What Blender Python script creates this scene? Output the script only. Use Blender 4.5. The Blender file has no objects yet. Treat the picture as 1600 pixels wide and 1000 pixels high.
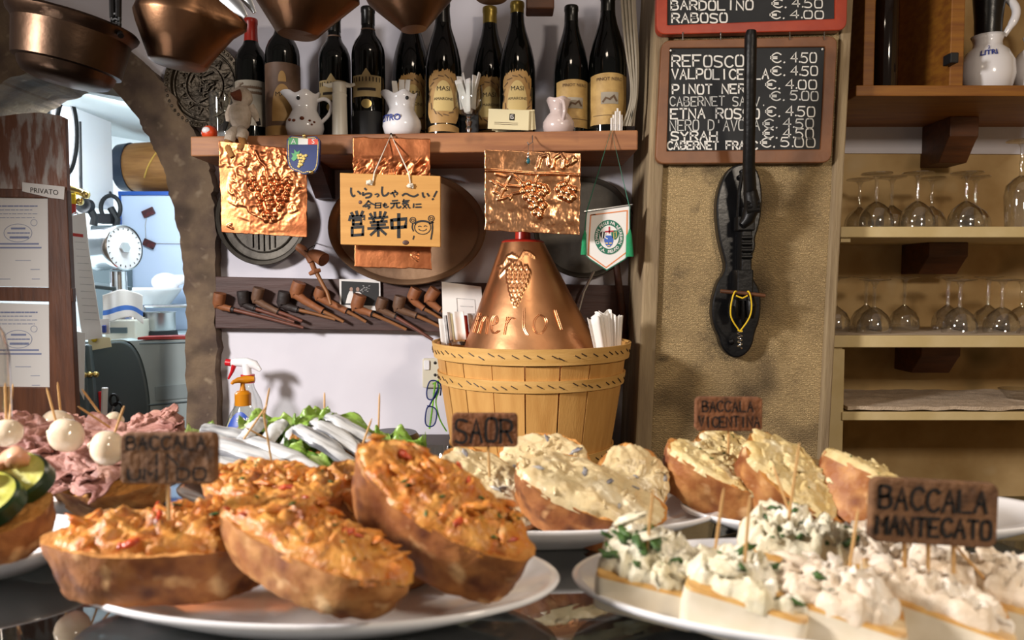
import bpy, bmesh, math, random
from mathutils import Vector, Matrix, noise
from math import sin, cos, pi, sqrt, atan2, exp, radians as R

# ---------------------------------------------------------------- camera, world, lights, exposure
scene = bpy.context.scene
F = 1155.0            # focal length in pixels of the 1600 px wide frame
CZ = 1.40             # eye height
PITCH = R(3.0)
cam_data = bpy.data.cameras.new('camera')
cam = bpy.data.objects.new('camera', cam_data)
scene.collection.objects.link(cam)
cam.location = (0, 0, CZ)
cam.rotation_euler = (pi / 2 - PITCH, 0, 0)
cam_data.sensor_width = 36
cam_data.lens = F / 1600 * 36
cam_data.clip_start = 0.02
cam_data.dof.use_dof = True
cam_data.dof.focus_distance = 1.45
cam_data.dof.aperture_fstop = 7.5
scene.camera = cam

world = bpy.data.worlds.new('world')
scene.world = world
world.use_nodes = True
world.node_tree.nodes['Background'].inputs[0].default_value = (1.0, 0.86, 0.72, 1)
world.node_tree.nodes['Background'].inputs[1].default_value = 0.10


def light(name, kind, loc, target, power, color, size=0.3, size_y=None, spot=None):
    d = bpy.data.lights.new(name, kind)
    d.energy = power
    d.color = color
    if kind == 'AREA':
        d.size = size
        if size_y:
            d.shape = 'RECTANGLE'
            d.size_y = size_y
    else:
        d.shadow_soft_size = size
    if spot:
        d.spot_size = R(spot)
        d.spot_blend = 0.9
    o = bpy.data.objects.new(name, d)
    scene.collection.objects.link(o)
    o.location = loc
    o.rotation_euler = (Vector(target) - Vector(loc)).to_track_quat('-Z', 'Y').to_euler()
    return o


WARM = (1.0, 0.84, 0.66)
light('bar_lamp', 'SPOT', (-1.45, 0.25, 1.86), (0.02, 1.15, 0.85), 180, (1.0, 0.95, 0.92), 0.13, spot=101)
light('bar_lamp', 'AREA', (0.95, -0.55, 2.10), (0.6, 1.0, 0.7), 15, (1.0, 0.86, 0.70), 0.22)
light('counter_lamp', 'AREA', (0.05, 0.85, 2.35), (0.05, 0.75, 1.2), 2.2, WARM, 0.18)
light('kitchen_lamp', 'AREA', (-1.75, 2.25, 1.93), (-1.55, 2.4, 1.0), 17, (0.86, 0.93, 1.0), 0.5, 0.25)
light('kitchen_lamp', 'AREA', (-1.0, 2.03, 1.86), (-1.25, 2.5, 1.2), 6, (0.80, 0.93, 1.0), 0.3, 0.2)
scene.view_settings.view_transform = 'Standard'
scene.view_settings.look = 'None'
scene.view_settings.gamma = 1
scene.view_settings.use_curve_mapping = False
scene.view_settings.exposure = 0.25

# ---------------------------------------------------------------- helpers
rnd = random.Random(7)
COL = scene.collection


def P(px, py, Y):
    """the point of the plane y = Y that the photograph shows at pixel (px, py)"""
    u, v = (px - 800) / F, (500 - py) / F
    dy = cos(PITCH) + v * sin(PITCH)
    dz = -sin(PITCH) + v * cos(PITCH)
    t = Y / dy
    return Vector((u * t, Y, CZ + dz * t))


def PX(px, Y, py=440):
    return P(px, py, Y).x


def PZ(py, Y):
    return P(800, py, Y).z


def mpp(Y):
    return Y / F


def hexc(s):
    out = []
    for i in (0, 2, 4):
        c = int(s[i:i + 2], 16) / 255
        out.append(c / 12.92 if c <= 0.04045 else ((c + 0.055) / 1.055) ** 2.4)
    return tuple(out) + (1.0,)


def fbm(p, oct=4, H=1.0):
    return noise.fractal(Vector(p), H, 2.0, oct, noise_basis='PERLIN_ORIGINAL')


def chaikin(pts, n=2):
    pts = [tuple(p) for p in pts]
    for _ in range(n):
        q = [pts[0]]
        for a, b in zip(pts, pts[1:]):
            q.append(tuple(x * .75 + y * .25 for x, y in zip(a, b)))
            q.append(tuple(x * .25 + y * .75 for x, y in zip(a, b)))
        q.append(pts[-1])
        pts = q
    return pts


def chaikin_closed(pts, n=2):
    pts = [tuple(p) for p in pts]
    for _ in range(n):
        q = []
        for a, b in zip(pts, pts[1:] + pts[:1]):
            q.append(tuple(x * .75 + y * .25 for x, y in zip(a, b)))
            q.append(tuple(x * .25 + y * .75 for x, y in zip(a, b)))
        pts = q
    return pts


MATS = {}


def mat(name, c, c2=None, sc=8, det=5, lo=.35, hi=.65, rough=.5, metal=0, bump=0, bsc=60, bdet=4, stretch=(1, 1, 1), spots=(),
        trans=0, spec=.5, coat=0, sss=0, emis=None, alpha=None, distort=0, bstretch=None, weave=0, rot=(0, 0, 0)):
    m = bpy.data.materials.new(name)
    MATS[name] = m
    m.use_nodes = True
    nt = m.node_tree
    N, L = nt.nodes, nt.links
    b = N['Principled BSDF']
    c = hexc(c) if isinstance(c, str) else c
    b.inputs['Base Color'].default_value = c
    b.inputs['Roughness'].default_value = rough
    b.inputs['Metallic'].default_value = metal
    b.inputs['Specular IOR Level'].default_value = spec
    b.inputs['Transmission Weight'].default_value = trans
    b.inputs['Coat Weight'].default_value = coat
    if sss:
        b.inputs['Subsurface Weight'].default_value = sss
        b.inputs['Subsurface Radius'].default_value = (.01, .006, .004)
    if emis:
        b.inputs['Emission Color'].default_value = hexc(emis[0])
        b.inputs['Emission Strength'].default_value = emis[1]
    tc = N.new('ShaderNodeTexCoord')

    def mapped(st):
        mp = N.new('ShaderNodeMapping')
        mp.inputs['Scale'].default_value = st
        mp.inputs['Rotation'].default_value = rot
        L.new(tc.outputs['Object'], mp.inputs['Vector'])
        return mp.outputs['Vector']
    col = None
    if c2:
        n = N.new('ShaderNodeTexNoise')
        n.inputs['Scale'].default_value = sc
        n.inputs['Detail'].default_value = det
        n.inputs['Distortion'].default_value = distort
        L.new(mapped(stretch), n.inputs['Vector'])
        r = N.new('ShaderNodeValToRGB')
        r.color_ramp.elements[0].position = lo
        r.color_ramp.elements[1].position = hi
        r.color_ramp.elements[0].color = c
        r.color_ramp.elements[1].color = hexc(c2) if isinstance(c2, str) else c2
        L.new(n.outputs[0], r.inputs[0])
        col = r.outputs[0]
    for k, (sc_c, ssc, th) in enumerate(spots):
        n = N.new('ShaderNodeTexNoise')
        n.inputs['Scale'].default_value = ssc
        n.inputs['Detail'].default_value = 2
        mp = N.new('ShaderNodeMapping')
        mp.inputs['Location'].default_value = (3.1 * k + 1.7, 5.3 * k, 2.2)
        L.new(tc.outputs['Object'], mp.inputs['Vector'])
        L.new(mp.outputs[0], n.inputs['Vector'])
        r = N.new('ShaderNodeValToRGB')
        r.color_ramp.elements[0].position = th - .03
        r.color_ramp.elements[1].position = min(th + .14, 1)
        L.new(n.outputs[0], r.inputs[0])
        mx = N.new('ShaderNodeMixRGB')
        if col:
            L.new(col, mx.inputs[1])
        else:
            mx.inputs[1].default_value = c
        mx.inputs[2].default_value = hexc(sc_c)
        L.new(r.outputs[0], mx.inputs[0])
        col = mx.outputs[0]
    if col:
        L.new(col, b.inputs['Base Color'])
    if bump or weave:
        bm = N.new('ShaderNodeBump')
        bm.inputs['Strength'].default_value = min(1, bump if bump else weave)
        bm.inputs['Distance'].default_value = .004
        n = N.new('ShaderNodeTexNoise')
        n.inputs['Scale'].default_value = bsc
        n.inputs['Detail'].default_value = bdet
        L.new(mapped(bstretch or stretch), n.inputs['Vector'])
        hgt = n.outputs[0]
        if weave:
            for ax in ('X', 'Z'):
                w = N.new('ShaderNodeTexWave')
                w.bands_direction = ax
                w.inputs['Scale'].default_value = 75
                w.inputs['Distortion'].default_value = 9
                w.inputs['Detail'].default_value = 3
                w.inputs['Detail Scale'].default_value = 2.5
                L.new(tc.outputs['Object'], w.inputs['Vector'])
                mm = N.new('ShaderNodeMath')
                mm.operation = 'MAXIMUM' if ax == 'Z' else 'MULTIPLY'
                L.new(w.outputs['Fac'], mm.inputs[0])
                L.new(hgt, mm.inputs[1])
                hgt = mm.outputs[0]
        L.new(hgt, bm.inputs['Height'])
        L.new(bm.outputs[0], b.inputs['Normal'])
    return m


def thin_glass(name, tint=(1, 1, 1, 1), refl=.12, ior=1.5):
    m = bpy.data.materials.new(name)
    MATS[name] = m
    m.use_nodes = True
    nt = m.node_tree
    N, L = nt.nodes, nt.links
    for n in list(N):
        if n.type != 'OUTPUT_MATERIAL':
            N.remove(n)
    out = N['Material Output']
    t = N.new('ShaderNodeBsdfTransparent')
    t.inputs[0].default_value = tint
    g = N.new('ShaderNodeBsdfGlossy')
    g.inputs['Roughness'].default_value = .03
    fr = N.new('ShaderNodeLayerWeight')
    fr.inputs['Blend'].default_value = .25
    ad = N.new('ShaderNodeMath')
    ad.operation = 'MULTIPLY_ADD'
    ad.inputs[1].default_value = .75
    ad.inputs[2].default_value = refl
    ad.use_clamp = True
    L.new(fr.outputs['Facing'], ad.inputs[0])
    mx = N.new('ShaderNodeMixShader')
    L.new(ad.outputs[0], mx.inputs[0])
    L.new(t.outputs[0], mx.inputs[1])
    L.new(g.outputs[0], mx.inputs[2])
    L.new(mx.outputs[0], out.inputs['Surface'])
    return m


class MB:
    """collects shapes and links them as one mesh object"""

    def __init__(s):
        s.v, s.f, s.mi, s.m = [], [], [], 0

    def add(s, vs, fs, m=None):
        o = len(s.v)
        s.v += [tuple(v) for v in vs]
        s.f += [[i + o for i in f] for f in fs]
        s.mi += [s.m if m is None else m] * len(fs)
        return s

    def box(s, c, d, rot=None):
        x, y, z = (k / 2 for k in d)
        vs = [Vector((a * x, b * y, e * z)) for a in (-1, 1) for b in (-1, 1) for e in (-1, 1)]
        if rot is not None:
            vs = [rot @ v for v in vs]
        c = Vector(c)
        return s.add([v + c for v in vs], [(0, 1, 3, 2), (4, 6, 7, 5), (0, 4, 5, 1), (2, 3, 7, 6), (0, 2, 6, 4), (1, 5, 7, 3)])

    def grid(s, fn, nu, nv, cu=False, cv=False):
        vs = [fn(i / (nu if cu else nu - 1), j / (nv if cv else nv - 1)) for j in range(nv) for i in range(nu)]
        fs = []
        for j in range(nv if cv else nv - 1):
            for i in range(nu if cu else nu - 1):
                i2, j2 = (i + 1) % nu, (j + 1) % nv
                fs.append((j * nu + i, j * nu + i2, j2 * nu + i2, j2 * nu + i))
        return s.add(vs, fs)

    def lathe(s, prof, n=28, c=(0, 0, 0), M=None, sx=1, sy=1):
        vs, rings = [], []
        for r, z in prof:
            if r < 1e-6:
                rings.append([len(vs)])
                vs.append(Vector((0, 0, z)))
            else:
                rings.append(list(range(len(vs), len(vs) + n)))
                vs += [Vector((r * cos(2 * pi * k / n) * sx, r * sin(2 * pi * k / n) * sy, z)) for k in range(n)]
        fs = []
        for a, b in zip(rings, rings[1:]):
            if len(a) == 1 and len(b) == 1:
                continue
            for k in range(n):
                k2 = (k + 1) % n
                if len(a) == 1:
                    fs.append((a[0], b[k], b[k2]))
                elif len(b) == 1:
                    fs.append((a[k], b[0], a[k2]))
                else:
                    fs.append((a[k], a[k2], b[k2], b[k]))
        if M is not None:
            vs = [M @ v for v in vs]
        c = Vector(c)
        return s.add([v + c for v in vs], fs)

    def tube(s, pts, r, n=8, cap=True, flat=1.0, closed=False):
        pts = [Vector(p) for p in pts]
        if closed:
            pts = pts + [pts[0]]
        k = len(pts)
        rs = r if isinstance(r, (list, tuple)) else [r] * k
        if len(rs) != k:
            rs = [rs[min(int(i * (len(rs) - 1) / (k - 1) + .5), len(rs) - 1)] for i in range(k)]
        vs = []
        t0 = (pts[1] - pts[0]).normalized()
        up = Vector((0, 1, 0)) if abs(t0.y) < .9 else Vector((1, 0, 0))
        nrm = (up - t0 * up.dot(t0)).normalized()
        for i, p in enumerate(pts):
            a, b = pts[max(i - 1, 0)], pts[min(i + 1, k - 1)]
            t = (b - a)
            t = t.normalized() if t.length > 1e-9 else t0
            nrm = nrm - t * nrm.dot(t)
            nrm = nrm.normalized() if nrm.length > 1e-6 else t.orthogonal().normalized()
            bn = t.cross(nrm)
            for q in range(n):
                a_ = 2 * pi * q / n
                vs.append(p + (nrm * cos(a_) * flat + bn * sin(a_)) * rs[i])
        fs = []
        for i in range(k - 1):
            for q in range(n):
                q2 = (q + 1) % n
                fs.append((i * n + q, i * n + q2, (i + 1) * n + q2, (i + 1) * n + q))
        if cap and not closed:
            fs.append(tuple(range(n - 1, -1, -1)))
            fs.append(tuple(range((k - 1) * n, k * n)))
        return s.add(vs, fs)

    def prism(s, outline, y0, y1, fn=None):
        """outline of (a, b) pairs; default mapping: a = x, b = z, extruded from y0 to y1"""
        fn = fn or (lambda a, b, c: (a, c, b))
        n = len(outline)
        vs = [fn(a, b, y0) for a, b in outline] + [fn(a, b, y1) for a, b in outline]
        fs = [tuple(range(n)), tuple(range(2 * n - 1, n - 1, -1))]
        fs += [(i, (i + 1) % n, n + (i + 1) % n, n + i) for i in range(n)]
        return s.add(vs, fs)

    def sphere(s, c, r, nu=16, nv=10, rot=None, nz=0, seed=0):
        r = (r, r, r) if isinstance(r, (int, float)) else r
        prof = []
        c = Vector(c)
        vs, fs = [], []
        for j in range(nv + 1):
            th = pi * j / nv
            if j in (0, nv):
                vs.append(Vector((0, 0, cos(th))))
            else:
                vs += [Vector((sin(th) * cos(2 * pi * i / nu), sin(th) * sin(2 * pi * i / nu), cos(th))) for i in range(nu)]
        last = len(vs) - 1
        for i in range(nu):
            i2 = (i + 1) % nu
            fs.append((0, 1 + i, 1 + i2))
            fs.append((last, last - nu + i2, last - nu + i))
            for j in range(nv - 2):
                a = 1 + j * nu
                fs.append((a + i, a + nu + i, a + nu + i2, a + i2))
        out = []
        for v in vs:
            k = 1 + (nz * fbm(v * 1.6 + Vector((seed * 3.7, seed * 1.3, seed)), 3) if nz else 0)
            w = Vector((v.x * r[0] * k, v.y * r[1] * k, v.z * r[2] * k))
            if rot is not None:
                w = rot @ w
            out.append(w + c)
        return s.add(out, fs)

    def ribbon(s, pts, w, fn, dots=True):
        """a drawn stroke: 2-D polyline of width w mapped to 3-D by fn(a, b)"""
        pts = [Vector((p[0], p[1])) for p in pts]
        q = [pts[0]]
        for p in pts[1:]:
            if (p - q[-1]).length > 1e-7:
                q.append(p)
        pts = q
        if len(pts) < 2:
            pts.append(pts[0] + Vector((w * .3, 0)))
        h = w / 2
        d0 = (pts[1] - pts[0]).normalized()
        d1 = (pts[-1] - pts[-2]).normalized()
        pts = [pts[0] - d0 * h * .6] + pts[1:-1] + [pts[-1] + d1 * h * .6]
        vs, k = [], len(pts)
        for i, p in enumerate(pts):
            a, b = pts[max(i - 1, 0)], pts[min(i + 1, k - 1)]
            t = (b - a)
            t = t.normalized() if t.length > 1e-9 else d0
            nn = Vector((-t.y, t.x))
            m = 1.0
            if 0 < i < k - 1:
                t1 = (p - a).normalized()
                m = min(1.6, 1 / max(.4, abs(t.dot(t1))))
            vs.append(fn(*(p + nn * h * m)))
            vs.append(fn(*(p - nn * h * m)))
        return s.add(vs, [(2 * i, 2 * i + 1, 2 * i + 3, 2 * i + 2) for i in range(k - 1)])

    def build(s, name, mats, parent=None, smooth=True, bevel=0, solid=0, sharp=38, sub=0, recalc=True, off=None, **props):
        if off is None:
            if parent is not None:
                off, o = Vector((0, 0, 0)), parent
                while o is not None:
                    off = off + o.location
                    o = o.parent
            else:
                lo = [min(v[i] for v in s.v) for i in range(3)]
                hi = [max(v[i] for v in s.v) for i in range(3)]
                off = Vector(((lo[0] + hi[0]) / 2, (lo[1] + hi[1]) / 2, lo[2]))
        me = bpy.data.meshes.new(name)
        me.from_pydata([(v[0] - off[0], v[1] - off[1], v[2] - off[2]) for v in s.v], [], s.f)
        mats = mats if isinstance(mats, (list, tuple)) else [mats]
        for m in mats:
            me.materials.append(MATS[m] if isinstance(m, str) else m)
        me.polygons.foreach_set('material_index', s.mi)
        if recalc:
            bm = bmesh.new()
            bm.from_mesh(me)
            bmesh.ops.recalc_face_normals(bm, faces=bm.faces)
            bm.to_mesh(me)
            bm.free()
        me.polygons.foreach_set('use_smooth', [smooth] * len(me.polygons))
        if smooth and sharp:
            me.set_sharp_from_angle(angle=R(sharp))
        me.update()
        o = bpy.data.objects.new(name, me)
        COL.objects.link(o)
        if parent is not None:
            o.parent = parent
        else:
            o.location = off
        if solid:
            md = o.modifiers.new('solid', 'SOLIDIFY')
            md.thickness = solid
            md.offset = 0
            if solid > .002:
                md = o.modifiers.new('edges', 'EDGE_SPLIT')
                md.split_angle = R(40)
        if bevel:
            md = o.modifiers.new('bevel', 'BEVEL')
            md.width = bevel
            md.segments = 2
            md.limit_method = 'ANGLE'
            md.angle_limit = R(50)
        if sub:
            md = o.modifiers.new('sub', 'SUBSURF')
            md.levels = md.render_levels = sub
        for k_, v_ in props.items():
            o[k_] = v_
        return o


def thing(name, label, cat, loc=(0, 0, 0), group=None):
    o = bpy.data.objects.new(name, None)
    COL.objects.link(o)
    o.location = loc
    o.empty_display_size = .02
    return tag(o, label, cat, group)


def tag(o, label, cat, group=None):
    o['label'] = label
    o['category'] = cat
    if group:
        o['group'] = group
    return o


def struct(o):
    o['kind'] = 'structure'
    return o


def dup(root, loc=None, rot=None, label=None, group=None, scale=None):
    r = root.copy()
    COL.objects.link(r)
    if loc is not None:
        r.location = loc
    if rot is not None:
        r.rotation_euler = rot
    if scale is not None:
        r.scale = scale
    if label:
        r['label'] = label
    if group:
        r['group'] = group
    for ch in root.children:
        c = ch.copy()
        COL.objects.link(c)
        c.parent = r
        for g in ch.children:
            d = g.copy()
            COL.objects.link(d)
            d.parent = c
    return r


def pxpoly(pts, Y):
    return [(P(x, y, Y).x, P(x, y, Y).z) for x, y in pts]


def rounded(x0, y0, x1, y1, r, n=4):
    """rounded rectangle outline in any 2-D frame"""
    out = []
    for cx, cy, a0 in ((x1 - r, y1 - r, 0), (x0 + r, y1 - r, 90), (x0 + r, y0 + r, 180), (x1 - r, y0 + r, 270)):
        for k in range(n + 1):
            a = R(a0 + 90 * k / n)
            out.append((cx + r * cos(a), cy + r * sin(a)))
    return out


GL = {
    'A': '00 4c 80/25 65', 'B': '00 0c/~0c 5c 7b 79 56 06/~06 67 85 82 60 00', 'C': '~8a 6c 3c 09 03 30 60 82', 'D': '00 0c/~0c 4c 8a 82 40 00',
    'E': '8c 0c 00 80/06 66', 'F': '8c 0c 00/06 66', 'G': '~8a 6c 3c 09 03 30 60 82/82 85 55', 'H': '00 0c/80 8c/06 86', 'I': '40 4c',
    'J': '~8c 82 60 20 02', 'K': '00 0c/8c 06 80', 'L': '0c 00 80', 'M': '00 0c 45 8c 80', 'N': '00 0c 80 8c',
    'O': '~4c 1c 09 03 10 40 70 83 89 7c 4c', 'P': '00 0c/~0c 6c 8a 87 65 05', 'Q': '~4c 1c 09 03 10 40 70 83 89 7c 4c/53 80',
    'R': '00 0c/~0c 6c 8a 87 66 06/46 80', 'S': '~8b 5c 1c 0a 07 46 75 82 60 20 01', 'T': '0c 8c/4c 40', 'U': '~0c 03 20 60 83 8c',
    'V': '0c 40 8c', 'W': '0c 20 48 60 8c', 'X': '00 8c/0c 80', 'Y': '0c 46 8c/46 40', 'Z': '0c 8c 00 80',
    '0': '~4c 1c 09 03 10 40 70 83 89 7c 4c', '4': '60 6c 04 84', '5': '8c 1c 07/~07 58 84 60 20 01', '1': '29 4c 40',
    'e_': '', '\u20ac': '~8a 6c 4c 19 13 40 60 82/07 57/05 55', '.': '40 41', "'": '4c 49', '!': '4c 43/41 40', '-': '16 76',
    ',': '41 3c', '/': '00 8c', ':': '42 43/48 49',
}


def strokes_of(ch):
    out = []
    for st in GL.get(ch, '').split('/'):
        st = st.strip()
        if not st:
            continue
        sm = st[0] == '~'
        pts = [(int(a[0], 16) / 8, int(a[1], 16) / 12) for a in st.lstrip('~').split()]
        out.append(chaikin(pts, 2) if sm else pts)
    return out


def write(mb, text, x0, y0, x1, h, w, fn, jit=0, aspect=None):
    """stroke lettering along the baseline from (x0, y0) to x1, letter height h, pen width w (any 2-D frame, up = +b)"""
    n = len(text)
    adv = (x1 - x0) / n
    for i, ch in enumerate(text):
        cw = adv * .74
        dy = jit * h * (rnd.random() - .5)
        sl = jit * .5 * (rnd.random() - .5)
        for st in strokes_of(ch):
            mb.ribbon([(x0 + i * adv + a * cw + sl * b * h, y0 + dy + b * h) for a, b in st], w, fn)


def font_mesh(text, size, fn, align='CENTER', bold=0, spacing=1.0):
    """typeset lettering as flat vertices/faces mapped by fn(x, y)"""
    cu = bpy.data.curves.new('lettering', 'FONT')
    cu.body = text
    cu.size = size
    cu.align_x = align
    cu.offset = bold
    cu.space_character = spacing
    cu.resolution_u = 3
    o = bpy.data.objects.new('lettering', cu)
    COL.objects.link(o)
    dg = bpy.context.evaluated_depsgraph_get()
    me = bpy.data.meshes.new_from_object(o.evaluated_get(dg))
    vs = [fn(v.co.x, v.co.y) for v in me.vertices]
    fs = [tuple(p.vertices) for p in me.polygons]
    bpy.data.objects.remove(o)
    bpy.data.curves.remove(cu)
    bpy.data.meshes.remove(me)
    return vs, fs


# ---------------------------------------------------------------- materials
mat('white_plaster', 'dbd9e2', 'cbc8d2', sc=3, rough=.8, bump=.25, bsc=9)
mat('kitchen_plaster', 'd8dedd', 'c8cfce', sc=2, rough=.8)
mat('stone', '54443a', '77644f', sc=14, det=8, rough=.9, bump=1, bsc=45, bdet=8, spots=[('352a22', 9, .58), ('93826c', 30, .66)])
mat('pillar_plaster', '98805a', 'c9ac7c', sc=6, det=8, lo=.3, hi=.66, rough=.85, weave=1, bump=.9, bsc=110, spots=[('54442f', 5, .57), ('6a5a42', 18, .66)])
mat('pillar_wood', '7d6a50', '9b8767', sc=10, det=6, stretch=(4, 4, .5), rough=.8, bump=.5, bsc=40)
mat('niche_plaster', 'ab8b5a', 'c5a878', sc=7, det=6, rough=.85, bump=.3, bsc=20, spots=[('77653f', 6, .6), ('c8b28c', 8, .64)])
mat('cream_paint', 'c2ab78', 'cdb889', sc=14, rough=.6, bump=.15, bsc=30)
mat('niche_shadow_paint', 'a08a5c', rough=.7)
mat('orange_wood', '7a481a', '93601f', sc=9, stretch=(.6, 4, 9), rough=.5, bump=.15, bsc=30)
mat('dark_wood', '3d241a', '54342a', sc=8, stretch=(1, 6, 8), rough=.5, bump=.2, bsc=30)
mat('bracket_wood', '4a2a16', '5f371c', sc=12, stretch=(1, 4, 6), rough=.55, bump=.2, bsc=30)
mat('shelf_wood', '8c5a3a', 'a87248', sc=7, det=6, stretch=(.7, 6, 9), rough=.55, bump=.25, bsc=25, spots=[('4b2d20', 12, .68)])
mat('pipe_board_wood', '3a2420', '4a302b', sc=6, stretch=(.7, 4, 6), rough=.6, bump=.3, bsc=20, spots=[('6a5a56', 10, .62)])
mat('door_wood', '6a3d22', '4e2a16', sc=9, det=6, stretch=(5, 5, .7), rough=.5, bump=.25, bsc=25)
mat('carved_door_wood', '7a4a30', 'a99d96', sc=22, det=6, stretch=(2, 2, .5), lo=.47, hi=.58, rough=.5, bump=.8, bsc=28)
mat('counter_wood', '3a2a20', rough=.5)
mat('floor_tile', '6b5d50', '54483d', sc=3, rough=.6)
mat('dark_void', '1a1512', rough=.9)
mat('copper_bright', (.88, .46, .24, 1), (.72, .32, .14, 1), sc=10, rough=.27, metal=1, bump=.25, bsc=30)
mat('copper_orange', (.64, .23, .09, 1), (.38, .11, .042, 1), sc=14, rough=.38, metal=1, bump=.25, bsc=40)
mat('copper_dark', (.095, .056, .036, 1), (.05, .031, .021, 1), sc=9, rough=.38, metal=1, bump=.35, bsc=22)
mat('copper_brown', (.22, .115, .06, 1), (.13, .066, .036, 1), sc=7, rough=.38, metal=1, bump=.3, bsc=22)
mat('tray_brown', (.30, .18, .10, 1), (.20, .115, .065, 1), sc=6, rough=.5, metal=.6, bump=.2, bsc=40)
mat('tray_dark', (.085, .075, .06, 1), (.05, .043, .035, 1), sc=12, rough=.5, metal=.6, bump=.3, bsc=40)
mat('engraved_tray', (.085, .064, .042, 1), (.04, .03, .02, 1), sc=22, rough=.42, metal=.7, bump=1, bsc=55)
mat('iron', '151414', rough=.42, metal=.5, bump=.3, bsc=60)
mat('black_gloss', '0c0c0e', rough=.3, bump=.1, bsc=90)
mat('black_matte', '141416', rough=.6)
mat('chrome', (.75, .77, .8, 1), rough=.16, metal=1)
mat('steel', (.55, .56, .57, 1), rough=.3, metal=1)
mat('brass', (.75, .55, .2, 1), rough=.28, metal=1)
mat('gold', (.72, .55, .22, 1), rough=.35, metal=.9)
mat('porcelain', 'e6e3e4', rough=.16, spec=.6)
mat('porcelain_pink', 'c9b7b2', rough=.2, spec=.6)
mat('plate_white', 'e9e8ea', rough=.12, spec=.6)
mat('white_plastic', 'dcd6c6', rough=.4)
mat('white_paper', 'dedad6', rough=.8)
mat('cream_paper', 'd9cda6', rough=.8)
mat('grey_paper', 'b9b6b4', '8f8c8b', sc=60, rough=.8)
mat('bottle_glass', '070908', rough=.07, spec=.5)
mat('label_cream', 'bda878', 'ae9668', sc=30, rough=.7)
mat('label_tan', 'b08a52', '9d7843', sc=30, rough=.6)
mat('label_grey', '9d9484', '8c8373', sc=30, rough=.7)
mat('label_brown', '6b5140', '59412f', sc=40, det=6, rough=.6)
mat('label_gold', 'b8975a', 'a3824a', sc=50, rough=.6)
mat('label_oval', 'c4ab70', rough=.7)
mat('ink_dark', '2a221c', rough=.8)
mat('ink_black', '0e0c0b', rough=.6)
mat('ink_blue', '2a3a86', rough=.6)
mat('ink_red', 'b03028', rough=.6)
mat('ink_brown', '5c4632', rough=.8)
mat('capsule_red', 'a82415', rough=.35, spec=.6)
mat('capsule_black', '0c0d0c', rough=.3)
mat('capsule_gold', '8f7a34', rough=.35, metal=.6)
mat('plush_white', 'cfc0b0', 'b9a996', sc=60, rough=.95, bump=.6, bsc=180)
mat('plush_brown', '6d3a24', rough=.95, bump=.5, bsc=180)
mat('plush_tan', '9a6a35', rough=.95, bump=.5, bsc=180)
mat('plush_black', '1a1816', rough=.95)
mat('daruma_red', 'd9481c', rough=.4)
mat('sign_wood', 'c6924a', 'b6813a', sc=5, det=4, stretch=(.5, 5, 9), rough=.6, bump=.1, bsc=30)
mat('cord_white', 'ddd2c0', rough=.9)
mat('badge_blue', '1f2f63', rough=.35)
mat('badge_green', '4f9b60', rough=.4)
mat('badge_red', 'd2452f', rough=.4)
mat('badge_white', 'dcdcd6', rough=.4)
mat('badge_gold', 'd3b96a', rough=.4)
mat('pennant_white', 'e3e0dc', rough=.6, spec=.3)
mat('pennant_orange', 'd9824a', rough=.6)
mat('pennant_green', '15684f', rough=.6)
mat('tassel_green', '1f9a63', '177a4c', sc=200, stretch=(8, 8, .5), rough=.8, bump=.5, bsc=200)
mat('crest_blue', '3c62b4', rough=.6)
mat('crest_red', 'b33040', rough=.6)
mat('pipe_clay', '7a4a2c', '935a35', sc=30, rough=.6, bump=.3, bsc=70)
mat('pipe_brown', '5a4030', '6d4f3a', sc=30, rough=.6, bump=.3, bsc=70)
mat('pipe_black', '231c1b', '322928', sc=30, rough=.6, bump=.4, bsc=70)
mat('pipe_stem_wood', '8d5c32', '7a4c28', sc=20, rough=.5)
mat('pipe_stem_red', '5e3323', '704030', sc=20, rough=.5)
mat('basket_wood', 'cf9c56', 'bd8845', sc=7, det=5, stretch=(6, 6, .6), rough=.65, bump=.15, bsc=60)
mat('hoop_wood', 'd6a964', 'c6964f', sc=7, det=5, stretch=(1, 1, 9), rough=.65, bump=.15, bsc=60)
mat('staple_dark', '3f2d1c', rough=.6)
mat('napkin_white', 'e6e1dc', rough=.9, bump=.1, bsc=200)
mat('outlet_beige', 'cfc8b4', rough=.5)
mat('blue_plastic', '1c2a66', rough=.3)
mat('green_plastic', '7fc436', rough=.3)
mat('amber_plastic', 'c07a14', rough=.3)
mat('red_plastic', 'c8202a', rough=.3)
mat('clear_plastic', 'cfd0cf', rough=.15, trans=.0, spec=.5)
mat('label_blue', '2547a0', rough=.4)
mat('slate', '1f2124', '2a2c2e', sc=10, det=6, rough=.75)
mat('chalk', 'e4e2dc', rough=.9)
mat('chalk_grey', 'c6c6c2', rough=.9)
mat('frame_red', '96301b', 'a63a1e', sc=20, rough=.35, bump=.05)
mat('frame_brown', '6a3f22', '7d4e2c', sc=14, stretch=(1, 1, 1), rough=.45, bump=.1)
mat('yellow_string', 'd9b51c', rough=.7)
mat('cloth_pink', 'c9b49c', 'b8a48c', sc=80, rough=.95, bump=.5, bsc=250)
thin_glass('clear_glass', (1, 1, .99, 1), .15)
thin_glass('counter_glass', (.55, .6, .6, 1), .05)
thin_glass('bottle_clear', (.93, .95, .93, 1), .10)
mat('navy_edge', '1f4fa0', rough=.4)
mat('pale_board', 'c2cfe6', rough=.35)
mat('grey_machine', 'b2bfbf', 'a6b3b4', sc=5, rough=.35)
mat('dark_grey_plastic', '566265', rough=.45)
mat('barrel_wood', 'a8743c', '8c5c2c', sc=10, stretch=(1, 8, 8), rough=.5)
mat('barrel_hoop', '2e3848', rough=.4, metal=.3)
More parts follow.
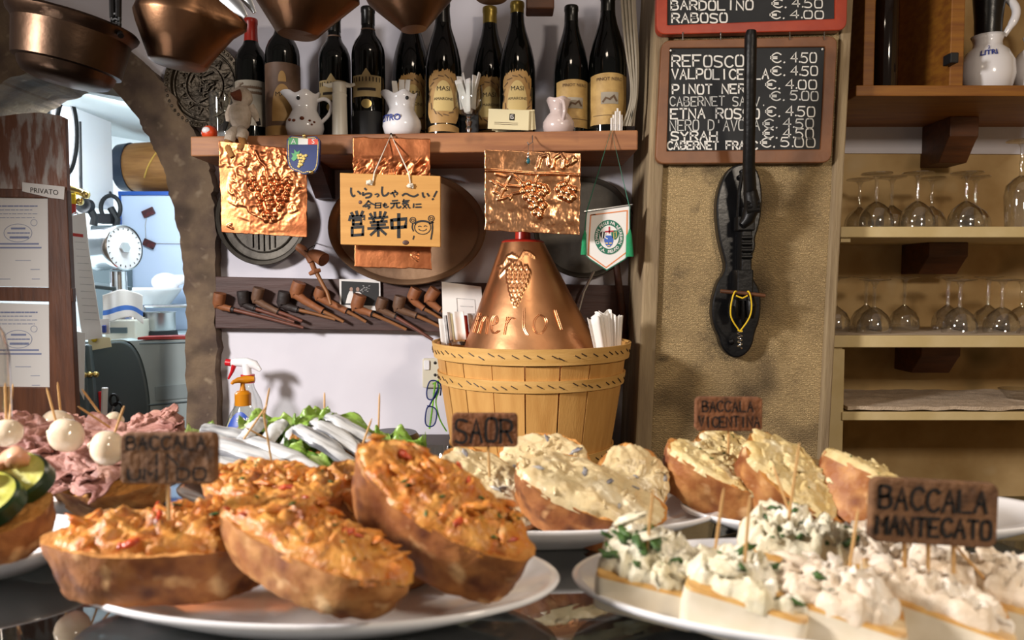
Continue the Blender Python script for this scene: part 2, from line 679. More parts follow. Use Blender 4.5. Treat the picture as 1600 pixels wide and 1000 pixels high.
mat('cork', '7c4e2e', '5d381f', sc=60, det=8, rough=.9, bump=.8, bsc=160, spots=[('40260f', 90, .62)])
mat('cork_dark', '7a5638', '5a3c25', sc=60, det=8, rough=.9, bump=.8, bsc=160, spots=[('2a1a0e', 60, .6)])
mat('burnt_ink', '0d0a08', rough=.9)
mat('toothpick_wood', 'c89e66', 'b98c54', sc=60, stretch=(1, 1, .2), rough=.6)

# ---------------------------------------------------------------- the setting
WY = 1.80      # face of the white back wall
AY = 1.765     # face of the stone arch


def arch_edge(pts, jit, seed):
    pts = chaikin(pts, 2)
    out = []
    for i, (a, b) in enumerate(pts):
        for k in range(3):
            if i + 1 < len(pts):
                t = k / 3
                x, y = a + (pts[i + 1][0] - a) * t, b + (pts[i + 1][1] - b) * t
            else:
                if k:
                    break
                x, y = a, b
            n = fbm((x * .05, y * .05, seed), 3)
            out.append((x + n * jit, y + n * jit * .4))
    return out


inner = [(296, 1500), (294, 700), (290, 540), (286, 400), (272, 320), (248, 245), (215, 185), (180, 140), (140, 108), (100, 98), (45, 110), (0, 128), (-60, 170), (-110, 260), (-130, 400), (-135, 700), (-135, 1500)]
outer = [(338, 1500), (338, 650), (336, 500), (336, 340), (328, 262), (302, 200), (262, 135), (205, 82), (132, 24), (62, -4), (-20, -10), (-100, 20), (-170, 110), (-200, 300), (-205, 700), (-205, 1500)]
inn, outr = arch_edge(inner, 5, 1), arch_edge(outer, 7, 5)
b = MB()
poly = pxpoly(outr, AY) + pxpoly(inn, AY)[::-1]
b.prism(poly, AY, 1.99)
struct(b.build('trim_1', 'stone', smooth=False))
# back wall with the arched opening
mid = [((a[0] * .5 + c[0] * .5), (a[1] * .5 + c[1] * .5)) for a, c in zip(inner, outer)]
op = pxpoly(chaikin(mid, 2), WY)
b = MB()
op[0] = (op[0][0], -.0)
op[-1] = (op[-1][0], -.0)
b.prism([(.42, 0), (.42, 2.75), (-2.3, 2.75), (-2.3, 0)] + op[::-1], WY, 1.95)
struct(b.build('wall_back', 'white_plaster', smooth=False))
b = MB().box((-.2, 1.2, -.02), (5.2, 5.6, .04))
struct(b.build('floor', 'floor_tile', smooth=False))
b = MB().box((-.2, 1.05, 2.77), (4.6, 2.1, .04))
struct(b.build('ceiling', 'white_plaster', smooth=False))
b = MB().box((-2.34, 1.0, 1.37), (.08, 1.9, 2.76))
struct(b.build('wall_left', 'white_plaster', smooth=False))
# kitchen beyond the arch
KY = 3.0
b = MB().box((-1.75, KY + .04, 1.2), (2.6, .08, 2.4))
struct(b.build('wall_kitchen_back', 'kitchen_plaster', smooth=False))
b = MB().box((-.68, 2.5, 1.2), (.06, 1.0, 2.4))
struct(b.build('wall_kitchen_right', 'kitchen_plaster', smooth=False))
b = MB().box((-2.98, 2.5, 1.2), (.06, 1.04, 2.4))
struct(b.build('wall_kitchen_left', 'kitchen_plaster', smooth=False))
# ceiling of the kitchen, its far edge runs down to the right
a0, a1 = P(120, 203, KY), P(222, 238, KY)
sl = (a1.z - a0.z) / (a1.x - a0.x)
zc = lambda x: a0.z + (x - a0.x) * sl * .5
b = MB()
b.prism([(-2.95, zc(-2.95)), (-.7, zc(-.7)), (-.7, zc(-.7) + .05), (-2.95, zc(-2.95) + .05)], 1.97, KY)
struct(b.build('ceiling_kitchen', 'kitchen_plaster', smooth=False))
# pillar
PY = 1.60
b = MB()
b.prism([(P(1000, 800, PY).x - .01, 0)] + pxpoly([(1000, 720), (1036, 0)], PY) + [(P(1036, 0, PY).x + .034, 2.75), (P(1326, 0, PY).x + .05, 2.75)] + pxpoly([(1326, 0), (1290, 720)], PY) + [(P(1290, 720, PY).x - .03, 0)], PY, 2.05)
struct(b.build('pillar', 'pillar_plaster', smooth=False))
b = MB()
b.prism([(P(985, 800, PY).x - .01, 0)] + pxpoly([(990, 720), (1024, 0)], PY) + [(P(1024, 0, PY).x + .034, 2.75), (P(1046, 0, PY).x + .034, 2.75)] + pxpoly([(1046, 0), (1016, 720)], PY) + [(P(1016, 800, PY).x - .02, 0)], PY - .012, PY + .2)
struct(b.build('trim_2', 'pillar_wood', smooth=False, bevel=.004))
b = MB()
b.prism([(P(1278, 800, PY).x - .01, 0)] + pxpoly([(1276, 720), (1314, 0)], PY) + [(P(1314, 0, PY).x + .05, 2.75), (P(1330, 0, PY).x + .05, 2.75)] + pxpoly([(1330, 0), (1291, 720)], PY) + [(P(1290, 800, PY).x - .02, 0)], PY - .012, PY + .44)
struct(b.build('trim_3', 'pillar_wood', smooth=False, bevel=.004))
# right niche
NY = 1.97
b = MB().box((1.15, NY + .04, 1.375), (1.3, .08, 2.75))
struct(b.build('wall_niche', 'niche_plaster', smooth=False))
b = MB().box((1.82, 1.0, 1.375), (.08, 2.1, 2.75))
struct(b.build('wall_right', 'niche_plaster', smooth=False))
b = MB().prism(pxpoly([(1322, 188), (1700, 186), (1700, 242), (1318, 240)], NY), NY - .006, NY + .01)
struct(b.build('trim_4', 'white_plaster', smooth=False))

# ---------------------------------------------------------------- long bottle shelf
SY = 1.58
b = MB()
sa, sb = P(297, 213, SY), P(997, 203, SY)
th = .042
b.prism([(sa.x, sa.z), (sb.x, sb.z), (sb.x, sb.z - th), (sa.x, sa.z - th)], SY, WY)
o = b.build('wall_shelf', 'shelf_wood', smooth=False, bevel=.003)
tag(o, 'long worn brown wooden shelf carrying the wine bottles', 'shelf')


def shelf_z(x):
    return sa.z + (sb.z - sa.z) * (x - sa.x) / (sb.x - sa.x)


b = MB()
for px_ in (500, 860):
    c = P(px_, 250, 1.74)
    b = MB().prism([(1.66, 0), (WY, 0), (WY, -.07), (1.77, -.07)], c.x - .02, c.x + .02, lambda a, bb, c_: (c_, a, shelf_z(c.x) - th + bb))
    o = b.build('shelf_bracket', 'dark_wood', smooth=False)
    tag(o, 'dark wooden bracket under the bottle shelf ' + ('behind the shield badge' if px_ == 500 else 'behind the square copper grape panel'), 'bracket')
# back work counter under the wall
b = MB().box((-.235, 1.50, 1.01), (.91, .59, .03))
b.m = 1
b.box((-.235, 1.52, .497), (.88, .54, .994))
o = b.build('back_counter', ['counter_wood', 'dark_void'], smooth=False)
tag(o, 'dark work counter against the white wall, under the basket', 'counter')
BZ = 1.025

# ---------------------------------------------------------------- bottles on the shelf
BORD = [(0, .004), (.030, 0), (.0365, .004), (.0375, .012), (.0375, .195), (.036, .208), (.030, .224), (.020, .238), (.0155, .250), (.0145, .262), (.0142, .300)]
BURG = [(0, .004), (.032, 0), (.0395, .004), (.0405, .012), (.0405, .150), (.0385, .172), (.0335, .196), (.027, .218), (.0205, .238), (.0165, .256), (.0148, .275), (.0142, .300)]


def label_patch(mb, r, z0, ztop, hw, a0=-pi / 2, ns=26, nt=8, eps=.0006):
    """a printed label wrapped on a bottle: ztop(s), hw(t) half angle"""
    def fn(u, v):
        s = u * 2 - 1
        z = z0 + v * (ztop(s) - z0)
        a = a0 + s * hw(v)
        return Vector(((r + eps) * cos(a), (r + eps) * sin(a), z))
    mb.grid(fn, ns, nt)


def label_text(mb, text, r, z, size, a0=-pi / 2, eps=.0012):
    vs, fs = font_mesh(text, size, lambda x, y: ((r + eps) * cos(a0 + x / r), (r + eps) * sin(a0 + x / r), z + y))
    mb.add(vs, fs)


def bottle(px, py_top, Y, kind, label, style, turn=0.0, cat='wine bottle'):
    t = thing('wine_bottle', label, cat, (0, 0, 0), 'wine bottles on the shelf')
    prof = BORD if kind == 'bord' else BURG
    r = .0375 if kind == 'bord' else .0405
    MB().lathe(prof, 32).build('glass_body', 'bottle_glass', t)
    cm = dict(red='capsule_red', gold='capsule_gold').get(style.get('cap'), 'capsule_black')
    c0 = style.get('cap0', .245)
    cp = [(r_, z_) for r_, z_ in prof if z_ > c0 + .004]
    base_r = cp[0][0] + .0006
    MB().lathe([(base_r + .0005, c0)] + [(a + .0007, b) for a, b in cp[:-1]] + [(.0152, .288), (.0162, .290), (.0162, .299), (.0150, .301), (0, .301)], 28).build('capsule', cm, t)
    a0 = -pi / 2 + turn
    k = style['label']
    if k == 'band':          # wide plain band
        m = MB()
        label_patch(m, r, .045, lambda s: .150, lambda v: 1.45, a0)
        o = m.build('paper_label', style.get('mat', 'label_grey'), t)
        m = MB()
        for z in (.130, .118):
            label_patch(m, r, z, lambda s: z + .006 + .002 * sin(s * 40), lambda v: .7, a0, ns=30, eps=.0012)
        m.build('lettering', 'ink_brown', o)
    elif k == 'brown_masi':
        m = MB()
        label_patch(m, r, .020, lambda s: .172, lambda v: 1.5, a0)
        o = m.build('paper_label', 'label_brown', t)
        m = MB()
        label_patch(m, r, .045, lambda s: .065 + .060 * sqrt(max(0, 1 - s * s)), lambda v: .62, a0, eps=.0012)
        label_patch(m, r, .130, lambda s: .135 + .018 * sqrt(max(0, 1 - s * s)), lambda v: .22, a0, eps=.0012)
        label_patch(m, r, .014, lambda s: .035, lambda v: 1.5, a0, eps=.0010)
        m.build('oval_label', 'label_tan', t)
        m = MB()
        label_text(m, 'MASI', r, .098, .014, a0, .002)
        m.build('lettering', 'ink_dark', o)
    elif k == 'triangle':
        m = MB()
        label_patch(m, r, .095, lambda s: .142 + max(0, .016 - abs(s) * .055), lambda v: .95, a0, ns=40)
        o = m.build('paper_label', 'label_cream', t)
        m = MB()
        label_patch(m, r, .108, lambda s: .114, lambda v: .55, a0, eps=.0014)
        for q in range(9):
            label_patch(m, r, .128, lambda s: .138, lambda v: .03, a0 - .8 + q * .2, ns=3, nt=2, eps=.0014)
        m.build('lettering', 'ink_dark', o)
        m = MB()
        label_patch(m, r, .069, lambda s: .080 + .009 * sqrt(max(0, 1 - s * s)), lambda v: .30 * sqrt(max(.05, 1 - (1 - v) ** 2)), a0, eps=.0016)
        m.build('seal', 'gold', t)
        m = MB()
        label_patch(m, r, .010, lambda s: .064, lambda v: .95, a0, eps=.0010)
        m.build('lower_label', 'black_matte', t)
        m = MB()
        m.lathe([(.0158, .238), (.0160, .252)], 28)
        m.build('neck_band', 'label_brown', t)
    elif k == 'masi':
        m = MB()
        rr = random.Random(int(px))
        jag = [rr.random() * .008 for _ in range(40)]
        m2 = lambda v: (.95 if v < .1 else .95 - .1 * v) * (1 - .10 * sin(min(1, max(0, (v - .45) / .4)) * pi)) * (.75 + .25 * min(1, v * 5))
        label_patch(m, r, .030, lambda s: .138 + jag[int((s + 1) * 19.4)] - .018 * abs(s) ** 3, m2, a0, ns=40, nt=14)
        label_patch(m, r, .012, lambda s: .028 - .006 * s * s, lambda v: .95, a0, ns=20, nt=3)
        o = m.build('paper_label', 'label_tan', t, smooth=False)
        m = MB()
        label_patch(m, r, .055, lambda s: .065 + .055 * sqrt(max(0, 1 - s * s)), lambda v: .56 * (.75 + .25 * min(1, v * 2)), a0, eps=.0013)
        m.build('oval_label', 'label_oval', t)
        m = MB()
        label_text(m, 'MASI', r, .098, .0135, a0, .002)
        label_text(m, 'AMARONE', r, .078, .0085, a0, .002)
        m.build('lettering', 'ink_dark', o)
        m = MB()
        for q in range(16):
            an = q / 16 * 2 * pi
            m.ribbon([(cos(an) * .030, .088 + sin(an) * .040), (cos(an + .3) * .034, .088 + sin(an + .3) * .044)], .0018,
                     lambda a, b: ((r + .0018) * cos(a0 + a / r), (r + .0018) * sin(a0 + a / r), b))
        m.build('label_border', 'ink_brown', o)
    elif k == 'pinot':
        m = MB()
        label_patch(m, r, .022, lambda s: .128 - .004 * s * s, lambda v: 1.15, a0)
        o = m.build('paper_label', 'label_gold', t)
        m = MB()
        label_text(m, 'PINOT NERO', r, .112, .0095, a0, .002)
        label_patch(m, r, .040, lambda s: .0410, lambda v: .9, a0, eps=.0016)
        m.build('lettering', 'ink_brown', o)
        m = MB()
        label_patch(m, r, .064, lambda s: .088, lambda v: .45, a0, eps=.0014)
        m.build('vignette', 'label_grey', o)
        m = MB()
        m.ribbon([(-.014, .068), (-.008, .076), (0, .073), (.008, .080), (.014, .070)], .004, lambda a, b: ((r + .002) * cos(a0 + a / r), (r + .002) * sin(a0 + a / r), b))
        m.build('drawing', 'ink_brown', o)
    x = PX(px, Y)
    z = shelf_z(x)
    top = P(px, py_top, Y).z
    s = (top - z) / .301
    t.location = (x, Y, z)
    t.scale = (s, s, s)
    t['label'] = label
    return t


bottle(399, 30, 1.72, 'bord', 'dark wine bottle with a shiny red neck capsule, leftmost on the shelf', dict(label='band', cap='red', text='CHIANTI'), .25)
bottle(447, 12, 1.69, 'bord', 'wine bottle with a dark brown wraparound label and tan oval, behind the spotted white jug', dict(label='brown_masi'), .25)
bottle(527, 24, 1.70, 'bord', 'black capped wine bottle partly behind the white vacuum pump', dict(label='triangle', cap0=.262), 0)
bottle(579, 12, 1.68, 'bord', 'wine bottle with pale square label, black bar and round gold seal', dict(label='triangle', cap0=.262), .05)
bottle(645, 2, 1.745, 'burg', 'dark sloping wine bottle behind the white jug lettered LITRO', dict(label='masi', cap0=.25), .2)
bottle(694, 2, 1.665, 'burg', 'sloping wine bottle with jagged tan label, left of the glass of sugar packets', dict(label='masi', cap0=.25), .1)
bottle(766, 12, 1.745, 'burg', 'wine bottle with a plain gold neck capsule, behind the business cards', dict(label='masi', cap='gold', cap0=.255), .0)
bottle(808, 4, 1.665, 'burg', 'sloping wine bottle with jagged tan label, directly right of the gold capped one', dict(label='masi', cap='gold', cap0=.276), .0)
bottle(891, 10, 1.69, 'burg', 'wine bottle with straight ochre label, partly behind the small pinkish jug', dict(label='pinot', cap0=.258), .15)
bottle(947, -8, 1.67, 'burg', 'rightmost wine bottle with ochre landscape label and silver spot on its neck', dict(label='pinot', cap0=.262), .0)


# ---------------------------------------------------------------- other things on the shelf
def at_shelf(px, Y):
    x = PX(px, Y)
    return Vector((x, Y, shelf_z(x)))


def jug_body(mb, rb, rn, rt, h, spout_dir, fl=.0015, lipw=.012, wave=.004):
    """round bellied jug with a waisted neck, a flared wavy rim and a spout"""
    prof = [(0, .001), (rb * .62, 0), (rb * .9, h * .10), (rb, h * .25), (rb * .97, h * .38), (rb * .78, h * .52), (rn, h * .64), (rn * 1.02, h * .72), (rt * .88, h * .88), (rt, h)]
    inside = [(rt - .003, h), (rn - .003, h * .68), (rb * .7, h * .4), (0, h * .2)]
    prof = prof + inside
    n = 40
    vs, fs = [], []
    for j, (r, z) in enumerate(prof):
        for k in range(n):
            a = 2 * pi * k / n
            w = max(0, (z / h - .64) / .36) if j < len(prof) - 2 else 0
            sp = max(0, cos(a - spout_dir)) ** 8 * lipw * w ** 1.5
            vs.append(Vector(((r + sp) * cos(a), (r + sp) * sin(a), z + sp * .35 + wave * w * w * cos(5 * a))))
    for j in range(len(prof) - 1):
        for k in range(n):
            k2 = (k + 1) % n
            fs.append((j * n + k, j * n + k2, (j + 1) * n + k2, (j + 1) * n + k))
    mb.add(vs, fs)


def handle_pts(rn, rb, h, d, z0=.85, z1=.38, out=.022):
    a, b = Vector((cos(d), sin(d), 0)), Vector((0, 0, 1))
    pts = [a * rn * .95 + b * h * z0, a * (rn + out * .8) + b * h * (z0 + .06), a * (rn + out * 1.5) + b * h * (z0 - .08), a * (rb + out * .7) + b * h * .55, a * rb * .93 + b * h * z1]
    return [Vector(p) for p in chaikin(pts, 2)]


t = thing('jug', 'white porcelain jug with brown spots and an eye, handle to the right', 'jug')
m = MB()
jug_body(m, .041, .026, .034, .098, pi * 1.02, lipw=.018)
m.build('jug_body', 'porcelain', t, sharp=0)
MB().tube(handle_pts(.028, .040, .098, -.05), .0042, 10).build('handle', 'porcelain', t)
m = MB()
for a, z, s in ((-1.9, .034, .004), (-1.45, .038, .005), (-1.05, .034, .003), (-.95, .026, .003), (-.8, .032, .003), (-2.2, .036, .004)):
    m.sphere((.0405 * cos(a) * .985, .0405 * sin(a) * .985, z), (s, s, s * .8), 10, 6)
m.build('painted_spot', 'plush_brown', t, kind='stuff')
m = MB()
m.sphere((.030 * cos(-1.75), .030 * sin(-1.75), .083), (.0042, .003, .0042), 12, 8)
m.build('painted_eye', 'ink_black', t)
t.location = at_shelf(480, 1.635)

t = thing('vacuum_pump', 'white plastic wine vacuum pump with winged handle, beside the spotted jug', 'wine pump')
MB().lathe([(0, 0), (.0165, 0), (.0168, .003), (.0150, .088), (.0158, .090), (.0158, .093), (.0145, .095)], 24).build('barrel', 'white_plastic', t)
MB().lathe([(.0145, .095), (.0150, .098), (.0150, .116), (.011, .119), (0, .119)], 24).build('piston_cap', 'white_plastic', t)
m = MB()
for s in (-1, 1):
    m.tube([(0, 0, .113), (s * .014, 0, .113), (s * .024, -.002, .111), (s * .034, -.002, .114)], [.008, .006, .0045, .003], 10, flat=.7)
m.build('wing_grip', 'white_plastic', t)
t.location = at_shelf(534, 1.62)

t = thing('jug', 'white porcelain jug lettered LITRO holding folded papers', 'jug')
m = MB()
jug_body(m, .042, .027, .034, .093, pi * 1.05, lipw=.012)
jb = m.build('jug_body', 'porcelain', t, sharp=0)
m = MB()
a0 = -pi / 2 - .55
vs, fs = font_mesh('LITRO', .019, lambda x, y: (.0415 * cos(a0 + x / .0415), .0415 * sin(a0 + x / .0415), .030 + y), bold=.0006)
m.add(vs, fs)
m.build('lettering', 'ink_blue', jb)
m = MB()
m.sphere((.030 * cos(-1.05), .030 * sin(-1.05), .080), (.0040, .003, .0042), 12, 8)
m.build('painted_eye', 'ink_black', jb)
t.location = at_shelf(630, 1.63)
jl = t.location.copy()
for k, (dx, dy, w, h0, tilt) in enumerate(((-.012, 0, .012, .075, -.12), (-.001, .004, .012, .082, .02), (.010, 0, .011, .080, .10))):
    m = MB()
    m.box((0, 0, .0), (w, .0012, h0), Matrix.Rotation(tilt, 3, 'Y') @ Matrix.Rotation(.5 - k * .4, 3, 'Z'))
    m.v = [(v[0] + jl.x + dx, v[1] + jl.y + dy, v[2] + jl.z + .085) for v in m.v]
    o = m.build('paper_slip', 'white_paper', smooth=False)
    tag(o, ('folded white paper slip leaning left in the LITRO jug', 'tall white paper slip in the middle of the LITRO jug', 'white paper slip leaning right in the LITRO jug')[k], 'paper slip', 'paper slips in the jug')

t = thing('jug', 'small pinkish white jug with handle towards us, by the ochre labelled bottles', 'jug')
m = MB()
jug_body(m, .035, .019, .027, .080, pi * .5, lipw=.004, wave=.002)
m.build('jug_body', 'porcelain_pink', t, sharp=0)
MB().tube(handle_pts(.020, .034, .080, -pi / 2 + .25, out=.012), .0038, 10).build('handle', 'porcelain_pink', t)
t.location = at_shelf(872, 1.64)

t = thing('stemmed_glass', 'footed glass holding white sugar packets between two bottles', 'glass')
MB().lathe([(0, 0), (.022, .001), (.022, .003), (.007, .008), (.005, .012), (.008, .018), (.005, .024), (.009, .033), (.005, .040), (.007, .044)], 24).build('foot_stem', 'chrome', t)
MB().lathe([(.006, .043), (.020, .050), (.029, .065), (.031, .085), (.030, .110)], 28).build('bowl', 'bottle_clear', t)
t.location = at_shelf(733, 1.635)
gl = t.location.copy()
for k in range(7):
    m = MB()
    a = k * .9
    ti = .16 * (1 if k % 2 else -1) + .05 * (k - 3)
    m.box((0, 0, 0), (.015, .0035, .072), Matrix.Rotation(ti, 3, 'Y') @ Matrix.Rotation(a, 3, 'Z'))
    dx = (-.012, .012, -.006, .006, -.015, .015, 0)[k]
    dy = (-.006, -.006, .004, .006, .002, .0, -.01)[k]
    m.v = [(v[0] + gl.x + dx, v[1] + gl.y + dy, v[2] + gl.z + .088 + (k % 3) * .008) for v in m.v]
    o = m.build('sugar_packet', 'white_paper', smooth=False, bevel=.001)
    tag(o, 'white paper sugar packet standing in the footed glass on the shelf', 'sugar packet', 'sugar packets in the glass')

x = at_shelf(734, 1.67)
m = MB().box((x.x, x.y, x.z + .028), (.042, .02, .056))
tag(m.build('card_box', 'black_matte', smooth=False, bevel=.002), 'small black box behind the stem of the sugar packet glass', 'box')

# business cards in a stand
x = at_shelf(796, 1.615)
t = thing('card_stand', 'low clear stand holding cream business cards on the shelf', 'card stand', x)
m = MB().box((x.x, x.y, x.z + .004), (.05, .03, .008))
m.build('stand_base', 'bottle_clear', t, smooth=False)
for k, (dx, dy, s) in enumerate(((.012, .012, 1), (.006, .006, 1), (-.002, 0, 1))):
    m = MB()
    rot = Matrix.Rotation(-.06 + .05 * k, 3, 'Y') @ Matrix.Rotation(-.22, 3, 'X')
    m.box((0, 0, 0), (.088, .0008, .046), rot)
    m.v = [(v[0] + x.x + dx, v[1] + x.y + dy, v[2] + x.z + .033) for v in m.v]
    o = m.build('business_card', 'cream_paper', smooth=False)
    tag(o, ('rearmost cream business card in the stand', 'middle cream business card in the stand', 'front cream business card with a small black emblem')[k], 'business card', 'business cards in the stand')
    if k == 2:
        m = MB()
        pt = lambda a, bb: rot @ Vector((a, -.001, bb)) + Vector((x.x + dx, x.y + dy, x.z + .033))
        m.prism([(.002, -.002), (.013, -.002), (.013, .013), (.002, .013)], 0, 0, lambda a, bb, c: pt(a, bb))
        o1 = m.build('emblem', 'ink_black', o, smooth=False)
        m = MB()
        m.ribbon([(.010, .010), (.005, .010), (.005, .002), (.010, .002), (.010, .006), (.0075, .006)], .0014, lambda a, bb: pt(a, bb) + Vector((0, -.0008, 0)))
        m.build('emblem_sign', 'white_paper', o, smooth=False)
        m = MB()
        for bb_ in (-.008, -.012):
            m.ribbon([(-.03 + .01 * i, bb_ + .0004 * (i % 2)) for i in range(6)], .0009, lambda a, bb: pt(a, bb) + Vector((0, -.0003, 0)))
        m.build('lettering', 'ink_brown', o)

# match-like paper sticks at the right end of the shelf
x = at_shelf(962, 1.605)
for k in range(6):
    m = MB().box((x.x - .012 + k * .0045, x.y + .003 * (k % 2), x.z + .026 - .0035 * abs(k - 3)), (.0034, .003, .052 - .007 * abs(k - 3)))
    o = m.build('paper_strip', 'white_paper', smooth=False)
    tag(o, 'thin white paper strip in the upright bundle before the rightmost bottle', 'paper strip', 'paper strips on the shelf')

# bundle of long pale strips hanging beside the pillar
m = MB()
for k in range(16):
    dx = k * 1.7
    yy = 1.612 + .004 * (k % 4)
    pts = [P(968 + dx * .9, -40, yy), P(972 + dx * .8, 20, yy), P(978 + dx * .75, 80, yy), P(987 + dx * .4, 130 + (k % 5) * 4, yy), P(985 + dx * .35, 165, yy), P(972 + dx * .5 + (k % 3) * 3, 197, yy)]
    m.tube([Vector(p) for p in chaikin(pts, 2)], .0022, 5, flat=.4)
o = m.build('dried_strip', 'label_grey', None, kind='stuff')
tag(o, 'bundle of long pale dried strips hanging between the last bottle and pillar', 'dried strips')

# little red round figure and the tumbler
x = at_shelf(332, 1.63)
t = thing('daruma_figure', 'tiny round red figure with a pale face at the left shelf end', 'figurine', x)
MB().sphere(x + Vector((0, 0, .016)), (.0165, .0155, .0165), 20, 12).build('body', 'daruma_red', t)
MB().sphere(x + Vector((-.002, -.0115, .020)), (.0095, .005, .0075), 14, 8).build('face', 'porcelain', t)
x = at_shelf(354, 1.66)
t = MB().lathe([(0, .004), (.026, 0), (.028, .004), (.031, .108), (.0295, .108), (.0265, .008), (0, .008)], 28, x).build('tumbler', 'bottle_clear')
tag(t, 'clear straight tumbler behind the plush goose', 'tumbler')

# plush goose sitting on the shelf edge, legs dangling
x = at_shelf(374, 1.60)
t = thing('plush_goose', 'white plush goose with brown beak sitting on the shelf edge, legs dangling', 'soft toy', x)
g = lambda px, py, Y=1.60: P(px, py, Y)
m = MB()
m.sphere(g(376, 181), (.024, .020, .033), 20, 14, nz=.08)
m.sphere(g(378, 152), (.022, .019, .022), 20, 14, nz=.06, seed=2)
m.tube([g(378, 165), g(377, 175)], [.016, .019], 14)
m.tube([g(371, 140), g(374, 131), g(380, 130)], [.006, .004, .002], 8)
m.build('body', 'plush_white', t, sharp=0)
m = MB()
m.tube([g(375, 149, 1.585), g(366, 149, 1.578), g(360, 146, 1.575)], [.013, .009, .002], 12)
m.build('beak', 'plush_brown', t)
for s in (0, 1):
    m = MB()
    p = [g(362, 165), g(357, 180), g(356, 190)] if s == 0 else [g(392, 165), g(399, 180), g(402, 190)]
    m.tube(p, [.007, .008, .004], 10, flat=.6)
    w = m.build('wing', 'plush_white', t)
    m = MB()
    p = [g(355, 186, 1.603), g(350, 204, 1.603)] if s == 0 else [g(402, 186, 1.603), g(405, 196, 1.603)]
    m.tube(p, [.006, .004], 8, flat=.6)
    m.build('wing_tip', 'plush_black', w)
for s in (0, 1):
    m = MB()
    p = [g(368, 203, 1.577), g(361, 211, 1.565), g(358, 221, 1.562)] if s == 0 else [g(377, 203, 1.577), g(380, 208, 1.563), g(377, 217, 1.56)]
    m.tube(p, [.010, .012, .011], 12)
    lg = m.build('leg', 'plush_white', t)
    m = MB()
    p = [g(357, 220, 1.562), g(358, 232, 1.55), g(364, 246, 1.545)] if s == 0 else [g(378, 216, 1.56), g(381, 228, 1.55), g(374, 234, 1.545)]
    m.tube(p, [.008, .009, .006], 10)
    m.build('foot', 'plush_tan', lg)

# ---------------------------------------------------------------- trays on the wall
def tray(name, cx, cy, rx, ry, Y, m_, label, depth=.02, rim=.86, extra=None, cat='tray'):
    c = P(cx, cy, Y)
    sx = rx * mpp(Y)
    sy = ry * mpp(Y)
    M = Matrix.Rotation(pi / 2, 4, 'X')      # lathe axis towards the camera (-Y)
    prof = [(0, 0), (rim * .93, 0), (rim, .10 * depth / .02), (rim * 1.04, .55), (.985, .72), (1.0, .62), (1.0, .5), (rim * 1.05, .3), (rim, -.15), (0, -.15)]
    t = thing(name, label, cat, c)
    m = MB()
    vs = MB().lathe(prof, 64)
    m.add([(c.x + v[0] * sx, c.y - v[2] * depth, c.z + v[1] * sy) for v in vs.v], vs.f)
    bd = m.build('dish', m_, t)
    if extra:
        extra(t, c, sx, sy, depth)
    return t


tray('oval_tray', 637, 357, 122, 88, 1.752, 'tray_brown', 'large oval brown copper tray on the wall behind the Japanese sign', .022, .90)


def slats(t, c, sx, sy, d):
    m = MB()
    for k in range(-2, 3):
        x = c.x + k * sx * .12
        m.box((x, c.y - .003, c.z - sy * .25), (sx * .03, .003, sy * (.9 - .08 * abs(k))))
    m.tube([(c.x + cos(a) * sx * .72, c.y - .003, c.z + sin(a) * sy * .72) for a in [q / 32 * 2 * pi for q in range(32)]], .002, 6, closed=True)
    m.build('embossed_lines', 'tray_dark', t)


tray('round_tray', 411, 341, 71, 73, 1.775, 'tray_dark', 'round blackened metal tray behind the leftmost copper grape panel', .018, .88, slats)
tray('round_tray', 912, 356, 78, 78, 1.778, 'tray_dark', 'round dark tray on the wall behind the green and white pennant', .018, .90)


def engrave(t, c, sx, sy, d):
    m = MB()

    def pt(a, r):
        return (c.x + cos(a) * sx * r, c.y - .0035, c.z + sin(a) * sy * r)
    for q in range(14):
        a = q / 14 * 2 * pi
        m.tube([pt(a - .12, .52), pt(a, .70), pt(a + .12, .52)], .0016, 5)
        m.sphere(pt(a, .60), (.004, .002, .004), 8, 5)
    for r in (.46, .76):
        m.tube([pt(q / 40 * 2 * pi, r) for q in range(40)], .0018, 5, closed=True)
    rr = random.Random(4)
    for q in range(26):
        a, r = rr.random() * 6.28, rr.random() * .36
        p = Vector(pt(a, r))
        m.tube([p, p + Vector((rr.uniform(-.012, .012), -.001, rr.uniform(-.012, .012))), p + Vector((rr.uniform(-.018, .018), 0, rr.uniform(-.018, .018)))], .002, 5)
    for q in range(46):
        a = q / 46 * 2 * pi
        m.sphere(pt(a, .93)[:1] + (c.y - d * .62,) + pt(a, .93)[2:], (.0045, .003, .0045), 8, 5)
    m.build('engraving', 'engraved_tray', t)


tray('engraved_plate', 320, 134, 61, 66, 1.775, 'engraved_tray', 'round darkened plate with engraved figures, left of the bottles', .014, .80, engrave, 'plate')


# ---------------------------------------------------------------- copper relief panels
def sm(d, w=1.0):
    return max(0.0, 1 - (d / w) ** 2)


def seg_d(p, a, b):
    ax, ay = b[0] - a[0], b[1] - a[1]
    t = max(0, min(1, ((p[0] - a[0]) * ax + (p[1] - a[1]) * ay) / (ax * ax + ay * ay + 1e-9)))
    return math.hypot(p[0] - a[0] - ax * t, p[1] - a[1] - ay * t)


def poly_d(p, pts):
    return min(seg_d(p, a, b) for a, b in zip(pts, pts[1:]))


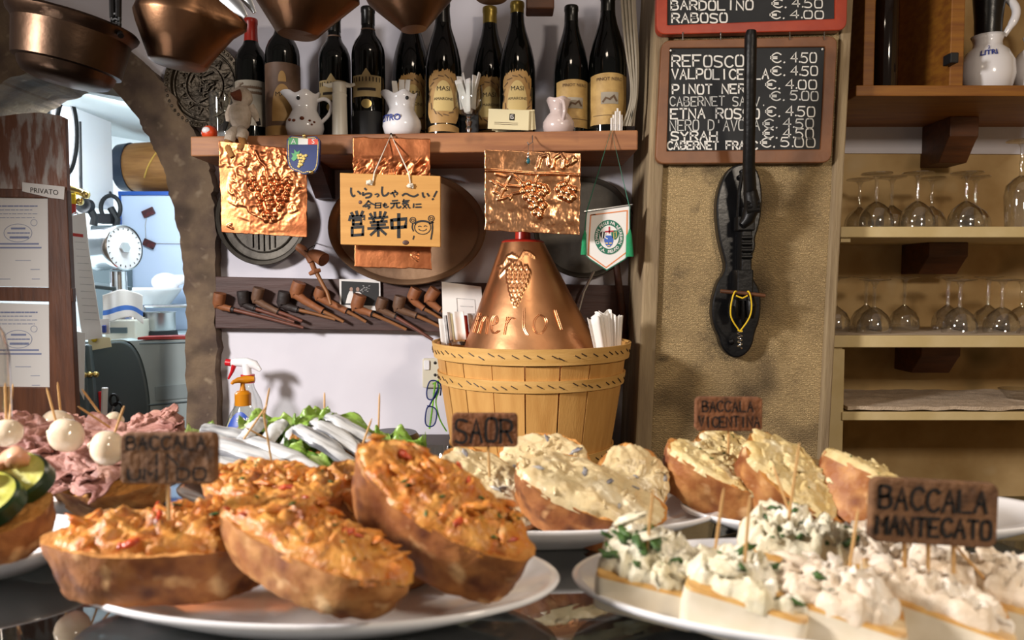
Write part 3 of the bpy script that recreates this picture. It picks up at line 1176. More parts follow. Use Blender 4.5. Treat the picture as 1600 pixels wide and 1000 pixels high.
def relief_panel(name, quad, Y, hfn, mat_, label, nu=110, nv=110, rough_edge=.0015, tilt=0.0, cat='copper relief'):
    """embossed sheet; quad = pixel corners tl, tr, br, bl; hfn(px, py) is the relief in pixels"""
    k = mpp(Y)

    def fn(u, v):
        tl, tr, br, bl = quad
        px = (tl[0] * (1 - u) + tr[0] * u) * (1 - v) + (bl[0] * (1 - u) + br[0] * u) * v
        py = (tl[1] * (1 - u) + tr[1] * u) * (1 - v) + (bl[1] * (1 - u) + br[1] * u) * v
        e = min(u, v, 1 - u, 1 - v)
        n = fbm((px * .08, py * .08, 3), 2) * (1.2 if e < .02 else 0)
        p = P(px + n, py + n, Y)
        return Vector((p.x, Y - hfn(px, py) * k - tilt * (1 - v), p.z))
    m = MB()
    m.grid(fn, nu, nv)
    o = m.build(name, mat_, None, sharp=0, solid=.0008, recalc=False)
    tag(o, label, cat)
    return o


def grapes_h(px, py, gs, r, h):
    d = min(((px - x) ** 2 + (py - y) ** 2) for x, y in gs)
    return h * sqrt(max(0, 1 - d / (r * r)))


rg = random.Random(11)
G1 = []
for row, (y, x0, x1, n) in enumerate(((280, 398, 450, 5), (288, 392, 456, 7), (296, 396, 452, 6), (304, 402, 448, 5), (312, 406, 446, 5), (320, 408, 440, 4), (328, 410, 436, 3), (336, 414, 432, 3), (344, 418, 430, 2))):
    for q in range(n):
        G1.append((x0 + (x1 - x0) * q / (n - 1) + rg.uniform(-2, 2), y + rg.uniform(-2, 2)))
G1 += [(433, 275), (449, 282)]


def h1(px, py):
    h = grapes_h(px, py, G1, 4.7, 4.6)
    # tangled leaves round the cluster
    dx, dy = (px - 418) / 62, (py - 300) / 72
    ang = dx * dx + dy * dy
    msk = max(0, min(1, (1.05 - ang) * 3)) * (1 if py < 350 - abs(px - 425) * .5 else .35)
    if py < 262:
        msk = max(msk, .55)
    rid = 1 - abs(fbm((px * .05, py * .05, 1), 3)) * 2.2
    low = fbm((px * .016, py * .02, 9), 2)
    vine = poly_d((px, py), [(402, 238), (408, 252), (418, 262), (420, 276)])
    logo = poly_d((px, py), [(362, 350), (356, 353), (364, 357)])
    cl = max(0, min(1, 1.25 - math.hypot((px - 424) / 34, (py - 305) / 46)))
    return max(h, msk * (1 - .8 * cl) * (rid * 1.9 + .3)) + 2.0 * low + 2.2 * sm(vine, 2.2) + 1.6 * sm(logo, 1.5)


relief_panel('copper_relief', [(344, 221), (481, 236), (480, 371), (346, 363)], 1.553, h1, 'copper_orange',
             'embossed copper grape panel hanging at the left, under the plush goose', 130, 130, tilt=.008)


def h2(px, py):
    msk = max(0, min(1, (py - 243) / 12)) * max(0, min(1, (300 - py) / 20))
    rid = 1 - abs(fbm((px * .045 + (py * .03), py * .03, 4), 4)) * 2.2
    low = fbm((px * .014, py * .014, 2), 2)
    logo = min(poly_d((px, py), [(653, 394), (643, 399), (652, 407)]), poly_d((px, py), [(653, 398), (647, 400), (653, 404)]))
    return msk * rid * 3.4 + low * 2.2 + 1.6 * sm(logo, 1.4)


relief_panel('copper_relief', [(551, 214), (672, 217), (674, 421), (554, 417)], 1.562, h2, 'copper_orange',
             'tall copper panel hanging behind the Japanese wooden sign', 90, 140)

G3 = [(818, 290), (826, 287), (835, 290), (843, 291), (851, 293), (818, 299), (826, 298), (834, 297), (845, 301), (854, 298), (822, 308), (831, 305), (839, 308), (848, 303), (836, 316), (845, 313), (828, 313),
      (832, 325), (838, 322), (846, 325), (850, 321), (836, 332), (844, 333), (843, 337), (876, 290), (882, 288), (890, 294), (872, 296), (879, 300), (888, 302), (897, 296), (883, 309), (890, 312), (895, 308), (877, 306)]
LEAF3 = [[(768, 283), (776, 290), (772, 300), (780, 304), (778, 312), (788, 310), (794, 307), (797, 311), (801, 303), (812, 301), (818, 296)],
         [(775, 272), (790, 276), (800, 272), (812, 283), (818, 296)], [(780, 310), (786, 298), (798, 276), (802, 270)], [(790, 296), (775, 285)], [(793, 290), (812, 292)]]
VINE3 = [[(755, 266), (790, 268), (815, 270), (840, 272), (870, 272), (908, 274)], [(843, 272), (838, 280), (836, 287)], [(889, 273), (888, 280), (884, 286)]]
TOP3 = [[(840, 262), (845, 245), (856, 243), (858, 258)], [(864, 262), (866, 248), (876, 242), (882, 250), (880, 262)], [(886, 258), (896, 246), (892, 256), (900, 250)]]


def h3(px, py):
    h = grapes_h(px, py, G3, 5.2, 5.0)
    lf = min(poly_d((px, py), l) for l in LEAF3)
    vn = min(poly_d((px, py), l) for l in VINE3)
    tp = min(poly_d((px, py), l) for l in TOP3)
    low = fbm((px * .018, py * .03, 6), 3)
    ham = fbm((px * .10 + py * .05, py * .06 - px * .05, 2), 3) * (1.6 if py > 310 else .9)
    return max(h, 2.4 * sm(lf, 2.2), 2.8 * sm(vn, 2.4), 3 * sm(tp, 3.2)) + low * 2.2 + ham * .38


relief_panel('copper_relief', [(757, 234), (908, 240), (905, 367), (758, 360)], 1.515, h3, 'copper_bright',
             'square bright copper panel with vine leaf and grapes, above the copper cone', 140, 130)
m = MB()
q = lambda x, y, Y=1.512: P(x, y, Y)
m.tube([q(832, 212, 1.575), q(832, 222, 1.565), q(826, 226, 1.54), q(824, 222, 1.54)], .0012, 6)
m.tube([q(833, 222, 1.565), q(833, 237, 1.512)], .0006, 5)
m.tube([q(825, 224, 1.54), q(826, 236, 1.510)], .0006, 5)
t = thing('hook_pendant', 'wire hook with a small teal drop bead over the square copper panel', 'pendant', q(826, 250))
m.build('wire_hook', 'steel', t)
m = MB()
m.sphere(q(825.5, 240, 1.508), (.0022, .0022, .003), 10, 8)
m.sphere(q(825.5, 245, 1.506), (.003, .003, .003), 10, 8)
m.build('silver_bead', 'chrome', t)
m = MB()
m.sphere(q(825.5, 251.5, 1.506), (.0042, .0035, .006), 12, 8)
mat('teal_bead', '1d5a66', rough=.15)
m.build('drop_bead', 'teal_bead', t)

# ---------------------------------------------------------------- shield badge
t = thing('shield_badge', 'blue shield badge with grapes, lettered A and S, pinned to the shelf', 'badge', P(472, 275, 1.524))
YB = 1.524


def bpt(y):
    return lambda a, bb, c=None: P(a, bb, y)


sh = [(448, 211), (473, 214), (500, 212), (499, 240), (497, 262), (491, 270), (481, 270), (474, 273), (467, 269), (456, 266), (450, 258), (448, 240)]
sh = chaikin_closed(sh, 1)
m = MB()
kk = lambda d: (lambda a, bb, c: P(a, bb, YB) + Vector((0, c, 0)))
m.prism(sh, 0, .012, kk(0))
m.build('badge_body', 'badge_blue', t, smooth=False)
m = MB()
inn = [(473 + (x - 473) * .9, 241 + (y - 241) * .92) for x, y in sh]
for a, bb in zip(inn, inn[1:] + inn[:1]):
    m.ribbon([a, bb], 1.1, lambda a, bb: P(a, bb, YB - .0008))
m.build('badge_border', 'badge_gold', t)
for nm, x0, x1, mm in (('green_field', 451, 466, 'badge_green'), ('white_field', 466, 481.5, 'badge_white'), ('red_field', 481.5, 497, 'badge_red')):
    m = MB()
    m.prism([(x0, 215 + (x0 - 451) * .05), (x1, 215.5 + (x1 - 451) * .05), (x1 - .3, 226), (x0, 226)], -.001, 0, kk(0))
    f = m.build(nm, mm, t, smooth=False)
    if nm != 'white_field':
        m = MB()
        vs, fs = font_mesh('A' if nm[0] == 'g' else 'S', 11.5, lambda a, bb: P((x0 + x1) / 2 + a, 224.6 - bb, YB - .0016))
        m.add(vs, fs)
        m.build('lettering', 'badge_white', f, smooth=False)
m = MB()
for x, y in ((466, 243), (470, 242), (474, 244), (478, 243), (467, 247), (471, 247), (475, 248), (469, 252), (473, 252), (468, 256), (471, 257), (467, 260)):
    m.sphere(P(x, y, YB - .001), (.0034, .0016, .003), 8, 6)
m.build('grape_emblem', 'badge_gold', t)
m = MB()
lf = [(455, 248), (458, 244), (455, 239), (460, 240), (460, 233), (464, 238), (469, 235), (467, 242), (463, 249), (459, 252)]
m.prism(lf, -.001, 0, kk(0))
m.build('leaf_emblem', 'badge_green', t, smooth=False)
m = MB()
m.sphere(P(475, 212, YB - .003), (.004, .003, .004), 10, 6)
m.sphere(P(486, 269, YB - .003), (.005, .003, .004), 10, 6)
m.build('pin', 'brass', t)

# ---------------------------------------------------------------- wooden sign with the Japanese greeting
YS = 1.522
t = thing('wooden_sign', 'pale wooden sign with black Japanese lettering hung on a white cord', 'sign', P(609, 385, YS))
m = MB()
m.prism([(531, 270), (688, 275), (688, 386), (532, 382)], 0, .012, lambda a, bb, c: P(a, bb, YS) + Vector((0, c, 0)))
bd = m.build('board', 'sign_wood', t, smooth=False, bevel=.0012)
sk = lambda a, bb: P(a, bb, YS - .0008)
ink = MB()


def kana(text, cx, base, size, bold=0, sp=1.0):
    vs, fs = font_mesh(text, size, lambda a, bb: sk(cx + a, base - bb + a * .022), bold=bold, spacing=sp)
    ink.add(vs, fs)


S_ = lambda pts, w=2.4: ink.ribbon(chaikin([(320 + x / 4.444, 200 + y / 4.444) for x, y in pts], 2), w * 1.25, sk)
# hand-brushed first line
S_([(1015, 418), (1014, 450), (1028, 478), (1040, 468)])
S_([(1062, 440), (1072, 447), (1080, 458)])
S_([(1110, 420), (1120, 428)])
S_([(1098, 448), (1095, 470), (1120, 455), (1150, 452), (1158, 466), (1140, 482), (1118, 484)])
S_([(1182, 462), (1200, 456), (1210, 466), (1196, 478)], 1.8)
S_([(1232, 410), (1228, 450), (1240, 474), (1262, 466), (1275, 450)])
S_([(1290, 456), (1320, 444), (1340, 450), (1330, 464)], 1.9)
S_([(1318, 434), (1324, 442)], 1.9)
S_([(1302, 446), (1318, 478)], 1.9)
S_([(1372, 468), (1395, 452), (1425, 470), (1455, 478), (1480, 462)])
S_([(1512, 450), (1516, 476), (1526, 480)])
S_([(1545, 456), (1556, 472)])
S_([(1610, 440), (1590, 478)], 2.2)
S_([(1582, 492), (1584, 495)], 2.6)
# second line
S_([(1135, 506), (1118, 530), (1098, 545)], 2)
S_([(1135, 506), (1155, 524), (1178, 532)], 2)
S_([(1125, 534), (1148, 532)], 1.7)
S_([(1112, 545), (1150, 543), (1135, 560)], 2)
for pp in ([(1185, 522), (1183, 556)], [(1185, 522), (1222, 520), (1220, 554)], [(1185, 538), (1220, 536)], [(1184, 555), (1221, 553)]):
    ink.ribbon([(320 + x / 4.444, 200 + y / 4.444) for x, y in pp], 1.8, sk)
S_([(1250, 520), (1242, 545), (1255, 555), (1274, 545)], 1.6)
S_([(1236, 530), (1262, 528)], 1.5)
S_([(1236, 540), (1262, 538)], 1.5)
S_([(1302, 506), (1338, 503)], 2)
S_([(1290, 524), (1352, 519)], 2)
S_([(1316, 524), (1310, 545), (1292, 557)], 2)
S_([(1332, 522), (1332, 552), (1352, 555), (1360, 545)], 2)
S_([(1382, 496), (1374, 514)], 1.8)
S_([(1380, 506), (1418, 503)], 1.8)
S_([(1378, 516), (1412, 514)], 1.6)
S_([(1370, 526), (1410, 523), (1412, 548), (1424, 556)], 1.8)
S_([(1378, 534), (1400, 556)], 1.6)
S_([(1400, 532), (1374, 558)], 1.6)
S_([(1450, 526), (1448, 552)], 1.9)
S_([(1466, 530), (1500, 528)], 1.9)
S_([(1464, 550), (1502, 549)], 1.9)
# third line, thick brush
B_ = lambda pts, w=4.0: ink.ribbon([(320 + x / 4.444, 200 + y / 4.444) for x, y in pts], w * 1.2, sk)
for pp in ([(1018, 590), (1030, 612)], [(1052, 580), (1058, 606)], [(1096, 580), (1084, 608)], [(1004, 640), (1008, 620), (1110, 612), (1104, 634)],
           [(1030, 640), (1030, 672)], [(1030, 640), (1084, 636), (1084, 666)], [(1030, 670), (1086, 666)], [(1022, 692), (1022, 748)], [(1022, 692), (1098, 686), (1096, 742)], [(1022, 746), (1098, 740)]):
    B_(pp, 3.6)
for pp in ([(1180, 586), (1182, 620)], [(1218, 582), (1216, 618)], [(1148, 596), (1160, 616)], [(1254, 584), (1242, 612)], [(1140, 628), (1266, 618)], [(1168, 634), (1176, 650)], [(1236, 630), (1226, 648)],
           [(1150, 656), (1262, 648)], [(1158, 676), (1250, 670)], [(1134, 698), (1272, 690)], [(1202, 652), (1204, 750)], [(1198, 700), (1152, 742)], [(1212, 698), (1256, 738)]):
    B_(pp, 3.3)
for pp in ([(1296, 640), (1300, 696)], [(1296, 640), (1398, 630), (1392, 688)], [(1300, 694), (1394, 686)], [(1346, 598), (1346, 758)]):
    B_(pp, 4.2)
# the little cheering face
C = lambda cx, cy, rx, ry, w, a0=0, a1=360: ink.ribbon([(320 + (cx + rx * cos(R(a0 + (a1 - a0) * k / 18))) / 4.444, 200 + (cy + ry * sin(R(a0 + (a1 - a0) * k / 18))) / 4.444) for k in range(19)], w, sk)
C(1512, 690, 56, 48, 1.3, -30, 210)
C(1512, 668, 52, 22, 3.0, 190, 350)
C(1444, 640, 20, 20, 1.3)
C(1444, 640, 9, 9, 1.0)
C(1572, 628, 20, 20, 1.3)
C(1572, 628, 9, 9, 1.0)
C(1492, 686, 10, 5, 1.2, 180, 360)
C(1532, 684, 10, 5, 1.2, 180, 360)
C(1512, 694, 28, 20, 1.2, 20, 160)
S_([(1444, 662), (1438, 690), (1448, 715)], 1.6)
S_([(1452, 750), (1446, 772)], 1.6)
S_([(1578, 650), (1582, 700), (1570, 772)], 1.8)
S_([(1560, 660), (1586, 655)], 1.6)
ink.build('lettering', 'ink_black', bd, smooth=False, recalc=False)
m = MB()
m.tube([q(583, 284, YS - .002), q(585, 270, YS - .004), q(611, 211, 1.57), q(639, 271, YS - .004), q(641, 286, YS - .002)], .0016, 7)
for x, y in ((577, 285), (641, 290)):
    m.sphere(q(x, y, YS - .004), (.007, .005, .005), 12, 8, nz=.4, seed=x)
    m.tube([q(x - 4, y + 1, YS - .003), q(x + 5, y + 3, YS - .003)], .0025, 6)
m.build('cord', 'cord_white', t)
m = MB()
m.sphere(q(611, 210, 1.575), (.003, .004, .003), 10, 6)
m.build('nail', 'iron', t)
m = MB()
m.sphere(q(634, 379, YS), (.007, .0012, .005), 14, 6)
m.sphere(q(563, 316, YS), (.004, .001, .004), 14, 6)
m.build('knot_spot', 'dark_wood', bd)

# ---------------------------------------------------------------- pennant with crest
YP = 1.56
t = thing('pennant', 'white pennant with an orange border and round green crest, green cords and tassels', 'pennant', q(952, 425, YP))
pp = [(917, 328), (985, 320), (983, 398), (976, 405), (948, 422), (922, 405), (914, 398)]
m = MB()
m.prism(pp, 0, .0015, lambda a, bb, c: P(a, bb, YP) + Vector((0, c, 0)))
fl = m.build('banner_cloth', 'pennant_white', t, smooth=False)
fy = lambda d: (lambda a, bb: P(a, bb, YP - d))
m = MB()
ob = [(923, 336), (980, 329), (979, 394), (947, 418), (919, 398)]
m.ribbon(ob + [ob[0], (930, 335.2)], 1.8, fy(.0006))
m.build('orange_border', 'pennant_orange', fl, smooth=False)
m = MB()
m.ribbon([(914, 398), (922, 405), (948, 422), (976, 405), (983, 398)], 1.6, fy(.0007))
m.build('green_hem', 'pennant_green', fl, smooth=False)
cx, cy, rx, ry = 951.5, 370.5, 22.5, 27
el = lambda k, n=40: [(cx + rx * k * cos(2 * pi * i / n), cy + ry * k * sin(2 * pi * i / n)) for i in range(n)]
cr = MB()
cr.prism(el(1), -.0012, 0, lambda a, bb, c: P(a, bb, YP) + Vector((0, c, 0)))
cr = cr.build('crest', 'pennant_green', t, smooth=False)
m = MB()
m.prism(el(.68), -.0016, -.0012, lambda a, bb, c: P(a, bb, YP) + Vector((0, c, 0)))
m.build('crest_field', 'pennant_white', cr, smooth=False)
m = MB()


def ring_text(text, a_start, a_end, size, flip=False):
    n = len(text)
    for i, ch in enumerate(text):
        a = R(a_start + (a_end - a_start) * (i + .5) / n)
        x0, y0 = cx + rx * .84 * cos(a), cy - ry * .84 * sin(a)
        ang = a - pi / 2 if not flip else a + pi / 2
        if ch == ' ':
            continue
        vs, fs = font_mesh(ch, size, lambda u, v: P(x0 + u * cos(ang) - (v - size * .34) * sin(ang), y0 - (u * sin(ang) + (v - size * .34) * cos(ang)), YP - .0018), bold=.12)
        m.add(vs, fs)


ring_text('CUMANN PEILE NA hÉIREANN', 208, -28, 6.6)
ring_text('F.A. IRELAND', 222, 318, 6.6, True)
m.build('lettering', 'pennant_white', cr, smooth=False)


def shield(name, x, y, w, h, mm):
    pts = chaikin_closed([(x - w, y - h), (x + w, y - h), (x + w, y + h * .2), (x, y + h), (x - w, y + h * .2)], 1)
    k = MB()
    k.prism(pts, -.0024, -.0016, lambda a, bb, c: P(a, bb, YP) + Vector((0, c, 0)))
    return k.build(name, mm, cr, smooth=False)


shield('blue_shield', 951, 378, 7, 10, 'crest_blue')
shield('black_shield', 942, 368, 4.5, 6, 'ink_black')
shield('green_shield', 960.5, 368, 5.5, 8, 'pennant_green')
m = MB()
m.ribbon([(952, 355), (952, 364)], 2.2, fy(.0026))
m.ribbon([(946, 362), (958, 361)], 2.2, fy(.0026))
m.build('red_cross', 'crest_red', cr, smooth=False)
m = MB()
m.ribbon([(958, 364), (963, 362), (963, 370), (959, 374), (959, 365)], 1.0, fy(.0028))
for x, y in ((948, 380), (954, 380), (951, 384)):
    m.ribbon([(x - 1.4, y), (x + 1.4, y)], 2.0, fy(.0028))
m.build('gold_emblem', 'badge_gold', cr, smooth=False)
m = MB()
m.ribbon([(942, 363), (941, 372)], 1.6, fy(.0028))
m.ribbon([(946, 364), (945, 371), (949, 373)], 1.6, fy(.0028))
m.build('white_emblem', 'pennant_white', cr, smooth=False)
m = MB()
m.tube([q(913, 331, YP), q(988, 320, YP)], .0022, 8)
m.build('cross_bar', 'steel', t)
m = MB()
m.tube([q(917, 329, YP - .003), q(955, 203, 1.575), q(983, 321, YP - .003)], .0011, 6)
m.tube([q(917, 329, YP - .003), q(913, 365, YP - .003)], .0011, 6)
m.tube([q(984, 321, YP - .003), q(984, 362, YP - .003)], .0011, 6)
m.build('green_cord', 'pennant_green', t)
for x, y0, y1, w in ((914, 360, 398, 4.5), (984, 358, 401, 6)):
    m = MB()
    m.tube([q(x, y0, YP - .004), q(x, y0 + 6, YP - .004), q(x - 1, y0 + 10, YP - .004), q(x - 2 if x < 950 else x, y1, YP - .004)], [.0015, .0035, w * .0010, w * .0014], 12, flat=.7)
    m.build('tassel', 'tassel_green', t)

# ---------------------------------------------------------------- pipe board and pipes
YL = 1.765
m = MB()
m.prism(pxpoly([(336, 432), (470, 435), (600, 437), (700, 441), (985, 446), (985, 500), (690, 519), (560, 516), (336, 513)], YL), YL, WY)
o = m.build('pipe_board', 'pipe_board_wood', smooth=False, bevel=.002)
tag(o, 'long dark brown board on the white wall that carries the row of smoking pipes', 'board')


def pipe(pts, bm_, sm_, label, rb=10, Y0=1.745, rs=3.0, name='smoking_pipe', Y1=None):
    """pts: bowl mouth, elbow, shank end, stem end in pixels"""
    (tx, ty), (ex, ey), (sx, sy), (nx, ny) = pts
    k = mpp(Y0)
    Y1 = Y1 or Y0
    t = thing(name, label, 'pipe', q(ex, ey + rb * .6, Y0), 'clay pipes along the dark board')
    m = MB()
    tp, el_, shk, end = q(tx, ty, Y0 - .004), q(ex, ey, Y0), q(sx, sy, Y0), q(nx, ny, Y1)
    m.tube([tp + (el_ - tp) * .35, tp + (el_ - tp) * .02, tp, tp + (el_ - tp) * .22, tp + (el_ - tp) * .5, el_ + (tp - el_) * .15, el_, el_ + (shk - el_) * .2],
           [rb * .4 * k, rb * .72 * k, rb * .98 * k, rb * 1.0 * k, rb * .98 * k, rb * .95 * k, rb * .72 * k, rb * .3 * k], 16)
    m.tube([el_ + (tp - el_) * .12, el_ + (shk - el_) * .35, el_ + (shk - el_) * .8, shk], [rb * .75 * k, rb * .62 * k, rb * .5 * k, rb * .56 * k], 12)
    m.build('bowl', bm_, t)
    m = MB()
    m.tube([shk, shk + (end - shk) * .04], [rs * 1.35 * k, rs * 1.35 * k], 10)
    m.build('band', 'pipe_black', t)
    m = MB()
    m.tube([shk, shk + (end - shk) * .5 + Vector((0, 0, .001)), end], [rs * 1.05 * k, rs * .9 * k, rs * .8 * k], 10)
    m.build('stem', sm_, t)
    return t


pipe([(344, 458), (341, 478), (361, 483), (474, 512)], 'pipe_clay', 'pipe_stem_red', 'reddish clay pipe with long dark stem, leftmost on the board', 9.5)
pipe([(379, 455), (381, 476), (397, 482), (460, 503)], 'pipe_black', 'pipe_stem_red', 'black clay pipe, second from the left on the board', 9, 1.75)
pipe([(405, 450), (400, 470), (434, 487), (472, 502)], 'pipe_brown', 'pipe_stem_red', 'greyish brown pipe standing upright, third from the left on the board', 9, 1.742)
pipe([(445, 456), (441, 477), (465, 484), (524, 499)], 'pipe_black', 'pipe_stem_wood', 'black clay pipe with orange stem, between two brown pipes', 10, 1.75)
pipe([(468, 441), (461, 461), (504, 486), (537, 503)], 'pipe_clay', 'pipe_stem_wood', 'tall orange clay pipe with orange stem, directly right of a black one', 10.5, 1.742)
pipe([(503, 451), (498, 465), (541, 486), (572, 503)], 'pipe_clay', 'pipe_stem_wood', 'orange clay pipe crossed by the stem of the hanging pipe', 10, 1.75)
pipe([(563, 461), (556, 482), (580, 490), (635, 515)], 'pipe_clay', 'pipe_stem_wood', 'brown clay pipe before the lower edge of the black photo print', 10.5, 1.742)
pipe([(599, 466), (593, 483), (617, 494), (676, 531)], 'pipe_brown', 'pipe_stem_red', 'brown pipe with long stem reaching to the basket rim', 9, 1.75, Y1=1.735)
pipe([(626, 463), (621, 483), (650, 493), (688, 511)], 'pipe_brown', 'pipe_stem_wood', 'ribbed brown pipe, third from the right on the board', 9.5, 1.742)
pipe([(651, 451), (643, 468), (662, 482), (691, 499)], 'pipe_clay', 'pipe_stem_wood', 'orange clay pipe, second from the right on the board', 9.5, 1.75)
pipe([(681, 452), (669, 470), (688, 484), (716, 500)], 'pipe_clay', 'pipe_stem_wood', 'orange clay pipe at the right end beside the white papers', 10, 1.742)

t = thing('hanging_pipe', 'large brown pipe hung by a wire loop above the pipe board', 'pipe', q(495, 400, 1.73))
k = mpp(1.73)
m = MB()
m.tube([q(465, 385, 1.735), q(473, 390, 1.733), q(482, 399, 1.73), q(487, 409, 1.73)], [6 * k, 7 * k, 6 * k, 6 * k], 14)
m.tube([q(481, 396, 1.73), q(490, 397, 1.722), q(498, 401, 1.715), q(506, 406, 1.708), q(507, 406.5, 1.707), q(500, 402, 1.715)], [4 * k, 8 * k, 10.5 * k, 11 * k, 9 * k, 6 * k], 16)
m.build('bowl', 'pipe_clay', t)
m = MB()
m.tube([q(485, 404, 1.73), q(490, 418, 1.733), q(494, 426, 1.735)], [4.5 * k, 4.2 * k, 4.4 * k], 12)
m.tube([q(484, 428, 1.735), q(492, 424, 1.731), q(501, 422, 1.735)], [3 * k, 4.6 * k, 3 * k], 10)
m.build('ring', 'pipe_clay', t)
m = MB()
m.tube([q(495, 427, 1.734), q(505, 446, 1.73), q(511, 456, 1.728), q(517, 476, 1.72)], [3.4 * k, 3.0 * k, 2.8 * k, 2.4 * k], 10)
m.build('stem', 'pipe_stem_wood', t)
m = MB()
m.tube([q(476, 391, 1.722), q(484, 396, 1.718), q(490, 388, 1.722), q(494, 380, 1.75), q(492, 383, 1.73), q(483, 388, 1.726), q(477, 398, 1.722)], .0009, 6)
m.tube([q(494, 380, 1.75), q(494, 380, WY)], .0012, 6)
m.build('wire_loop', 'iron', t)

# photo print
t = thing('photo_print', 'small black photo print with two people in white, pinned to the pipe board', 'photo', q(563, 487, 1.757))
m = MB()
YF = 1.757
m.prism([(530, 436), (594, 436), (595, 486), (531, 480)], 0, .0012, lambda a, bb, c: P(a, bb, YF) + Vector((0, c, 0)))
bd = m.build('print_paper', 'white_paper', t, smooth=False)
m = MB()
m.prism([(533.5, 439), (592, 442), (592, 478), (533.5, 476)], -.0005, 0, lambda a, bb, c: P(a, bb, YF) + Vector((0, c, 0)))
im = m.build('print_image', 'ink_black', t, smooth=False)
m = MB()
for pts in ([(540, 474), (543, 462), (546, 455), (551, 455), (553, 464), (555, 474)], [(553, 463), (556, 456), (562, 456), (566, 460), (564, 468), (557, 468)]):
    m.prism(pts, -.0009, -.0005, lambda a, bb, c: P(a, bb, YF) + Vector((0, c, 0)))
m.build('white_shirt', 'white_paper', im, smooth=False)
m = MB()
mat('print_skin', 'a08070', rough=.6)
for x, y in ((549, 452), (559, 452)):
    m.prism([(x + 2.6 * cos(a), y + 3.4 * sin(a)) for a in [i / 10 * 2 * pi for i in range(10)]], -.0011, -.0007, lambda a, bb, c: P(a, bb, YF) + Vector((0, c, 0)))
m.build('face_print', 'print_skin', im, smooth=False)
m = MB()
rr = random.Random(3)
for i in range(16):
    x, y = rr.uniform(562, 578), rr.uniform(446, 456)
    m.ribbon([(x, y), (x + 2, y + rr.uniform(-1, 1))], 1.0, lambda a, bb: P(a, bb, YF - .0008))
m.build('print_detail', 'grey_paper', im, smooth=False)

# ---------------------------------------------------------------- basket with copper cone, papers and napkins
BC = Vector((P(830, 530, 1.575).x, 1.575, 0))
BT, BB = P(830, 533, 1.575).z, BZ
BR, BR0 = .202, .163
HB = BT - BB
t = thing('wooden_basket', 'round slatted wooden basket with stapled hoops under the copper cone', 'basket', (BC.x, BC.y, BB))
br_ = lambda z: BR0 + (BR - BR0) * ((z - BB) / HB) ** .9
NS = 19
for k in range(NS):
    a = 2 * pi * (k + .5) / NS
    m = MB()
    wv = [1.02, .96, 1.0, .93][k % 4]

    def fn(u, v, a=a, wv=wv):
        z = BB + .004 + v * (HB - .006)
        aa = a + (u - .5) * 2 * pi / NS * .985 * wv
        r = br_(z) + .0006 * sin(k * 2.1) + .0012 * (4 * (u - .5) ** 2 - .3)
        return Vector((BC.x + r * cos(aa), BC.y + r * sin(aa), z))
    m.grid(fn, 6, 10)
    m.build('slat', 'basket_wood', t, solid=.0035, sharp=0)
for z0, z1, nm in ((BT - .030, BT + .001, 'rim_hoop'), (BT - .083, BT - .060, 'middle_hoop'), (BB + .012, BB + .034, 'bottom_hoop')):
    m = MB()
    ex = .007 if nm == 'rim_hoop' else .0045

    r0, r1 = br_(z0) + ex, br_(z1) + ex
    m.lathe([(r0 - .002, z0), (r0 + .0022, z0), (r1 + .0022, z1), (r1 - .002, z1), (r0 - .002, z0)], 72, (BC.x, BC.y, 0))
    hp = m.build(nm, 'hoop_wood', t)
    m = MB()
    rr = random.Random(len(nm))
    for i in range(30):
        a = pi + i / 29 * pi + rr.uniform(-.03, .03)
        z = (z0 + z1) / 2 + rr.uniform(-.004, .004)
        r = br_(z) + ex + .0030
        m.tube([(BC.x + r * cos(a - .028), BC.y + r * sin(a - .028), z + .003), (BC.x + r * cos(a + .028), BC.y + r * sin(a + .028), z - .003)], .0011, 5)
    m.build('staple', 'staple_dark', hp, kind='stuff')
m = MB().lathe([(0, BB + .004), (BR0 - .004, BB + .004)], 40, (BC.x, BC.y, 0))
m.build('basket_floor', 'basket_wood', t)

CC = Vector((P(823, 450, 1.60).x, 1.60, 0))
ztop = P(820, 377, 1.57).z
zrim = P(820, 530, 1.60).z
zbot = BB + .09
rt = 33 * mpp(1.57)
rrim = 100 * mpp(1.60)
cr_ = lambda z: rt + (rrim - rt) * (ztop - z) / (ztop - zrim) * (1.0 if z > zrim else .92) + (0 if z > zrim else .08 * (rrim - rt))
cr_ = lambda z: min(.168, rt + (rrim - rt) * (ztop - z) / (ztop - zrim))
sl_ = (rrim - rt) / (ztop - zrim)
lean = P(832, 530, 1.6).x - P(820, 378, 1.6).x
cxz = lambda z: CC.x + lean * ((ztop - z) / (ztop - zrim) - .5)
t = thing('wine_flask', 'tall copper cone lettered merlot with embossed grapes, standing in the basket', 'copper cone', (CC.x, CC.y, zbot))
GC = []
for row, (y, x0, x1, n) in enumerate(((418, 797, 822, 4), (425, 794, 826, 5), (432, 794, 824, 5), (439, 795, 822, 5), (446, 797, 819, 4), (453, 798, 816, 4), (460, 800, 813, 3), (468, 802, 810, 2), (475, 806, 807, 1))):
    for i in range(n):
        GC.append((x0 + (x1 - x0) * i / max(1, n - 1), y))
LC = [[(792, 402), (800, 398), (812, 404), (818, 394), (828, 396), (836, 402)], [(812, 404), (806, 414), (812, 420)], [(780, 432), (782, 420), (776, 418), (788, 412), (792, 405), (800, 410), (806, 416)], [(780, 432), (795, 416), (806, 408)], [(806, 408), (814, 412), (812, 420)]]


def cone_pt(px, z, out=0.0):
    """the front of the cone at pixel column px and height z"""
    r = cr_(z)
    x = P(px, 450, 1.6 - r * .8).x - cxz(z)
    x = max(-r * .995, min(r * .995, x))
    a = math.acos(x / r)
    n = Vector((cos(a), -sin(a), sl_)).normalized()
    return Vector((cxz(z) + r * cos(a), CC.y - r * sin(a), z)) + n * out


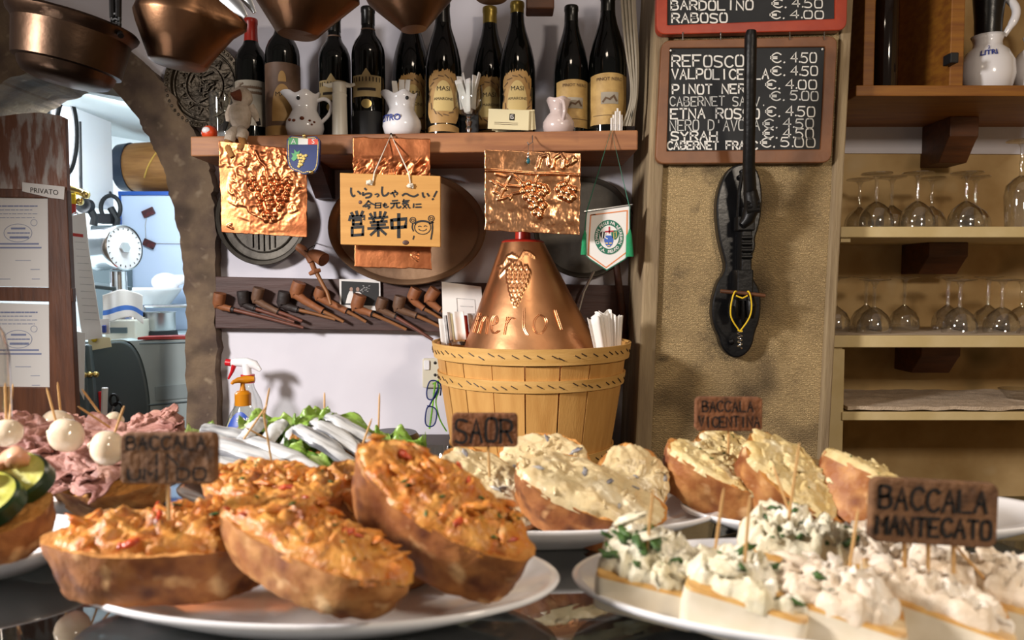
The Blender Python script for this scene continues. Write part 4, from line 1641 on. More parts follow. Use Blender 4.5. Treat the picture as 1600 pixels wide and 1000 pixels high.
def cone_fn(u, v):
    z = ztop + (zbot - ztop) * v
    a = u * 2 * pi
    r = cr_(z)
    p = Vector((cxz(z) + r * cos(a), CC.y + r * sin(a), z))
    h = 0
    if sin(a) < 0:
        d = p - Vector((0, 0, CZ))
        tt = 1 / d.y
        v_ = ((d.z * tt) * cos(PITCH) + sin(PITCH)) / (cos(PITCH) - d.z * tt * sin(PITCH))
        px = 800 + F * d.x * tt
        py = 500 - F * v_
        if 760 < px < 845 and 385 < py < 485:
            g_ = grapes_h(px, py, GC, 4.1, 3.4)
            lf = min(poly_d((px, py), l) for l in LC)
            h = max(g_, 2.0 * sm(lf, 2.0))
        h += .8 * fbm((px * .02, py * .02, 5), 2)
    n = Vector((cos(a), sin(a), sl_)).normalized()
    return p + n * h * mpp(1.5)


m = MB()
NU = 300
m.grid(lambda u, v: cone_fn((.5 + u * .5) if u < 1.0 else 1.0, v), 230, 120)
m.grid(lambda u, v: cone_fn(u * .5, v), 40, 20)
m.v = m.v
m.build('copper_cone', 'copper_brown_bright', t, sharp=0, recalc=False) if 'copper_brown_bright' in MATS else m.build('copper_cone', mat('copper_cone_metal', (.80, .41, .20, 1), (.60, .27, .12, 1), sc=7, rough=.36, metal=1, bump=.15, bsc=30), t, sharp=0, recalc=False)
MB().lathe([(rt * 1.02, ztop - .003), (rt * 1.04, ztop), (rt * .9, ztop + .004), (.017, ztop + .006), (.0155, ztop + .04), (.0155, ztop + .07), (0, ztop + .07)], 28, (cxz(ztop), CC.y, 0)).build('flask_neck', 'capsule_red', t)
m = MB()
LET = [[(738, 524), (748, 492)], [(744, 505), (752, 494), (754, 500), (747, 524)], [(754, 505), (760, 494), (763, 500), (759, 524)],
       [(768, 510), (778, 506), (776, 494), (770, 497), (766, 515), (772, 524), (780, 518)], [(788, 524), (793, 496)], [(792, 506), (798, 496), (804, 499)],
       [(819, 482), (817, 512), (824, 524)], [(842, 492), (834, 500), (833, 514), (839, 522), (848, 520), (854, 508), (852, 497), (842, 492)], [(867, 486), (877, 516)]]
for st in LET:
    pts = chaikin(st, 2)
    for d in (-1.0, 1.0):
        m.tube([cone_pt(x + d * 1.3, P(800, y, 1.47).z, .001) for x, y in pts], .0011, 6)
m.build('lettering', MATS['copper_cone_metal'], t)

# papers behind and newspapers inside the basket rim
m = MB()
m.prism([(690, 440), (752, 448), (758, 520), (694, 515)], 0, .001, lambda a, bb, c: P(a, bb, 1.735) + Vector((0, c + (bb - 440) * -.0004, 0)))
o = m.build('paper_sheet', 'white_paper', smooth=False)
tag(o, 'white printed sheet standing between the pipes and the copper cone', 'paper')
m = MB()
for a_, bb_ in (((714, 466), (742, 468)), ((714, 466), (716, 492)), ((742, 468), (744, 490)), ((720, 478), (740, 479))):
    m.ribbon([a_, bb_], .8, lambda a, bb: P(a, bb, 1.734) + Vector((0, (bb - 440) * -.0004, 0)))
m.build('printed_line', 'grey_paper', o, smooth=False)
for k in range(9):
    m = MB()
    x0 = 690 + k * 5.2
    yy = 1.60 - .006 * (k % 3) + k * .002
    top = 494 - (k % 3) * 4 + abs(k - 4)

    def fn(u, v, x0=x0, yy=yy, top=top, k=k):
        p = P(x0 + u * 14 - 5 * (1 - v) + 3 * sin(u * 5 + k), top + v * 44, yy)
        return Vector((p.x, yy + u * .012 + .003 * sin(u * 8 + k), p.z))
    m.grid(fn, 8, 5)
    o = m.build('leaflet', ('white_paper', 'grey_paper', 'white_paper', 'grey_paper', 'cream_paper', 'white_paper', 'ink_dark', 'capsule_red', 'grey_paper')[k], solid=.001)
    lab = {6: 'black printed leaflet in the basket beside the copper cone', 7: 'orange red leaflet in the basket beside the copper cone', 4: 'cream leaflet among the papers inside the basket rim'}
    tag(o, lab.get(k, 'folded pale printed leaflet tucked inside the left basket rim'), 'leaflet', 'leaflets in the basket')
for k in range(7):
    m = MB()
    x0 = 921 + k * 6.5

    def fn(u, v, x0=x0, k=k):
        sp = 1 - .45 * v
        w = (u - .5) * 20 * (1 - .3 * v)
        p = P(945 + (x0 - 940) * sp + w + 8 * v, 486 + 4 * abs(k - 3) * .8 + v * 84 + 3 * sin(u * 6 + k * 2) * (1 - v), 1.51)
        return Vector((p.x, 1.49 + .006 * k + .006 * sin(u * pi * 2 + k) * (1 - .5 * v) + .012 * v, p.z))
    m.grid(fn, 10, 10)
    o = m.build('napkin', 'napkin_white', solid=.0008, sharp=0)
    tag(o, 'folded white paper napkin fanned in the bunch at the right basket rim', 'napkin', 'napkins in the basket')

# dark cane and pale stick behind
m = MB().tube([q(962, 408, 1.74), q(974, 500, 1.74), q(978, 545, 1.76)], [.008, .0095, .0095], 12)
tag(m.build('cane', 'dark_wood'), 'dark wooden stick between the basket and the pillar', 'stick')
m = MB().tube([q(928, 424, 1.735), q(912, 456, 1.735), q(900, 500, 1.72)], .0035, 8)
tag(m.build('thin_rod', 'steel'), 'thin pale rod behind the right slope of the copper cone', 'rod')

# ---------------------------------------------------------------- outlet, spectacles, soap and spray
t = thing('wall_socket', 'beige wall socket and switch plate left of the basket', 'socket', q(676, 605, 1.79))
m = MB()
m.prism(pxpoly(rounded(660, 560, 700, 606, 3), 1.788), 1.788, WY)
m.build('cover_plate', 'outlet_beige', t, smooth=False, bevel=.002)
m = MB()
m.prism(pxpoly(rounded(662, 563, 671, 578, 2), 1.784), 1.784, 1.79)
m.build('rocker_switch', 'plate_white', t, smooth=False, bevel=.001)
for y in (567, 586):
    m = MB().sphere(q(680, y, 1.788), (.004, .002, .004), 12, 6)
    m.build('socket_hole', 'ink_black', t)


def spectacles(pts_l, Y, mm, label, arm):
    t = thing('spectacles', label, 'spectacles', q(677, 670, Y))
    m = MB()
    for ln in pts_l:
        m.tube([q(x, y, Y) for x, y in chaikin_closed(ln, 2)], .0016, 7, closed=True)
    m.tube([q(*pts_l[0][3], Y), q(671, 634, Y - .004), q(*pts_l[1][0], Y)], .0018, 7)
    fr = m.build('frame', mm, t)
    for ln in pts_l:
        m = MB()
        m.prism(pxpoly(chaikin_closed(ln, 2), Y), Y, Y + .001)
        m.build('lens', 'bottle_clear', t, smooth=False)
    m = MB()
    m.tube([q(x, y, Y + .012) for x, y in chaikin(arm, 2)], .0018, 7)
    m.build('temple', mm, t)


spectacles([[(669, 600), (673, 594), (684, 595), (685, 606), (682, 618), (676, 625), (668, 624), (666, 614)], [(668, 634), (678, 636), (683, 642), (682, 655), (678, 666), (668, 667), (664, 660), (665, 646)]],
           1.72, 'blue_plastic', 'dark blue framed spectacles hanging by one arm beside the basket', [(684, 596), (690, 602), (688, 618)])
t = thing('spectacle_cord', 'bright green spectacle temple and cord hanging behind the blue spectacles', 'cord', q(685, 670, 1.75))
m = MB()
m.tube([q(x, y, 1.75) for x, y in chaikin([(676, 600), (682, 597), (687, 592), (686, 612), (680, 625), (684, 645), (688, 658), (698, 674)], 2)], .0018, 7)
m.tube([q(x, y, 1.745) for x, y in chaikin([(680, 598), (677, 625), (674, 650), (671, 670)], 2)], .0022, 7)
m.build('temple_cord', 'green_plastic', t)

t = thing('soap_dispenser', 'clear pump soap bottle with orange pump and blue oval label', 'soap bottle', q(380, 690, 1.62))
kx = mpp(1.62)
c = q(380, 640, 1.62)
zz = lambda y: P(380, y, 1.62).z
m = MB()
m.lathe([(0, BZ), (30 * kx, BZ), (32 * kx, BZ + .006), (32 * kx, zz(690)), (28 * kx, zz(665)), (20 * kx, zz(645)), (12.5 * kx, zz(634)), (12 * kx, zz(630))], 32, (c.x, c.y, 0), sy=.7)
m.build('bottle_body', 'bottle_clear', t)
m = MB()
m.lathe([(0, BZ + .003), (29 * kx, BZ + .003), (30.5 * kx, BZ + .008), (30.5 * kx, zz(690)), (27 * kx, zz(668)), (21 * kx, zz(652)), (0, zz(651))], 32, (c.x, c.y, 0), sy=.66)
mat('soap_liquid', 'cfc9a8', rough=.2)
m.build('soap_filling', 'soap_liquid', t)
m = MB()


def lab(u, v):
    a = -pi / 2 + (u - .5) * 1.5
    y = 690 - (690 - 640) * v
    hw = 1
    r = 33 * kx if y > 690 else (28.5 + (33 - 28.5) * (y - 665) / 25 if y > 665 else 20.5 + 8 * (y - 645) / 20) * kx
    y2 = 666 + (y - 665) * sqrt(max(.03, 1 - (2 * u - 1) ** 2))
    r = (28.8 + (33 - 28.8) * (y2 - 665) / 25 if y2 > 665 else 20.8 + 8 * (y2 - 645) / 20) * kx
    return Vector((c.x + r * cos(a), c.y + r * sin(a) * .72, zz(y2)))


m.grid(lab, 16, 14)
lb = m.build('oval_label', 'label_blue', t)
m = MB()
vs, fs = font_mesh('SANILEX'[:4], 9, lambda a, bb: q(379 + a, 659 - bb, c.y - 26 * kx * .76 - .002), bold=.2)
m.add(vs, fs)
m.build('lettering', 'white_paper', lb)
m = MB()
m.lathe([(12.5 * kx, zz(633)), (12.5 * kx, zz(615)), (9 * kx, zz(611)), (5 * kx, zz(610)), (3.4 * kx, zz(603)), (3.4 * kx, zz(598)), (0, zz(598))], 24, (c.x, c.y, 0))
m.build('pump_collar', 'amber_plastic', t)
m = MB()
m.tube([q(398, 592, 1.62), q(385, 593, 1.62), q(372, 594, 1.61), q(364, 597, 1.60), q(362, 600, 1.60)], [4 * kx, 6.5 * kx, 4.5 * kx, 3 * kx, 2.4 * kx], 12, flat=.8)
m.build('pump_head', 'amber_plastic', t)

t = thing('spray_bottle', 'white spray bottle head with red trigger and collar behind the soap', 'spray bottle', q(388, 690, 1.70))
kx = mpp(1.70)
m = MB()
m.tube([q(360, 567, 1.70), q(368, 566, 1.70), q(385, 566, 1.70), q(398, 570, 1.70), q(407, 579, 1.70)], [5 * kx, 6.5 * kx, 7.5 * kx, 7 * kx, 3 * kx], 14, flat=.8)
m.tube([q(385, 568, 1.70), q(387, 588, 1.70)], [7 * kx, 7 * kx], 12)
m.build('spray_head', 'plate_white', t)
m = MB()
m.tube([q(353, 566, 1.70), q(361, 567, 1.70)], [5.5 * kx, 5.5 * kx], 12)
m.build('nozzle', 'red_plastic', t)
m = MB()
m.tube([q(366, 570, 1.70), q(363, 580, 1.70), q(357, 592, 1.70)], [4 * kx, 2.8 * kx, 1.6 * kx], 10, flat=1.3)
m.build('trigger', 'red_plastic', t)
c = q(388, 640, 1.70)
z7 = lambda y: P(388, y, 1.70).z
MB().lathe([(0, z7(598)), (10.5 * kx, z7(598)), (10.5 * kx, z7(585)), (0, z7(585))], 20, (c.x, c.y, 0)).build('collar', 'red_plastic', t)
MB().lathe([(0, BZ), (24 * kx, BZ), (25 * kx, BZ + .006), (25 * kx, z7(650)), (20 * kx, z7(625)), (10 * kx, z7(605)), (9 * kx, z7(598))], 28, (c.x, c.y, 0)).build('bottle_body', 'bottle_clear', t)

# dark rimmed glass bowl on the work counter
c = q(668, 700, 1.38)
m = MB().lathe([(0, 0), (.035, 0), (.055, .02), (.062, .055), (.060, .056), (.05, .02), (0, .006)], 36, (c.x, c.y - .01, BZ))
tag(m.build('glass_bowl', 'bottle_clear'), 'grey glass bowl on the work counter left of the basket', 'bowl')
m = MB().lathe([(0, 0), (.05, 0), (.052, .006), (.052, .07), (.046, .078), (0, .078)], 32, (q(622, 700, 1.5).x, 1.44, BZ))
tag(m.build('black_tin', 'black_gloss'), 'low black tin on the work counter behind the anchovy toasts', 'tin')

# ---------------------------------------------------------------- menu boards on the pillar
YM = 1.575


def board(name, outer, inner, Y, fm, label, cut=None):
    t = thing(name, label, 'menu board', P(sum(p[0] for p in outer) / 4, max(p[1] for p in outer), Y))
    cxo = sum(p[0] for p in outer) / 4
    cyo = sum(p[1] for p in outer) / 4

    def rnd_quad(qd, r):
        out = []
        n = len(qd)
        for i in range(n):
            p, a, c = Vector(qd[i]), Vector(qd[i - 1]), Vector(qd[(i + 1) % n])
            da, dc = (a - p).normalized() * r, (c - p).normalized() * r
            for k in range(6):
                s = k / 5
                out.append(tuple((p + da) * (1 - s) ** 2 + p * 2 * s * (1 - s) + (p + dc) * s * s))
        return out
    m = MB()
    kk_ = lambda a, bb, c: P(a, bb, Y) + Vector((0, c, 0))
    o_, i_ = rnd_quad(outer, 15), rnd_quad(inner, 2)
    n = len(o_)
    vs = [kk_(a, bb, 0) for a, bb in o_] + [kk_(a, bb, 0) for a, bb in i_] + [kk_(a, bb, .02) for a, bb in o_] + [kk_(a, bb, .006) for a, bb in i_]
    fs = []
    for i in range(n):
        j = (i + 1) % n
        fs += [(i, j, n + j, n + i), (i, j, 2 * n + j, 2 * n + i), (n + i, n + j, 3 * n + j, 3 * n + i)]
    m.add(vs, fs)
    m.build('frame', fm, t, smooth=False, bevel=.002)
    m = MB()
    m.prism(i_, .005, .018, kk_)
    m.build('slate', 'slate', t, smooth=False)
    return t


b1 = board('menu_board', [(1026, -140), (1328, -150), (1323, 47), (1026, 54)], [(1044, -120), (1306, -125), (1305, 29), (1043, 39)], 1.568, 'frame_red',
           'red framed chalk menu board at the top of the pillar, cut by the picture edge')
b2 = board('menu_board', [(1034, 63), (1309, 56), (1299, 254), (1024, 256)], [(1047, 75), (1290, 73), (1282, 233), (1042, 236)], YM, 'frame_brown',
           'brown framed chalk menu board behind the black lever corkscrew')


def chalk(t, rows, Y, w=2.3, mm='chalk'):
    for name_, x0, x1, y, h, px0, px1, py, ph, dim, price in rows:
        m = MB()
        fn = lambda a, bb: P(a, -bb, Y + .0042)
        write(m, name_, x0, -y, x1, h, w * (1.1 if not dim else .8), fn, jit=.10)
        m.build('chalk_name', 'chalk_grey' if dim else 'chalk', t, smooth=False, recalc=False)
        m = MB()
        write(m, '\u20ac', px0, -py - 1, px0 + 22, ph, w * .85, fn, jit=.05)
        m.ribbon([(px0 + 21, -py - 1), (px0 + 22, -py)], w, fn)
        n = price
        a = px0 + 32
        sp = (px1 - a) / 3.5
        write(m, n[0], a, -py, a + sp * 1.15, ph, w * .85, fn, jit=.06)
        m.ribbon([(a + sp * 1.17, -py), (a + sp * 1.2, -py + 1)], w, fn)
        write(m, n[2:], a + sp * 1.4, -py - 1, px1 + 3, ph, w * .85, fn, jit=.06)
        m.build('chalk_price', 'chalk_grey' if dim else 'chalk', t, smooth=False, recalc=False)


chalk(b1, [('BARDOLINO', 1049, 1180, 15, 14, 1206, 1286, 11, 13, False, '4.50'), ('RABOSO', 1050, 1140, 35, 14, 1203, 1288, 28, 12, False, '4.00')], 1.568)
chalk(b2, [('REFOSCO', 1050, 1166, 104, 17, 1204, 1276, 97, 15, False, '4.50'),
           ('VALPOLICELLA', 1050, 1204, 123, 15, 1204, 1278, 117, 14, False, '4.50'),
           ('PINOT NERO', 1051, 1180, 146, 14, 1196, 1277, 138, 14, False, '4.00'),
           ('CABERNET SAUV.', 1047, 1200, 165, 14, 1203, 1279, 156, 14, True, '5.00'),
           ('ETNA ROSSO', 1048, 1190, 185, 15, 1196, 1274, 181, 15, False, '4.50'),
           ("NERO D'AVOLA", 1047, 1190, 204, 16, 1192, 1272, 199, 14, True, '4.50'),
           ('SYRAH', 1049, 1124, 219, 13, 1192, 1272, 215, 15, False, '4.50'),
           ('CABERNET FRANC', 1043, 1186, 233, 12, 1188, 1275, 229, 14, False, '5.00')], YM)
for x, y in ((1048, 79), (1285, 77)):
    m = MB().sphere(P(x, y, YM - .001), .0022, 8, 6)
    m.build('tack', 'chalk', b2)
for x in (1067, 1126, 1234, 1288):
    m = MB().tube([P(x, 50, 1.566), P(x, 56, 1.570), P(x, 62, 1.573)], .0012, 6)
    m.build('wire_tie', 'steel', b2)

# ---------------------------------------------------------------- wall mounted lever corkscrew
YC = 1.57
t = thing('lever_corkscrew', 'black cast iron lever corkscrew on a scalloped back plate fixed to the pillar', 'corkscrew', P(1155, 560, YC))
out = [(1156, 256), (1170, 255), (1184, 264), (1190, 285), (1192, 310), (1190, 335), (1186, 356), (1180, 372), (1182, 384), (1178, 396), (1172, 408), (1171, 424), (1178, 436), (1188, 452), (1190, 475), (1188, 500), (1180, 520), (1178, 534), (1172, 548), (1160, 558), (1146, 560), (1134, 552), (1126, 540), (1124, 528), (1116, 512), (1112, 492), (1113, 470), (1118, 452), (1122, 440), (1132, 426), (1134, 414), (1131, 402), (1127, 388), (1123, 370), (1120, 345), (1119, 318), (1124, 292), (1133, 272), (1144, 260)]
m = MB()
m.prism(chaikin_closed(out, 2), 0, .026, lambda a, bb, c: P(a, bb, YC) + Vector((0, c, 0)))
m.build('back_plate', 'black_gloss', t, bevel=.004, smooth=False)
L = lambda x, y, d: P(x, y, YC - d)
m = MB()
m.tube([L(1174, 48, .13), L(1173, 56, .13), L(1172, 120, .115), L(1171, 200, .095), L(1170, 258, .075), L(1172, 300, .055)], [.009, .0115, .0118, .0115, .012, .013], 14)
m.tube([L(1172, 298, .055), L(1176, 322, .05), L(1168, 344, .048), L(1160, 352, .046)], [.014, .017, .013, .009], 12)
for y in (318, 324, 330):
    m.tube([L(1167, y, .060), L(1186, y - 2, .060)], .006, 8)
m.build('lever_handle', 'iron', t)
m = MB()
m.box(L(1163, 385, .020), (.022, .036, .16))
m.box(L(1163, 350, .03), (.036, .03, .03))
m.box(L(1160, 440, .022), (.034, .040, .05))
m.build('guide_body', 'iron', t, smooth=False, bevel=.003)
for y in (371, 381, 391, 401):
    m = MB().tube([L(1158, y, .042), L(1175, y, .042)], .0045, 10)
    m.build('rack_tooth', 'iron', t)
m = MB()
m.tube([L(1153, 352, .02), L(1155, 300, .045), L(1160, 270, .035)], .004, 8)
m.sphere(L(1153, 352, .025), .006, 10, 8)
m.sphere(L(1158, 276, .008), .006, 10, 8)
m.build('link_bar', 'iron', t)
m = MB()
m.tube([L(1126, 455, .05), L(1160, 458, .052), L(1195, 462, .05)], .0042, 10)
m.build('cross_pin', 'bracket_wood', t)
m = MB()
for s in (0, 1):
    m.tube([L(1148 + 24 * s, 462, .035), L(1146 + 28 * s, 478, .042), L(1148 + 25 * s, 496, .035)], [.008, .011, .008], 12)
m.tube([L(1160, 470, .03), L(1160, 500, .03), L(1158, 512, .026)], [.008, .009, .005], 12)
m.build('bottle_jaw', 'iron', t)
m = MB()
m.tube([L(1136 + 4, 535, .004), L(1146, 533, .006)], .006, 10)
m.sphere(L(1143, 533, .003), .006, 12, 8)
m.sphere(L(1160, 268, .004), .005, 12, 8)
m.build('mount_screw', 'iron', t)
o = thing('corkscrew_worm', 'small steel corkscrew spiral hung by a yellow string from the iron lever', 'corkscrew', L(1155, 545, .05))
m = MB()
N_ = 60
m.tube([L(1156 + 3.6 * cos(k / N_ * 2 * pi * 4.2), 518 + 27 * k / N_, .05 + .004 * sin(k / N_ * 2 * pi * 4.2)) for k in range(N_)], .0011, 6)
m.build('spiral', 'chrome', o)
m = MB()
for s in (0, 1):
    pts = [L(1156, 518, .05), L(1142 + 29 * s, 498, .055), L(1141 + 34 * s, 482, .058), L(1145 + 28 * s, 462, .060), L(1149 + 20 * s, 454, .057), L(1152 + 16 * s, 457, .052)]
    m.tube([Vector(p) for p in chaikin(pts, 2)], .0016, 7)
m.tube([L(1150, 462, .058), L(1160, 466, .060), L(1168, 462, .058)], .0016, 7)
m.tube([L(1153, 516, .05), L(1160, 518, .05)], .002, 7)
m.build('string', 'yellow_string', o)

# ---------------------------------------------------------------- right-hand niche: shelves, glasses, jugs
XR = 1.78
YFR = 1.64


def shelf_board(name, x0, ytop, ybot, mm, label, ytop1=None, Y=YFR):
    a, c = P(x0, ytop, Y), P(1700, ytop1 if ytop1 else ytop, Y)
    bz = P(x0, ybot, Y).z
    m = MB()
    zt = (a.z + c.z) / 2
    m.box(((a.x + XR) / 2, (Y + NY) / 2, (zt + bz) / 2), (XR - a.x, NY - Y, zt - bz))
    o = m.build(name, mm, smooth=False, bevel=.002)
    tag(o, label, 'shelf')
    return zt


z_top = shelf_board('niche_shelf', 1338, 133, 150, 'orange_wood', 'orange brown wooden shelf under the white jug lettered LITRI')
z_up = shelf_board('niche_shelf', 1314, 354, 371, 'cream_paint', 'cream painted shelf with the upper row of upturned glasses')
z_mid = shelf_board('niche_shelf', 1303, 524, 543, 'cream_paint', 'cream painted shelf with the lower row of upturned glasses')
z_low = shelf_board('niche_shelf', 1316, 644, 657, 'cream_paint', 'cream painted shelf with a folded pinkish cloth')
# small end brackets and posts
m = MB()
a, c = P(1291, 546, YFR), P(1322, 546, YFR)
m.box(((a.x + c.x) / 2, (YFR + NY) / 2, a.z / 2), (c.x - a.x, NY - YFR - .01, a.z))
o = m.build('shelf_post', 'cream_paint', smooth=False, bevel=.002)
tag(o, 'cream painted upright post at the left end of the lower shelves', 'post')
for x0, y0, y1, lb in ((1317, 371, 378, 'under the upper glass shelf'), (1304, 543, 549, 'under the lower glass shelf')):
    m = MB()
    a, c = P(x0, y0, YFR), P(x0 + 15, y1, YFR)
    m.box(((a.x + c.x) / 2, (YFR + NY) / 2, (a.z + c.z) / 2), (c.x - a.x, NY - YFR - .02, a.z - c.z))
    tag(m.build('shelf_cleat', 'cream_paint', smooth=False), 'short cream painted cleat ' + lb, 'cleat')
for y0, y1, lb, px0, px1 in ((150, 250, 'under the orange brown shelf', 1452, 1528), (371, 428, 'between the two rows of upturned glasses', 1418, 1512), (543, 586, 'above the folded pinkish cloth', 1406, 1500)):
    Yb = 1.84
    a, c = P(px0 + 34, y0, Yb), P(px1, y1, Yb)
    zt = {150: z_top - .0241 * 0, 371: 0, 543: 0}[y0]
    top = {150: P(1338, 150, YFR).z, 371: P(1314, 371, YFR).z, 543: P(1303, 543, YFR).z}[y0]
    m = MB()
    h = top - c.z
    m.prism([(Yb, 0), (NY, 0), (NY, -h), (Yb + .045, -h), (Yb + .010, -h * .55), (Yb, -h * .45)], a.x, c.x, lambda u, v, w: (w, u, top + v))
    tag(m.build('beam_bracket', 'bracket_wood', smooth=False, bevel=.002), 'dark brown beam bracket ' + lb, 'bracket')

# wooden box frame with the dark bottle at the top
t = thing('wooden_crate', 'upright orange brown wooden box standing on the top shelf beside the pillar', 'crate', P(1400, 133, 1.8))
zt = z_top
m = MB()
x0, x1, x2, x3 = PX(1341, 1.66), PX(1371, 1.66), PX(1474, 1.66), PX(1495, 1.66)
H_ = 2.25 - zt
m.box((x0 + .012, 1.78, zt + H_ / 2), (.024, .24, H_))
m.build('side_panel', 'orange_wood', t, smooth=False, bevel=.002)
m = MB()
m.box(((x2 + x3) / 2, 1.78, zt + H_ / 2), (x3 - x2, .24, H_))
m.build('side_panel', 'orange_wood', t, smooth=False, bevel=.002)
m = MB()
m.box(((x0 + x3) / 2, 1.90, zt + H_ / 2), (x3 - x0 - .03, .012, H_))
m.build('back_panel', 'orange_wood', t, smooth=False)
m = MB()
m.box((PX(1477, 1.64), 1.645, P(1477, 94, 1.65).z), (.018, .03, .022))
m.build('latch', 'black_matte', t, smooth=False, bevel=.002)
c = P(1383, 128, 1.72)
m = MB().lathe([(0, .0), (.024, 0), (.026, .004), (.026, .20), (.018, .25), (.011, .28), (.011, .34), (0, .34)], 28, (c.x, 1.72, zt))
mat('brown_bottle_glass', '1c100a', rough=.08, spec=.6)
o = m.build('dark_bottle', 'brown_bottle_glass')
tag(o, 'slim dark bottle standing inside the orange brown wooden box', 'bottle')

# white jugs
for k, (px, lab) in enumerate(((1531, 'round white jug lettered LITRI with black top on the orange brown shelf'), (1612, 'white jug at the right picture edge beside the LITRI jug'))):
    t = thing('litre_jug', lab, 'jug', (0, 0, 0), 'white jugs on the top shelf')
    rb = .058
    m = MB()
    m.lathe([(0, .001), (rb * .6, 0), (rb * .88, .016), (rb, .045), (rb * .96, .075), (rb * .75, .100), (rb * .52, .112), (rb * .50, .122), (rb * .56, .135), (rb * .60, .137), (rb * .5, .125), (0, .11)], 40)
    jb = m.build('jug_body', 'porcelain', t, sharp=0)
    m = MB()
    m.lathe([(rb * .44, .130), (rb * .47, .136), (rb * .50, .175), (rb * .60, .240), (rb * .40, .245), (0, .245)], 32)
    m.build('black_neck', 'black_gloss', t)
    m = MB()
    m.tube([Vector(p) for p in chaikin([(rb * .5, -.01, .135), (rb * .8, -.02, .165), (rb * .9, -.02, .19), (rb * .75, -.01, .215), (rb * .6, 0, .22)], 2)], [.007, .009, .007], 12)
    m.build('handle', 'porcelain', t)
    if k == 0:
        m = MB()
        r = rb * .965 + .0012
        a0 = -pi / 2 - .50
        zr = lambda y: .082 + y
        rr = lambda y: rb * (.96 - (.96 - .75) * max(0, (.004 + y)) / .025) + .0012
        vs, fs = font_mesh('LITRI', .017, lambda x, y: (rr(y) * cos(a0 + x / r), rr(y) * sin(a0 + x / r), zr(y)), bold=.0005)
        m.add(vs, fs)
        vs, fs = font_mesh('2', .011, lambda x, y: (rr(y + .016) * cos(a0 + x / r), rr(y + .016) * sin(a0 + x / r), zr(y + .015)), bold=.0003)
        m.add(vs, fs)
        m.build('lettering', 'ink_blue', jb)
    t.location = (PX(px, 1.74), 1.74, z_top)

# upturned stemmed glasses
def make_glass(kind):
    t = thing('wine_glass', 'glass', 'wine glass', (0, 0, 0), 'upturned wine glasses')
    if kind == 0:
        prof = [(.036, 0), (.038, .012), (.036, .026), (.029, .042), (.016, .054), (.006, .060)]
        h0, h1, fr = .060, .122, .034
    elif kind == 1:
        prof = [(.033, 0), (.035, .014), (.033, .030), (.025, .046), (.012, .056), (.005, .062)]
        h0, h1, fr = .062, .128, .032
    else:
        prof = [(.030, 0), (.032, .04), (.034, .075), (.030, .10), (.016, .115), (.005, .122)]
        h0, h1, fr = .122, .200, .033
    m = MB()
    m.lathe(prof, 32)
    m.lathe([(r - .0012, z) for r, z in prof], 32)
    m.build('bowl', 'clear_glass', t, recalc=False)
    m = MB()
    m.lathe([(.006, h0 - .003), (.0045, h0 + .004), (.0036, h0 + .02), (.0055, h0 + .028), (.0036, h0 + .036), (.0042, h1 - .012), (.009, h1 - .004)], 16)
    m.build('stem', 'clear_glass', t)
    m = MB()
    m.lathe([(0, h1 - .004), (.010, h1 - .004), (fr * .96, h1), (fr, h1 + .001), (fr * .96, h1 + .003), (0, h1 + .0015)], 32)
    m.build('foot', 'clear_glass', t)
    return t


gk = [make_glass(0), make_glass(1), make_glass(2)]
used = [False] * 3
up = [(1366, 1.70, 0, 'leftmost front'), (1430, 1.69, 0, 'middle front'), (1506, 1.69, 0, 'rightmost front'), (1390, 1.80, 1, 'back left'), (1452, 1.82, 1, 'back middle'), (1520, 1.80, 1, 'back right'), (1340, 1.84, 1, 'half hidden far left'), (1590, 1.72, 2, 'tall, at the right picture edge')]
lo_ = [(1306, 1.74, 1, 'leftmost, cut by the pillar edge'), (1367, 1.70, 0, 'second front glass from the pillar'), (1354, 1.80, 1, 'behind the second front glass'), (1414, 1.79, 1, 'alone in the gap'), (1482, 1.80, 1, 'behind the middle pair'), (1501, 1.70, 0, 'middle front'), (1545, 1.80, 1, 'behind the right pair'), (1567, 1.70, 0, 'right front'), (1598, 1.74, 0, 'at the right picture edge')]
for zz_, lst, row, gname in ((z_up, up, 'upper', 'upturned glasses on the upper cream shelf'), (z_mid, lo_, 'lower', 'upturned glasses on the lower cream shelf')):
    for px, Y, kd, lab in lst:
        full = 'upturned clear stemmed wine glass on the %s cream shelf, %s' % (row, lab)
        loc = (PX(px, Y), Y, zz_ + .0005)
        if not used[kd]:
            g_ = gk[kd]
            g_.location = loc
            g_['label'] = full
            g_['group'] = gname
            used[kd] = True
        else:
            dup(gk[kd], loc, (0, 0, px * .1), full, gname)

# folded cloth on the low shelf and thin mats under glasses
for zz_, x0, x1, lb, th in ((z_low, 1330, 1690, 'folded pinkish terry cloth spread over the lowest cream shelf', .010), (z_mid, 1305, 1690, 'thin pinkish cloth liner under the lower row of glasses', .0004), ):
    m = MB()

    def fn(u, v):
        x = PX(x0, YFR) + (XR - .01 - PX(x0, YFR)) * u
        y = YFR + .002 + .006 * fbm((u * 9, 1, 1), 3) * (1 - v) + v * .26
        z = zz_ + th * .5 + .0008 + (.4 + .5 * fbm((u * 14, v * 6, 3), 3)) * th * .6
        return Vector((x, y, z))
    m.grid(fn, 90, 24)
    o = m.build('shelf_cloth', 'cloth_pink', solid=th * .8, sharp=0)
    tag(o, lb, 'cloth')
# glass dish on the cloth at the right edge and a leaning card
c = P(1592, 628, 1.76)
m = MB().lathe([(0, .002), (.03, 0), (.034, .006), (.050, .022), (.048, .023), (.03, .008), (0, .006)], 32, (c.x, 1.75, z_low + .013))
tag(m.build('glass_dish', 'clear_glass'), 'shallow clear glass dish on the cloth at the right edge', 'dish')

